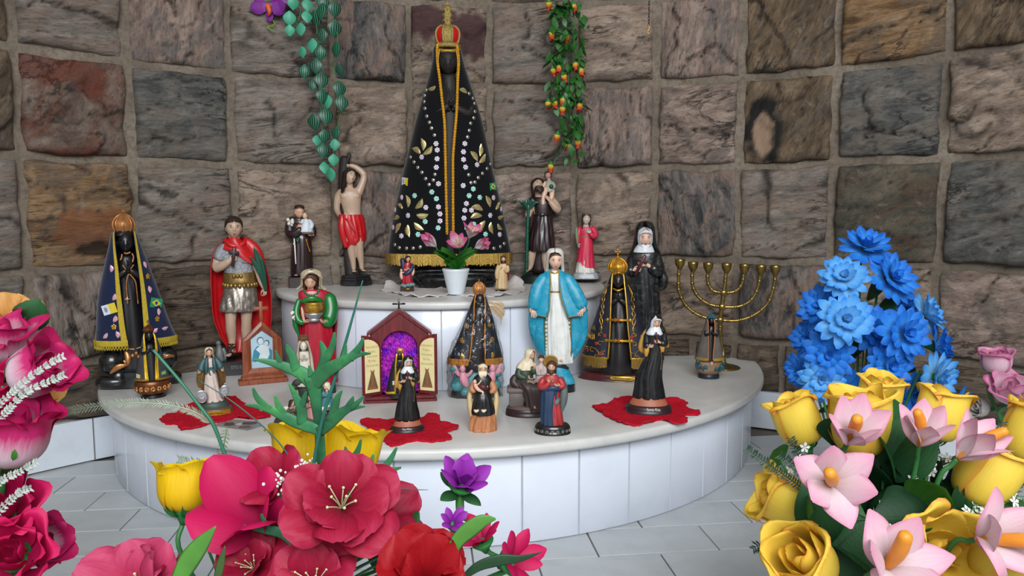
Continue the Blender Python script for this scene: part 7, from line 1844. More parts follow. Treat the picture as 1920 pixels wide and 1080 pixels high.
def cupped(key, prof, alpha, mat, spread=.0, nu=10, nt=None, wav=0, seed=0, tipw=.75, basew=.55):
    """broad petal wrapped round the axis: prof (radius, height) from root to lip, half angle alpha"""
    Pf = spline([(r, z, 0) for r, z in prof], 3); n = len(Pf); rows = []
    for i, (r, z, _) in enumerate(Pf):
        t = i/(n-1); k = basew + (1-basew)*sin(pi/2*min(1, t*2)); k *= 1 if t < .6 else 1-(1-tipw)*((t-.6)/.4)**2
        row = []
        for j in range(nu+1):
            u = -1+2*j/nu; th = alpha*k*u; rr = r*(1+spread*u) + wav*t*t*sin(u*5+seed)*.004
            drop = (abs(u)**3)*(prof[-1][1]-prof[0][1])*.16*t*t
            row.append((rr*cos(th), rr*sin(th), z-drop + wav*t*t*sin(u*4+seed*2)*.003))
        rows.append(row)
    m = M(); m.grid(rows); return m.mesh(key, mat)
def turned(d, spin=0):
    q = V(d).normalized().to_track_quat('Z', 'Y')
    return (q @ Quaternion((0, 0, 1), spin)).to_euler()
def ring_of(root, name, me, n, z=0, off=0, rad=0, tilt=0, jit=0, rnd=None, sc=1.0):
    for i in range(n):
        a = 2*pi*i/n + off + (rnd.uniform(-jit, jit) if rnd else 0)
        o = link(name, me, root, (rad*cos(a), rad*sin(a), z))
        k = sc*(1+(rnd.uniform(-.1, .1) if rnd else 0))
        o.rotation_euler = (Matrix.Rotation(a, 3, 'Z') @ Matrix.Rotation(tilt+(rnd.uniform(-jit, jit)*.6 if rnd else 0), 3, 'Y')).to_euler(); o.scale = (k, k, k)
VASES = []
def local_tube(root, name, wpts, r, mat, n=8, sub=4, parent=None, flat=1.0):
    """stem given in world points, built in the thing's own space"""
    inv = Matrix.LocRotScale(root.location, root.rotation_euler, root.scale).inverted()
    wpts = [V(p) for p in wpts]
    for c in VASES:      # stems fan out over the mouth of their vase instead of meeting in one point
        if (wpts[-1]-c).length < 1e-5:
            o = wpts[0]-c; o.z = 0; o = o*.22
            if o.length > .05: o = o.normalized()*.05
            k = len(wpts)-1
            wpts = [p + o*(i/k)**2 for i, p in enumerate(wpts)]
    m = M(); m.tube([tuple(inv @ p) for p in wpts], r, n, sub, flat); return m.build(name, mat, parent or root)
STEM = pm('green_plastic_stem', '#2f6a34', .5, var=.15)
# white pot of pink lilies
f = Fig('flower_pot', 'ribbed white plastic pot holding pink lilies in front of the tall crowned madonna', 'pot', 855, 551, HU+.002, 0)
m = f.M(); pr = [(0, 15)]
for k in range(9): pr += [(2+k*4.6, 15.2+k*1.05), (5+k*4.6, 15.9+k*1.05)]
m.lathe(pr + [(44, 25.2), (48, 25.6), (48, 24), (42, 22.5), (41, 1)], 36); f.b(m, 'pot_body', pm('white_plastic', '#ccd4da', .35, var=.03))
m = f.M(); m.lathe([(40, 22.6), (42, 20), (43, 1)], 24); f.b(m, 'soil', pm('dark_soil', '#2b2620', .9))
sc = f.M().sc[2]; PB = f.root.location
LPINK = petal_mat('pink_lily_petal', [(0, '#d8d2cf'), (.45, '#e2cdd2'), (.75, '#cf6f96'), (1, '#c23f78')]); LEAFM = petal_mat('bright_leaf', [(0, '#1f5a1c'), (.5, '#2f7a24'), (1, '#3f8a2c')], vein=.25, trans=.15)
lf = strap('leaf', .062, .034, 30, 75, LEAFM, .25, .5, .7); lf2 = strap('leaf', .04, .04, 20, 60, LEAFM, .3, .55, .8)
for me, a, zz in ((lf, pi*1.08, 50), (lf, pi*.9, 52), (lf, -.1, 50), (lf, .25, 54), (lf2, -pi/2+.2, 46), (lf2, -pi/2-.5, 48), (lf, -pi/2-1.0, 56), (lf, .8, 58), (lf, 2.2, 58)):
    o = link('leaf', me, f.root, (0, -.008, zz*sc)); o.rotation_euler = (0, 0, a)
lp = strap('petal', .041, .019, 14, 62, LPINK, .3, .5, .6, pw=1.6); lpb = strap('petal', .039, .018, 8, 24, LPINK, .35, .5, .6, pw=1.6)
STAMEN = pm('yellow_stamen', '#c9a03c', .5); 
for x, y, d, op in ((820, 462, (-.55, -.45, .6), 0), (863, 464, (-.05, -.75, .55), 1), (882, 446, (.35, -.4, .8), 1), (893, 464, (.75, -.5, .35), 0)):
    w = V(f.p(x, y, -20))*sc; t = thing('lily', 'pink and white lily', 'flower', PB+w, 0)
    t['label'] = {820: 'closed pink lily on the left of the white pot', 863: 'open pink and white lily facing out, in the middle above the white pot', 882: 'upright pink lily topmost right above the white pot', 893: 'drooping pink lily lowest on the right above the white pot'}[x]
    t['group'] = 'lilies in the white pot'
    t.rotation_euler = turned(d, x); ring_of(t, 'petal', lp if op else lpb, 6, rnd=random.Random(x), jit=.1)
    m = M()
    for k in range(5): m.tube([(0, 0, .004), (.004*cos(k*1.26), .004*sin(k*1.26), .018), (.007*cos(k*1.26), .007*sin(k*1.26), .024)], [.0005, .0005, .0012], 5, 2)
    m.build('stamen', STAMEN, t)
    local_tube(t, 'stem', [PB+w, PB+w-V(d).normalized()*.015-V((0, 0, .006)), PB+V((0, 0, 62*sc)), PB+V((0, 0, 42*sc))], .0015, STEM)

# hanging vines
def vine(name, label, strands, depth):
    top = at_y(strands[0][0][0], strands[0][0][1], depth); r = thing(name, label, 'vine', top)
    m = M()
    for s in strands: m.tube([tuple(at_y(x, y, depth-.006*(i % 3))-top) for i, (x, y) in enumerate(s)], .0011, 6, 4)
    m.build('stem', STEM, r); return r, top
WM = NT('striped_leaf'); tc = WM.n('ShaderNodeTexCoord'); sp = WM.n('ShaderNodeSeparateXYZ'); WM.l(tc.outputs['UV'], sp.inputs[0])
wv = WM.n('ShaderNodeMath', operation='SUBTRACT', i_1=.5); WM.l(sp.outputs[0], wv.inputs[0]); w2 = WM.n('ShaderNodeMath', operation='MULTIPLY', i_1=36.0); WM.l(wv.outputs[0], w2.inputs[0]); w3 = WM.n('ShaderNodeMath', operation='COSINE'); WM.l(w2.outputs[0], w3.inputs[0])
WM.set(**{'Base Color': WM.ramp(w3.outputs[0], [(.5, '#0b3226'), (.9, '#3c8f6c')]), 'Roughness': .45}); WM = WM.m
TEALLEAF = pm('pale_back_leaf', '#3a9274', .5, var=.15)
wl = strap('leaf', .037, .031, 5, 55, WM, .25, .42, .75); wl2 = strap('leaf', .03, .026, 5, 45, TEALLEAF, .25, .42, .75)
T0 = lambda q: (q[0]/2.7, q[1]/2.7)
vr, vt = vine('striped_leaf_vine', 'hanging artificial vine with striped green leaves on the stones left of centre', [[(596, -60), (594, 30), (600, 100), (597, 160), (604, 220), (606, 280), (615, 325)], [(596, -60), (570, 0), (562, 35), (548, 58)], [(612, -60), (632, 40), (634, 90), (628, 130), (640, 200), (632, 250), (628, 300)]], 1.775)
rn = random.Random(5)
for i, q in enumerate([(1470,75),(1555,75),(1470,145),(1525,135),(1585,215),(1530,255),(1635,35),(1595,70),(1700,25),(1700,120),(1635,165),(1705,230),(1545,345),(1603,315),(1715,345),(1628,385),(1590,415),(1720,430),(1632,470),(1730,500),(1650,565),(1590,595),(1645,675),(1705,660),(1605,705),(1697,725),(1690,800),(1643,840),(1672,870),(1635,745),(1560,15),(1490,5),(1640,0),(1660,500),(1625,250)]):
    pale = i in (0, 1, 2, 3, 4, 5, 25, 26, 27, 28, 24, 30, 31, 33)
    x, y = T0(q); p = at_y(x, y-9, 1.765-rn.uniform(0, .02))-vt
    o = link('leaf', wl2 if pale else wl, vr, p); a = rn.uniform(-.7, .7)
    o.rotation_euler = (Matrix.Rotation(-pi/2+a, 3, 'Z') @ Matrix.Rotation(pi*.86+rn.uniform(-.25, .2), 3, 'Y')).to_euler(); k = rn.uniform(.85, 1.15); o.scale = (k, k, k)
GLEAF = pm('small_green_leaf', '#245a1e', .5, var=.3); BUDM = petal_mat('bud_petal', [(0, '#9fae2c'), (.35, '#c9b834'), (.6, '#c9502a'), (1, '#a8241c')], trans=.1)
vr, vt = vine('rosebud_vine', 'hanging artificial vine with red and yellow rosebuds, right of the tall madonna', [[(1060, -60), (1056, 60), (1046, 150), (1036, 200), (1030, 200)], [(1066, -60), (1064, 100), (1068, 190), (1052, 280), (1034, 312)], [(1075, -60), (1080, 80), (1086, 180), (1078, 250), (1067, 275)], [(1085, -60), (1092, 90), (1092, 195)], [(1078, -60), (1076, 120), (1088, 230), (1085, 270)]], 1.855)
gl = strap('leaf', .027, .0135, 10, 50, GLEAF, .2, .45, .7, 0, 4, 2)
for i in range(285):
    y = 300*rn.random()**1.25; w = 32 if y < 200 else 24
    x = 1064+rn.uniform(-1, 1)*w+ (8 if y > 200 else 0)
    if y > 260 and rn.random() < .6: continue
    o = link('leaf', gl, vr, at_y(x, y, 1.85-rn.uniform(0, .03))-vt); k = rn.uniform(.7, 1.25); o.scale = (k, k, k)
    o.rotation_euler = (rn.uniform(-.6, .6), rn.uniform(1.2, 3.1), rn.uniform(-pi, 0))
bp = cupped('bud_petal', [(.001, 0), (.0065, .006), (.0075, .014), (.005, .022), (.006, .026)], 1.15, BUDM, .06, 6); bc = M(); bc.lathe([(-.004, .001), (0, .004), (.004, .0066), (.006, .0068)], 10); bc = bc.mesh('bud_cup', STEM)
for q in [(1050,8),(1190,28),(1062,190),(1160,205),(1120,395),(1072,405),(1205,380),(1237,415),(1132,445),(1045,605),(1080,600),(1140,585),(1132,635),(1243,620),(1103,800),(1165,855),(1222,835),(1060,980)]:
    x, y = 700+q[0]/3.177, q[1]/3.177; e = link('rosebud', bc, vr, at_y(x, y-4, 1.83)-vt); e.rotation_euler = (pi+rn.uniform(-.4, .4), rn.uniform(-.4, .4), rn.uniform(0, 6))
    ring_of(e, 'petal', bp, 3, off=rn.random()*6)
# purple orchid at the top, and a little chain
c = at_y(506, 12, 1.76); t = thing('orchid', 'purple orchid bloom hanging at the top of the wall', 'flower', c); t.rotation_euler = turned((.1, -1, -.1))
ORC = petal_mat('purple_orchid_petal', [(0, '#b58ab8'), (.35, '#8a2f96'), (1, '#6b1a80')]); op = strap('petal', .042, .03, 60, 85, ORC, .2, .6, .5); os_ = strap('petal', .036, .018, 60, 80, ORC, .2, .5, .6)
ring_of(t, 'petal', op, 2, off=.1); ring_of(t, 'petal', os_, 3, off=.6, z=-.003); m = M(); m.ell((0, 0, .008), (.007, .007, .008), 10, 8); m.tube([(0, 0, .01), (.004, -.012, .014), (0, -.02, .01)], [.006, .005, .002], 8, 3); m.build('lip', pm('orange_lip', '#c95a34', .5), t)
c2 = at_y(532, -2, 1.77); 
local_tube(t, 'stem', [c, c+V((.02, .02, .05)), c+V((.03, .03, .14))], .0014, STEM); local_tube(t, 'tendril', [c+V((.0, .01, -.02)), c+V((.012, .0, -.038)), c+V((-.004, 0, -.045)), c+V((.01, 0, -.055))], .0016, pm('yellow_green_tendril', '#6b8a2c', .5))
for i, s in enumerate(((.036, 0, .004), )):
    e = thing('orchid', 'second purple orchid bloom, partly cut by the top of the picture', 'flower', c+V((.034, .002, .016))); e.rotation_euler = turned((.4, -1, -.2), 1); ring_of(e, 'petal', op, 2); ring_of(e, 'petal', os_, 3, off=.9, z=-.003)
    local_tube(e, 'stem', [e.location, c+V((.04, .02, .06)), c+V((.03, .03, .14))], .0014, STEM)
c = at_y(1218, 58, 1.84); t = thing('hanging_chain', 'thin black chain with a small gold hook hanging on the stones', 'chain', c)
for k in range(9):
    m = M(); m.tube([(.0022*cos(i*pi/4), 0, .0042*sin(i*pi/4)) for i in range(9)], .0008, 5, 1); o = m.build('link', BLACKGLOSS, t, loc=(0, 0, .014+k*.0072)); o.rotation_euler = (0, 0, (k % 2)*pi/2+.4)
m = M(); m.tube([(0, 0, .012), (.001, 0, .004), (-.003, 0, -.003), (-.0005, 0, -.008), (.003, 0, -.004)], .0012, 6, 3); m.build('hook', GOLD, t); m = M(); m.tube([(0, .03, .085), (0, 0, .085), (0, 0, .08)], .0012, 6, 2); m.build('nail', BRASS, t)
# ------------------------------------------------------------ bouquets standing on the floor in front
def vase(name, label, c, h, r0, r1, mat):
    t = thing(name, label, 'vase', (c[0], c[1], TF)); m = M()
    m.lathe([(0, r0), (.004, r0*1.04), (h*.4, (r0+r1)*.52), (h*.93, r1), (h*.96, r1*1.08), (h, r1*1.08), (h, r1*.96), (h*.9, r1*.92), (h*.88, .002)], 32); m.build('vase_body', mat, t)
    m = M(); m.lathe([(h*.86, r1*.9), (h*.95, r1*.8), (h*.99, r1*.4), (h, .002)], 20); m.build('floral_foam', pm('green_foam', '#3a5a34', .9), t)
    return V((c[0], c[1], TF+h*.97))
VW = pm('white_ceramic', '#c9ccce', .3, var=.04)
VC = vase('vase', 'white vase holding the crimson bouquet in front of the altar', (-.27, .70), .13, .04, .06, VW)
VR = vase('vase', 'white vase holding the yellow roses and pink lilies on the right', (.36, .70), .13, .04, .06, VW)
VL = vase('vase', 'white vase holding the pink and white roses at the far left', (-.50, .64), .17, .045, .06, VW)
VB = vase('vase', 'white vase holding the tall bunch of blue chrysanthemums', (.575, 1.2), .10, .04, .055, VW)
VF = vase('vase', 'white vase holding the small pink roses at the far right', (.80, .98), .14, .04, .05, VW)
VASES += [VC, VR, VL, VB, VF]
def flower(name, label, p, d, s, spin=0, group=None):
    t = thing(name, label, 'flower', p, 0, group); t.rotation_euler = turned(d, spin); t.scale = (s, s, s); return t
def stem_to(t, p, d, v, r=.0022, mat=None, back=.01):
    d = V(d).normalized(); p = V(p); v = V(v); q = p - d*.03
    q2 = q*.55+v*.45 + V((0, 0, -.012)); local_tube(t, 'stem', [p-d*back*.2, p-d*back, q, q2, v], r/t.scale[0], mat or STEM)
SEP = petal_mat('sepal_green', [(0, '#1f5a2a'), (1, '#2f7a38')], vein=0, trans=.05)
_sep = strap('sepal', .026, .012, 75, 12, SEP, .3, .3, .9, pw=.5); _sepl = strap('sepal', .036, .017, 78, 2, SEP, .3, .35, .9, pw=.5)
_cal = M(); _cal.lathe([(-.012, .003), (-.006, .0055), (0, .010), (.004, .013), (.006, .012)], 14); _cal = _cal.mesh('calyx', SEP)
_RC = {}
def rose_mesh(mat, k):
    key = (mat.name, k)
    if key in _RC: return _RC[key]
    if k == 'bud':      # tall tulip-like bud with flared lips
        r = [cupped('petal', [(.004, 0), (.019, .007), (.027, .02), (.0285, .036), (.029, .05), (.035, .058)], 1.2, mat, .05, 12, wav=1, tipw=.85), cupped('petal', [(.004, .002), (.017, .009), (.024, .022), (.026, .038), (.0265, .052), (.030, .058)], 1.15, mat, .05, 10, wav=1, seed=2), cupped('petal', [(.003, .004), (.011, .012), (.015, .026), (.014, .042), (.012, .052)], 1.5, mat, .06, 8)]
    elif k == 'closed': # blunt rose, rolled rims
        r = [cupped('petal', [(.004, 0), (.021, .005), (.0295, .018), (.031, .034), (.0305, .046), (.034, .052), (.037, .050)], 1.25, mat, .07, 12, wav=.9, tipw=.9), cupped('petal', [(.004, .002), (.019, .008), (.026, .02), (.027, .036), (.026, .049), (.028, .054)], 1.3, mat, .09, 12, wav=.7, seed=1), cupped('petal', [(.003, .004), (.012, .012), (.017, .026), (.0165, .042), (.014, .051)], 1.7, mat, .16, 10, wav=.4, seed=3)]
    else:               # open rose
        r = [cupped('petal', [(.004, 0), (.02, .004), (.031, .013), (.037, .026), (.042, .036), (.047, .036)], 1.05, mat, .06, 12, wav=1.6, tipw=.85), cupped('petal', [(.004, .002), (.017, .007), (.025, .018), (.029, .032), (.031, .042), (.034, .044)], 1.1, mat, .08, 10, wav=1.3, seed=1), cupped('petal', [(.003, .004), (.01, .01), (.015, .023), (.015, .037), (.014, .044)], 1.6, mat, .18, 8, wav=.6, seed=3)]
    _RC[key] = r; return r
def rose(label, p, d, s, mat, kind, v, spin=0, sep=True, group=None, name='rose'):
    t = flower(name, label, p, d, s, spin, group); a, b, c = rose_mesh(mat, kind)
    if mat is YORG and kind == 'closed': t.scale = (s*.74, s*.74, s*1.02)
    for i in range(3): link('petal', a, t, rot=(0, 0, i*2.094))
    for i in range(3): link('petal', b, t, rot=(0, 0, i*2.094+1.0))
    for i in range(2): link('petal', c, t, rot=(0, 0, i*3.14+.4))
    for i in range(2): o = link('petal', c, t, rot=(0, 0, i*3.14+1.9)); o.scale = (.6, .6, .98)
    link('calyx', _cal, t)
    if sep:
        for i in range(5): a_ = i*1.2566+.2; link('sepal', _sepl if kind == 'bud' else _sep, t, (.008*cos(a_), .008*sin(a_), -.003), rot=(0, 0, a_))
    stem_to(t, p, d, v); return t
def leaf_thing(label, p, d, me, v, s=1, spin=0, name='leaf', cat='leaf'):
    t = thing(name, label, cat, p); t.rotation_euler = turned(d, spin); t.scale = (s, s, s); link('leaf_blade', me, t); local_tube(t, 'stem', [p, V(p)*.6+V(v)*.4, v], .0014/s, STEM); return t
W = at_y
YEL = petal_mat('bright_yellow_petal', [(0, '#c99a08'), (.4, '#e3b80c'), (1, '#ecc91a')], vein=.1); YORG = petal_mat('yellow_petal_orange_rim', [(0, '#dcb83a'), (.5, '#ecd050'), (.9, '#ecc84a'), (1, '#e0963a')], edge='#e0a040', vein=.05)
PKW = petal_mat('white_to_magenta_petal', [(0, '#d9d2d4'), (.4, '#dcc3cf'), (.66, '#c42a6e'), (1, '#b40e52')], vein=.1); MAG = petal_mat('magenta_petal', [(0, '#8c0a3c'), (.5, '#b8104e'), (1, '#c61658')], vein=.05)
CRIMP = petal_mat('crimson_pink_petal', [(0, '#6d0a20'), (.35, '#941230'), (.8, '#a81a3c'), (1, '#b42e50')], vein=.2); REDP2 = petal_mat('bright_red_petal', [(0, '#6a040e'), (.5, '#9c0c18'), (1, '#a4121c')], vein=.15)
SALM = petal_mat('salmon_pink_petal', [(0, '#983050'), (.5, '#b83058'), (1, '#c4486e')], vein=.15); PEACH = petal_mat('peach_petal', [(0, '#a8752c'), (.5, '#c98f4a'), (1, '#cf9c58')], vein=.15)
PURP = petal_mat('purple_petal', [(0, '#5a1470'), (.5, '#8a249c'), (1, '#9a35ad')], vein=.15); LILY = petal_mat('pink_rim_white_petal', [(0, '#e3d6d8'), (.5, '#e2cdd4'), (.8, '#e0b0c2'), (1, '#dc94b0')], edge='#dc8fae', vein=.06)
BLUE1 = petal_mat('blue_petal', [(0, '#8cd0e8'), (.3, '#56aef0'), (.7, '#2c86e4'), (1, '#1c66cc')], vein=.15); BLUE2 = petal_mat('light_blue_petal', [(0, '#aadcea'), (.4, '#8accf2'), (.8, '#56a8ec'), (1, '#2f80d8')], vein=.12)
DKLEAF = petal_mat('dark_leaf', [(0, '#10341c'), (.6, '#1b4a24'), (1, '#245a2c')], vein=.3, trans=.1); MIDLEAF = petal_mat('mid_leaf', [(0, '#2a5a20'), (.6, '#3c7a28'), (1, '#4f8f30')], vein=.3, trans=.15)
ANT = NT('antler_leaf'); _tc = ANT.coord('Object'); ANT.set(**{'Base Color': ANT.ramp(ANT.noise(_tc, 22, 4), [(.35, '#1d5238'), (.55, '#2f7446'), (.7, '#4a9648')]), 'Roughness': .5}); ANT = ANT.m

# --- centre bouquet
rose('single bright yellow rose bud standing apart on the left of the crimson bouquet', W(343, 962, .68), (-.02, .28, 1), .84, YEL, 'bud', VC, 2.0)
rose('left bright yellow rose of the pair behind the green antler leaves', W(562, 903, .71), (-.06, .25, 1), 1.0, YEL, 'bud', VC, .6)
rose('right bright yellow rose of the pair, partly hidden by antler leaves', W(645, 906, .725), (.16, .25, 1), 1.0, YEL, 'bud', VC, 1.2)
def wide(key, L, Wd, a0, a1, mat, ruf=.2, cup=.22, seed=0, tip=.38, wmax=.62): return strap('petal', L, Wd, a0, a1, mat, cup, wmax, tip, ruf, 10, 10, 1.0, .2, seed)
def hib(label, p, d, s, mat, v, spin=0, n=5, a=(35, 82), L=.056, Wd=.058, layers=1, stam=True, rs=1):
    t = flower('hibiscus', label, p, d, s, spin); rn = random.Random(rs)
    for l in range(layers):
        ms = [wide('', L*(1-.2*l), Wd*(1-.15*l), a[0]-12*l, a[1]-20*l, mat, seed=rs+q*3) for q in range(3)]
        for i in range(n):
            o = link('petal', ms[(i+l) % 3], t, (0, 0, .002*l)); th = 2*pi*i/n + l*.6 + rn.uniform(-.1, .1); o.rotation_euler = (Matrix.Rotation(th, 3, 'Z') @ Matrix.Rotation(rn.uniform(-.32, .22), 3, 'Y') @ Matrix.Rotation(rn.uniform(-.2, .2), 3, 'Z')).to_euler(); kk = rn.uniform(.86, 1.1); o.scale = (kk, kk*rn.uniform(.8, 1), kk)
    if stam:
        m = M()
        for k in range(10):
            a_ = k*2.4; r = .004+.001*k; m.tube([(0, 0, 0), (r*.5*cos(a_), r*.5*sin(a_), .012), (r*1.3*cos(a_), r*1.3*sin(a_), .022)], [.0007, .0006, .0006], 5, 2); m.ell((r*1.35*cos(a_), r*1.35*sin(a_), .0225), .0014, 6, 4)
        m.build('stamen', pm('pale_stamen', '#b9b58c', .6), t)
        link('sepal', _sep, t, (0, 0, 0), rot=(0, 0, .5)).scale = (.8, .8, .8)
    stem_to(t, p, d, v); return t
hib('large crimson pink bloom with pale stamens at the centre of the front bouquet', W(640, 955, .60), (.1, -.7, .65), 1.06, CRIMP, VC, .4, n=6, layers=2, rs=3, Wd=.046)
hib('crimson bloom half hidden behind the central pink bloom on its left', W(520, 915, .66), (-.4, -.6, .6), .72, CRIMP, VC, 1.0, stam=False, rs=5)
hib('wide salmon pink bloom cut by the bottom edge, left of the magenta petal flower', W(275, 1118, .60), (-.1, -.62, .75), 1.1, SALM, VC, 1.1, n=6, layers=2, rs=7)
hib('crimson bloom at the bottom edge directly below the central pink bloom', W(592, 1100, .58), (-.1, -.6, .8), .82, CRIMP, VC, .2, layers=2, rs=9)
hib('bright red broad petalled bloom at the bottom edge, right of the central bloom', W(795, 1100, .57), (.1, -.55, .8), .98, REDP2, VC, .9, n=5, rs=12, stam=False, layers=2, a=(24, 62))
hib('magenta crimson bloom low between the salmon bloom and the central bloom', W(478, 1068, .63), (-.1, -.6, .75), .72, CRIMP, VC, .5, layers=2, rs=13)
hib('crimson bloom low on the right of the central bloom, below the antler leaf', W(715, 975, .655), (.5, -.6, .6), .72, CRIMP, VC, .5, rs=14, stam=False)
t = flower('calla', 'big smooth magenta calla flower left of the central pink bloom', W(492, 990, .645), (-.3, -.45, .85), .98, .3)
for th, L_, w_, a in ((2.5, .084, .056, (12, 40)), (3.6, .07, .066, (25, 62)), (1.2, .06, .05, (20, 50)), (5.2, .06, .055, (20, 60)), (.2, .05, .045, (20, 45))):
    o = link('petal', wide('', L_, w_, a[0], a[1], MAG, .04, .35, 2, .5, .5), t); o.rotation_euler = (0, 0, th)
stem_to(t, t.location, (-.2, -.2, 1), VC)
_fl = strap('leaf', .055, .038, 5, 45, DKLEAF, .22, .5, .7, .06)
def antler(label, paths, Y, root_px, v):
    P0 = W(*root_px, Y); t = thing('antler_leaf', label, 'leaf', P0); m = M()
    for pts, r in paths:
        k = Y/1380; rr = [(q*k*.72, q*k*.13) for q in r]
        m.tube([tuple(W(x, y, Y-.012*sin((x-root_px[0])*.02)-.00012*(root_px[1]-y))-P0) for x, y in pts], rr, 10, 4)
    m.build('leaf_blade', ANT, t); local_tube(t, 'stem', [P0, P0*.5+V(v)*.5, v], .003, STEM)
antler('tall upper green antler shaped leaf reaching up in front of the apparition group', [([(598, 900), (597, 850), (596, 797), (591, 745), (586, 708)], [9, 10, 11, 16, 24]), ([(588, 722), (570, 702), (551, 692), (508, 678), (474, 672)], [18, 19, 15, 9, 2]), ([(528, 684), (520, 668), (516, 655)], [8, 6, 2]), ([(556, 696), (548, 668), (541, 655), (537, 644)], [13, 11, 9, 3]),
    ([(586, 722), (606, 698), (640, 678), (668, 664), (695, 662)], [18, 20, 14, 9, 2]), ([(655, 672), (672, 652), (681, 633)], [11, 8, 3]), ([(598, 706), (609, 668), (604, 648), (600, 638)], [15, 13, 8, 3]), ([(606, 680), (620, 655), (625, 638), (627, 622)], [12, 9, 7, 2]), ([(583, 705), (581, 692), (579, 684)], [8, 6, 2]), ([(640, 680), (646, 660), (649, 645)], [9, 6, 2])], .655, (598, 900), VC)
antler('lower left green antler shaped leaf in front of the yellow rose pair', [([(604, 880), (602, 840), (595, 808), (570, 796), (545, 786), (502, 765), (458, 757)], [8, 10, 14, 16, 16, 11, 2]), ([(505, 768), (482, 745), (474, 726)], [11, 8, 3]), ([(535, 780), (521, 758), (515, 740)], [11, 8, 3]), ([(566, 795), (564, 765), (553, 740), (542, 718)], [14, 14, 9, 3]), ([(564, 765), (570, 745), (573, 733)], [9, 7, 3]),
    ([(597, 810), (622, 788), (650, 766), (684, 761)], [14, 15, 11, 2]), ([(618, 790), (628, 760), (632, 745), (641, 731)], [13, 10, 8, 2]), ([(648, 768), (658, 752), (662, 742)], [9, 7, 2]), ([(655, 765), (672, 752), (681, 742)], [8, 6, 2])], .645, (604, 880), VC)
antler('dark green antler leaf pointing right above the central pink bloom', [([(622, 915), (640, 900), (690, 888), (725, 882), (751, 876)], [10, 14, 13, 10, 3]), ([(640, 902), (650, 870), (668, 848), (676, 823)], [12, 11, 8, 3]), ([(685, 890), (694, 868), (699, 851)], [10, 7, 3]), ([(712, 884), (730, 862), (743, 838)], [9, 8, 3]), ([(645, 890), (648, 850), (646, 836)], [9, 7, 2])], .64, (622, 915), VC)
antler('dark antler leaf low on the left, under the central pink bloom', [([(560, 1030), (530, 1000), (490, 990), (455, 984)], [12, 15, 12, 3]), ([(505, 992), (492, 972), (489, 962)], [9, 7, 3]), ([(535, 1003), (535, 978), (545, 962)], [10, 8, 3])], .61, (560, 1030), VC)
def spray(name, label, pts, Y, v, leaf_len, mat, smat, step=7, lw=1.6, both=True, curl=.5, dz=0, cat='foliage', stem_r=1.4):
    """feathery frond: arching stem with many tiny leaflets"""
    Q = spline([(x, y, 0) for x, y in pts], 10); P0 = W(pts[0][0], pts[0][1], Y); t = thing(name, label, cat, P0); k = Y/1380
    pp = [W(x, y, Y+dz*i/len(Q))-P0 for i, (x, y, _) in enumerate(Q)]
    m = M(); m.tube([tuple(p) for p in pp[::3]+[pp[-1]]], [stem_r*k*(1-.6*i/len(pp[::3])) for i in range(len(pp[::3])+1)], 6, 2); st = m.build('stem', smat, t)
    m = M(); acc = 0; rn = random.Random(len(pts)+int(pts[0][0]))
    for a, b in zip(pp, pp[1:]):
        L = (b-a).length; acc += L
        while acc > step*k:
            acc -= step*k; d = (b-a).normalized(); s_ = d.cross(V((0, 1, 0))).normalized(); ll = leaf_len*k*rn.uniform(.8, 1.15)
            for sg in ((-1, 1) if both else (1,)):
                e = (s_*sg + d*curl + V((0, rn.uniform(-.6, .2), 0))).normalized(); q = b + e*ll; w = d*lw*k
                mid = b+e*ll*.55
                m.add([b-w*.4, b+w*.4, mid+w+V((0, -.0006, 0)), q, mid-w+V((0, -.0006, 0))], [(0, 1, 2, 3, 4)])
    m.build('leaflets', mat, t, smooth=False, kind='stuff')
    if v is not None: local_tube(t, 'stem', [P0, P0*.6+V(v)*.4, v], .0008, STEM)
    return t
PALEF = pm('pale_frond', '#9dac98', .6, var=.12); LIMEF = pm('grey_green_frond', '#6f8560', .6, var=.2); BLADE = pm('blue_green_blade', '#1c5a4c', .45, var=.15)
spray('fern_frond', 'pale feathery frond arching left over the edge of the marble slab', [(398, 792), (372, 774), (340, 762), (290, 754), (240, 753), (190, 758), (135, 766)], .70, None, 13, PALEF, PALEF, 3.4, 1.4, True, .9)
spray('fern_frond', 'grey green spiky frond hanging vertically left of the magenta calla', [(425, 800), (412, 870), (408, 930), (416, 985), (440, 1030)], .70, None, 11, LIMEF, LIMEF, 3.4, 1.3)
spray('fern_frond', 'grey green spiky frond curving behind the single yellow bud', [(432, 905), (412, 885), (380, 868), (335, 860)], .72, None, 12, LIMEF, LIMEF, 3.4, 1.3)
def blade(label, pts, Y, r, mat, name='grass_blade', v=None, flat=.5, dy=0):
    P0 = W(pts[0][0], pts[0][1], Y); k = Y/1380; t = thing(name, label, 'foliage', P0); m = M()
    m.tube([tuple(W(x, y, Y+dy*i/(len(pts)-1))-P0) for i, (x, y) in enumerate(pts)], [(q*k, q*k*flat) for q in r], 8, 5); m.build('blade', mat, t)
    if v is not None: local_tube(t, 'stem', [P0, P0*.6+V(v)*.4, v], .0014, STEM)
blade('long green flower stem bending up left in front of the small bronze bowl madonna', [(440, 905), (428, 870), (415, 835), (398, 792), (370, 755), (335, 710), (288, 655)], .69, [3.6, 3.6, 3.6, 4, 3.4, 3.2, 3], pm('teal_green_stem', '#2a6a50', .45), 'green_stalk', VC, 1)
blade('long blue green reed rising from the bouquet to the upper slab', [(578, 925), (600, 800), (630, 700), (655, 615), (680, 525)], .63, [3.6, 3.6, 3.2, 2.6, 1], BLADE, 'reed', VC)
blade('thin dark reed crossing from the medal virgin down to the berries', [(560, 885), (515, 820), (440, 755), (372, 711)], .66, [1.6, 1.5, 1.3, .8], BLADE, 'reed', VC)
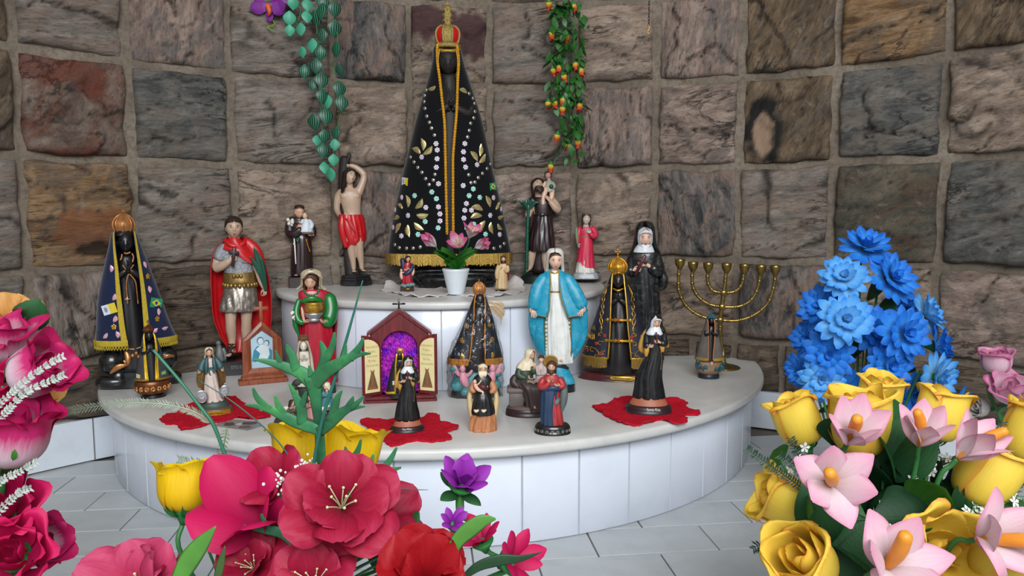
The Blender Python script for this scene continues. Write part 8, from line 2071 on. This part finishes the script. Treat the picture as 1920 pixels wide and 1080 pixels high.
blade('thin dark blade pointing right just below the slab edge', [(680, 914), (720, 915), (760, 917), (802, 918)], .66, [1.2, 1.6, 1.4, .4], BLADE, 'reed', VC)
blade('thin curly green tendril between the yellow bud and the calla', [(430, 888), (412, 862), (396, 858), (400, 880)], .71, [1.6, 1.4, 1.2, .6], BLADE, 'tendril', VC)
def leafshape(label, pts, Y, r, mat, v, flat=.12, name='leaf', dy=0): return blade(label, pts, Y, r, mat, name, v, flat, dy)
MIDG = pm('mid_green_leaf', '#4a8030', .5, var=.2, vscale=25); DKG = pm('dark_green_leaf', '#173c20', .5, var=.25, vscale=30)
leafshape('bright green pointed leaf in front of the salmon pink bloom', [(330, 1090), (352, 1050), (378, 1015), (403, 985)], .56, [14, 20, 15, 1], MIDG, VC, .08)
leafshape('narrow dark leaf beside the bright green pointed leaf at the bottom', [(405, 1085), (412, 1055), (420, 1022)], .57, [7, 8, 1], pm('olive_leaf', '#3a5226', .5), VC, .1)
leafshape('curved green leaf with folded tip in front of the bright red bloom', [(838, 1080), (842, 1048), (856, 1015), (880, 992), (905, 976), (928, 973)], .565, [6, 9, 14, 17, 13, 2], MIDG, VC, .1)
leafshape('long dark green blade pointing right along the bottom edge', [(865, 1085), (895, 1062), (935, 1050), (975, 1047), (1013, 1036)], .58, [5, 10, 12, 7, 1], DKG, VC, .12)
leafshape('serrated dark leaf behind the single yellow bud stem', [(372, 990), (395, 985), (412, 1000)], .70, [6, 15, 3], DKG, VC, .1)
for i, (x, y, lab) in enumerate([(805, 985, 'dark green leaf under the purple flower, left of its stem'), (838, 1000, 'dark green leaf under the purple flower, right of its stem'), (745, 1000, 'dark green leaf between the red bloom and the central bloom'), (600, 1010, 'dark green leaf in the shade under the central bloom')]):
    leaf_thing(lab, W(x, y+25, .66), (.2*(i-1.5), -.4, 1), strap('leaf', .05, .034, 10, 50, DKLEAF, .25, .5, .7), VC, .8, -pi/2+i)
t = flower('aster', 'purple flower on a thick green stem rising at the right of the bouquet', W(862, 915, .68), (.25, -.35, .9), 1.0)
ring_of(t, 'petal', strap('petal', .034, .02, 25, 62, PURP, .3, .55, .6), 6, rnd=random.Random(1), jit=.15); ring_of(t, 'petal', strap('petal', .028, .018, 8, 35, PURP, .3, .55, .6), 5, off=.5, rnd=random.Random(2), jit=.15)
ring_of(t, 'sepal', strap('sepal', .028, .014, 60, 100, DKLEAF, .3, .5, .7), 4, z=-.004, off=.3); link('calyx', _cal, t)
local_tube(t, 'stem', [t.location, W(855, 930, .68), W(838, 960, .68), W(815, 1005, .67), VC], .0042, pm('bright_stem', '#3f7a34', .5))
for i, (x, y, s, d, lab) in enumerate([(905, 1020, .8, (-.3, -.3, 1), 'small magenta bloom left of two at the lower right of the bouquet'), (950, 1055, 1.0, (.6, -.5, .5), 'small magenta bloom rightmost by the long dark blade'), (846, 985, .5, (.2, -.5, .8), 'tiny dark purple bloom behind the purple flower stem')]):
    t = flower('aster', lab, W(x, y, .63), d, s); ring_of(t, 'petal', strap('petal', .036, .016, 20, 70, MAG if i < 2 else PURP, .3, .6, .6), 7, rnd=random.Random(i), jit=.2); link('calyx', _cal, t); stem_to(t, t.location, d, VC)
WB = pm('white_berry', '#cfcac4', .5, var=.1)
def berries(label, px, Y, n, spread, v, seed, r=.0015):
    P0 = W(px[0], px[1], Y); t = thing('white_berry_sprig', label, 'foliage', P0); rn = random.Random(seed); m = M()
    for i in range(n):
        q = V((rn.gauss(0, spread), rn.gauss(0, spread*.6), rn.gauss(0, spread))); m.ell(tuple(q), r*rn.uniform(.7, 1.2), 6, 5)
    m.build('berries', WB, t, kind='stuff'); local_tube(t, 'stem', [P0, P0*.6+V(v)*.4, v], .001, STEM)
berries('white berry sprig above the central pink bloom, beside the thin reed', (566, 876), .64, 46, .006, VC, 1); berries('white berry sprig over the half hidden crimson bloom', (532, 903), .63, 38, .005, VC, 2); berries('white berry sprig right of the central pink bloom under the antler leaf', (694, 907), .65, 16, .004, VC, 3)

# --- left bouquet
for x, y, Y, d, s, k, mat, sp, lab in [
    (5, 668, .66, (.0, -.25, .95), .8, 'open', PKW, .3, 'magenta and white rose highest in the far left bouquet, under the peach bloom'), (28, 715, .62, (.85, -.05, .45), .78, 'bud', PKW, 1.0, 'magenta rose with white base tipped right, upper far left bouquet'),
    (8, 745, .63, (-.1, -.7, .6), .58, 'open', MAG, .9, 'plain magenta rose touching the left edge, third from the top'), (8, 868, .60, (.3, -.1, .9), 1.0, 'bud', PKW, .2, 'largest white and magenta rose in the middle of the far left bouquet'),
    (8, 968, .60, (.25, -.6, .7), .72, 'open', MAG, 2.0, 'magenta rose below the largest white and magenta rose'), (28, 1052, .58, (.25, -.65, .6), .72, 'open', MAG, .7, 'magenta rose at the lower left corner'), (45, 1025, .63, (.75, -.3, .3), .66, 'bud', PKW, .9, 'faded magenta rose turned right near the lower left corner')]:
    rose(lab, W(x, y, Y), d, s, mat, k, VL, sp)
hib('peach coloured ruffled bloom at the top of the far left bouquet', W(18, 606, .70), (.15, -.5, .85), .66, PEACH, VL, .5, n=6, layers=2, stam=False, rs=21)
hib('small peach bloom half hidden behind the upper magenta roses', W(78, 742, .72), (.5, -.4, .6), .45, PEACH, VL, .5, n=5, layers=2, stam=False, rs=22)
leaf_thing('dark green leaf under the peach bloom at the far left', W(40, 625, .69), (.5, -.4, .5), strap('leaf', .05, .04, 10, 50, DKLEAF, .25, .5, .7), VL, .8, 1)
leaf_thing('green bud leaf at the left edge beside the largest rose', W(0, 865, .58), (.2, -.6, .6), strap('leaf', .03, .03, 10, 50, MIDLEAF, .25, .5, .7), VL, .8, 1)
for pts, lab in (([(20, 735), (55, 705), (95, 678), (120, 665)], 'white dusty sprig across the upper magenta roses'), ([(10, 770), (45, 735), (85, 715), (120, 700)], 'white dusty sprig below the tipped magenta rose'), ([(0, 900), (35, 882), (70, 862)], 'white dusty sprig below the largest white and magenta rose'), ([(30, 925), (45, 915), (56, 912)], 'short white sprig by the lower magenta roses')):
    spray('dusty_sprig', lab, [(pts[0][0]-60, pts[0][1]+55)]+pts, .575, VL, 11, pm('dusty_white', '#9fa8a0', .7, var=.12), pm('dusty_white', ''), 7, 4, True, .7)

# --- right bouquet
for x, y, Y, d, s, k, sp, lab in [
    (1512, 838, .74, (-.32, .2, .95), .98, 'closed', .4, 'yellow rose farthest left at the top of the right bouquet'), (1612, 858, .70, (-.05, .02, 1), 1.22, 'closed', 1.3, 'large yellow rose behind the first pink lily'), (1638, 792, .78, (.1, -.1, 1), .95, 'closed', 2.0, 'yellow rose peeking above the large yellow rose'),
    (1748, 830, .76, (.25, .12, .95), 1.05, 'closed', .9, 'yellow rose behind the two upper right pink lilies'), (1530, 970, .68, (-.9, .12, .42), 1.08, 'closed', 1.9, 'yellow rose facing left at the left side of the right bouquet'), (1535, 1082, .62, (-.6, -.45, .6), 1.12, 'closed', .3, 'yellow rose at the bottom left of the right bouquet'),
    (1739, 1030, .62, (.05, -.9, .4), .82, 'open', .2, 'yellow rose facing the viewer among the lower pink lilies'), (1812, 945, .66, (.5, -.02, .85), 1.12, 'closed', 1.1, 'big yellow rose opening up right at the right side'), (1905, 868, .72, (.4, 0, .9), 1.1, 'closed', .2, 'yellow rose cut by the right edge of the picture'), (1848, 1085, .60, (.1, -.5, .85), 1.05, 'closed', .5, 'yellow rose at the bottom edge below the last pink lily')]:
    rose(lab, W(x, y, Y), d, s, YORG, k, VR, sp)
ORS = pm('orange_spadix', '#d98a24', .5, var=.1, vscale=60)
_lp = [strap('petal', .052, .027, 10, a, LILY, .36, .5, .75, .05, 10, 6, 1.1) for a in (38, 52, 80)]
for x, y, Y, d, s, o, lab in [(1588, 832, .62, (-.05, -.6, .75), .95, 0, 'pink lily in front of the large yellow rose, uppermost left'), (1722, 838, .64, (-.1, -.45, .9), .85, 0, 'cupped pink lily in the middle of the top row'), (1795, 862, .63, (.45, -.4, .8), .9, 0, 'pink lily with its orange spadix leaning right'),
                               (1550, 908, .60, (-.15, -.85, .35), 1.02, 1, 'wide open pink lily on the left of the dark lobed leaf'), (1650, 1068, .575, (.05, -.75, .6), 1.15, 1, 'long petalled pink lily at the bottom centre of the right bouquet'), (1830, 1015, .575, (.3, -.8, .4), 1.12, 1, 'wide open pink lily at the lower right edge')]:
    t = flower('lily', lab, W(x, y, Y), d, s, x*.37)
    for i in range(6): q = link('petal', _lp[2 if o and i % 2 else (1 if o or i % 3 == 0 else 0)], t); q.rotation_euler = (0, 0, i*pi/3+.1*sin(i*5))
    m = M(); m.tube([(0, 0, .002), (.001, .001, .018), (.003, .004, .034), (.007, .008, .048)], [.0034, .0044, .0054, .0046], 12, 4); m.build('spadix', ORS, t); stem_to(t, t.location, d, VR)
def lobed(label, p, d, s, v, spin):
    t = thing('lobed_leaf', label, 'leaf', p); t.rotation_euler = turned(d, spin); t.scale = (s, s, s); m = M(); rows = []
    for i in range(85):
        a = -2.6+5.2*i/84; r = .056*(.66+.34*abs(cos(a*1.81))**.5)*(1-.22*abs(a)/2.6); rows.append([(q*r*sin(a), q*r*cos(a), .004*q*q*cos(a*3.6)-.010*q*q) for q in (0.02, .35, .7, 1)])
    m.grid(rows); m.build('leaf_blade', DKLEAF, t); m = M()
    for a in (-1.8, -1.2, -.6, 0, .6, 1.2, 1.8): m.tube([(0, 0, .0005), (.036*sin(a), .036*cos(a), -.003)], [.0006, .0003], 5, 1)
    m.build('leaf_veins', DKG, t); local_tube(t, 'stem', [p, V(p)*.5+V(v)*.5, v], .0016/s, STEM)
lobed('large dark lobed leaf in the middle of the right bouquet', W(1625, 975, .63), (-.1, -.9, .3), 1.25, VR, pi-.2)
for i, (x, y, Y, d, s, me, lab) in enumerate([(1655, 900, .68, (.1, -.5, 1), 1.2, 0, 'broad green leaf below the cupped pink lily'), (1690, 870, .70, (.1, -.3, 1), 1.1, 0, 'green leaf behind the cupped pink lily'), (1708, 955, .65, (.4, -.5, .8), 1.0, 1, 'pale veined leaf right of the dark lobed leaf'), (1760, 960, .67, (.5, -.4, .6), 1.2, 0, 'glossy dark leaf left of the big yellow rose'),
     (1520, 985, .66, (-.5, -.4, .3), .9, 1, 'green leaf under the yellow rose facing left'), (1560, 1030, .64, (-.2, -.6, .5), 1.0, 0, 'dark leaf right of the bottom left yellow rose'), (1600, 1060, .64, (0, -.6, .6), 1.1, 0, 'dark leaf at the bottom between the left rose and the long petalled lily'), (1770, 905, .70, (.1, -.3, 1), 1.1, 0, 'dark leaf under the lily with the leaning spadix'), (1800, 985, .66, (.2, -.5, .6), 1.0, 0, 'dark leaf above the viewer facing yellow rose'), (1640, 940, .70, (-.1, -.3, 1), 1.2, 0, 'deep green leaf behind the dark lobed leaf'), (1580, 850, .72, (-.1, -.2, 1), 1.0, 0, 'deep green leaf below the large yellow rose'), (1465, 870, .72, (-.5, -.2, .5), .7, 1, 'green leaf below the leftmost top yellow rose')]):
    leaf_thing(lab, W(x, y, Y), d, strap('leaf', .058, .044, 5, 45, DKLEAF if not me else MIDLEAF, .22, .5, .7, .06), VR, s, i*1.7)
FERN = pm('dark_fern', '#23402c', .6, var=.25)
for i, (pts, ll, lab) in enumerate([([(1520, 930), (1480, 900), (1440, 872), (1398, 842)], 13, 'dark fern sprig reaching farthest left over the floor tiles'), ([(1530, 920), (1505, 890), (1480, 868), (1462, 855)], 14, 'dark fern sprig second from the left'), ([(1530, 900), (1505, 870), (1490, 845), (1482, 825)], 13, 'green fern sprig below the leftmost top rose'), ([(1480, 1030), (1450, 1020), (1425, 1022), (1410, 1030)], 15, 'green fern sprig beside the bottom left yellow rose'),
     ([(1850, 830), (1865, 815), (1875, 805), (1880, 795)], 13, 'light fern sprig above the big yellow rose'), ([(1895, 940), (1905, 915), (1918, 905)], 14, 'fern sprig at the right edge under the big yellow rose'), ([(1880, 960), (1900, 950), (1922, 948)], 12, 'fern sprig at the right edge above the last lily')]):
    spray('fern_sprig', lab, pts, .66, VR, ll, FERN, FERN, 5, 2.2, True, .5)
def filler(label, px, Y, n, sp, v, seed):
    P0 = W(px[0], px[1], Y); t = thing('white_filler_sprig', label, 'flower', P0); rn = random.Random(seed); m = M(); g = M()
    for i in range(n):
        c = V((rn.gauss(0, sp), rn.gauss(0, sp*.5), rn.gauss(0, sp*.7))); d = V((rn.uniform(-.6, .6), -1, rn.uniform(-.2, .9))).normalized(); e = d.orthogonal().normalized(); h = d.cross(e)
        for k in range(5):
            a = k*1.2566; u = e*cos(a)+h*sin(a); w = e*-sin(a)+h*cos(a); m.add([c, c+u*.0035+w*.0018+d*.001, c+u*.0058+d*.0005, c+u*.0035-w*.0018+d*.001], [(0, 1, 2, 3)])
        g.tube([tuple(c-d*.0005), tuple(c*.4), (0, 0, -.02)], .0005, 5, 2)
    m.build('florets', pm('white_floret', '#d3d6cc', .6), t, smooth=False, kind='stuff'); g.build('sprig_stems', STEM, t, kind='stuff'); local_tube(t, 'stem', [P0+V((0, 0, -.02)), P0*.6+V(v)*.4, v], .001, STEM)
filler('white filler flowers under the cupped pink lily', (1725, 872), .66, 9, .012, VR, 1); filler('white filler flowers below the big yellow rose', (1830, 948), .64, 10, .013, VR, 2); filler('white filler flowers beside the long petalled lily', (1680, 1000), .63, 10, .008, VR, 3); filler('white filler flowers under the leftmost top rose', (1515, 865), .70, 7, .01, VR, 4); filler('white filler flowers at the right edge', (1890, 930), .66, 8, .01, VR, 5)

def leaf_bunch(label, pts, v, seed, smin, smax):
    rn = random.Random(seed); t = thing('leaf_bunch', label, 'foliage', v); m = M()
    for (x, y, Y, d) in pts:
        p = W(x, y, Y)-V(v); k = rn.uniform(smin, smax); o = link('leaf', _fl, t, p); o.rotation_euler = turned(d, rn.uniform(0, 6)); o.scale = (k, k, k); m.tube([tuple(p), tuple(p*.5+V((0, 0, -.004))), (0, 0, -.01)], .0011, 5, 3)
    m.build('stems', STEM, t, kind='stuff')
rn = random.Random(77); pl = []
for i in range(34):
    a = rn.uniform(0, 6.28); r = rn.uniform(15, 120); pl.append((1655+r*1.25*cos(a), 965+r*.8*sin(a), .70+rn.uniform(-.02, .03), (.5*cos(a), -.5, .7-.5*sin(a))))
leaf_bunch('bunch of dark green leaves filling the shaded heart of the right bouquet', pl, VR, 3, .8, 1.15)
leaf_bunch('bunch of dark green leaves filling the shaded heart of the crimson bouquet', [(rn.uniform(440, 780), rn.uniform(985, 1070), .68+rn.uniform(-.02, .03), (rn.uniform(-.5, .5), -.4, .8)) for i in range(18)], VC, 4, .7, 1)
# --- blue chrysanthemums
_ch = {}
for nm, mt in (('a', BLUE1), ('b', BLUE2)):
    _ch[nm] = [strap('petal', .05, .019, 62, 98, mt, .25, .62, .45, 0, 6, 4), strap('petal', .044, .018, 42, 72, mt, .28, .62, .45, 0, 6, 4), strap('petal', .035, .015, 22, 48, mt, .3, .62, .45, 0, 5, 4), strap('petal', .022, .011, 5, 22, mt, .3, .6, .45, 0, 4, 2)]
for i, (x, y, w, k, Y, d, lab) in enumerate([(1627, 459, 100, 'a', 1.2, (0, -.5, .85), 'topmost bloom of the whole bunch'), (1583, 518, 92, 'b', 1.14, (-.3, -.8, .5), 'palest, second from the top on the left'), (1679, 520, 104, 'a', 1.16, (.3, -.8, .5), 'second from the top on the right'), (1535, 576, 92, 'a', 1.18, (-.7, -.6, .4), 'on the left flank at menorah height'),
      (1587, 600, 108, 'b', 1.1, (-.1, -.95, .3), 'big and pale, facing the viewer left of centre'), (1650, 622, 96, 'a', 1.14, (0, -.9, .3), 'deep blue, in the middle of the bunch'), (1746, 590, 96, 'b', 1.17, (.7, -.6, .4), 'pale, on the upper right flank'), (1701, 626, 108, 'a', 1.09, (.2, -.95, .2), 'big, facing the viewer right of centre'), (1700, 570, 80, 'a', 1.25, (.2, -.3, .9), 'dark, half hidden behind the right centre bloom'),
      (1509, 637, 76, 'a', 1.2, (-.8, -.5, .2), 'small, outermost on the left flank'), (1553, 668, 98, 'a', 1.12, (-.4, -.9, .1), 'low on the left beside the marble slab'), (1768, 652, 92, 'a', 1.15, (.8, -.5, .1), 'outermost on the right flank'), (1672, 690, 96, 'a', 1.1, (.05, -.95, .1), 'low in the centre above the yellow roses'), (1494, 700, 72, 'a', 1.17, (-.8, -.5, -.1), 'lowest on the left'),
      (1540, 715, 90, 'b', 1.12, (-.3, -.9, 0), 'just above the leftmost yellow rose'), (1765, 712, 104, 'b', 1.11, (.5, -.8, 0), 'pale, low on the right'), (1810, 762, 70, 'a', 1.12, (.7, -.6, -.2), 'lowest on the right'), (1620, 735, 90, 'a', 1.16, (0, -.8, 0), 'hidden behind the highest yellow rose'), (1720, 745, 90, 'a', 1.16, (.1, -.8, 0), 'behind the yellow rose of the upper right')]):
    p = W(x, y, Y); s = w/1380*Y/.098; t = flower('chrysanthemum', 'blue chrysanthemum, '+lab, p - V(d).normalized()*.012, d, s, i); rn = random.Random(i+40)
    a, b, c, e = _ch[k]
    ring_of(t, 'petal', a, 13, -.002, rn.random(), .002, 0, .09, rn); ring_of(t, 'petal', b, 13, .002, rn.random(), .002, 0, .1, rn); ring_of(t, 'petal', c, 10, .005, rn.random(), .001, 0, .12, rn); ring_of(t, 'petal', e, 7, .007, rn.random(), .001, 0, .12, rn)
    link('calyx', _cal, t, (0, 0, -.006)); stem_to(t, t.location, d, VB, .002, None, .02)
for i, (x, y, lab) in enumerate([(1640, 580, 'dark green leaf in the gap in the middle of the blue bunch'), (1600, 655, 'dark green leaf between the lower left blue blooms'), (1660, 660, 'dark green leaf below the middle blue bloom'), (1700, 680, 'dark green leaf between the lower right blue blooms'), (1530, 755, 'dark green leaf under the lowest left blue blooms'), (1625, 545, 'dark green leaf under the topmost blue bloom')]):
    leaf_thing(lab, W(x, y+20, 1.19), (.3*sin(i*2), -.5, .8), strap('leaf', .06, .034, 5, 50, DKLEAF, .22, .5, .7), VB, 1.0, i*1.3)
# --- far right roses
PKE = petal_mat('pink_rimmed_white_petal', [(0, '#d8c4ca'), (.5, '#d9b4c4'), (.85, '#c87a9c'), (1, '#b04c80')], edge='#b04c80', vein=.05)
rose('small pink rose bud highest at the far right edge', W(1868, 702, .92), (-.1, -.1, .95), .56, PKE, 'closed', VF, .4); rose('larger pink rose below the small bud at the far right edge', W(1893, 752, .9), (-.15, -.4, .8), .66, PKE, 'open', VF, 1.4)
rose('pale bud pointing left below the pink roses at the far right edge', W(1850, 770, .93), (-.95, -.2, .2), .4, petal_mat('white_bud_petal', [(0, '#b9b4b0'), (1, '#cfcac6')]), 'bud', VF, .5)
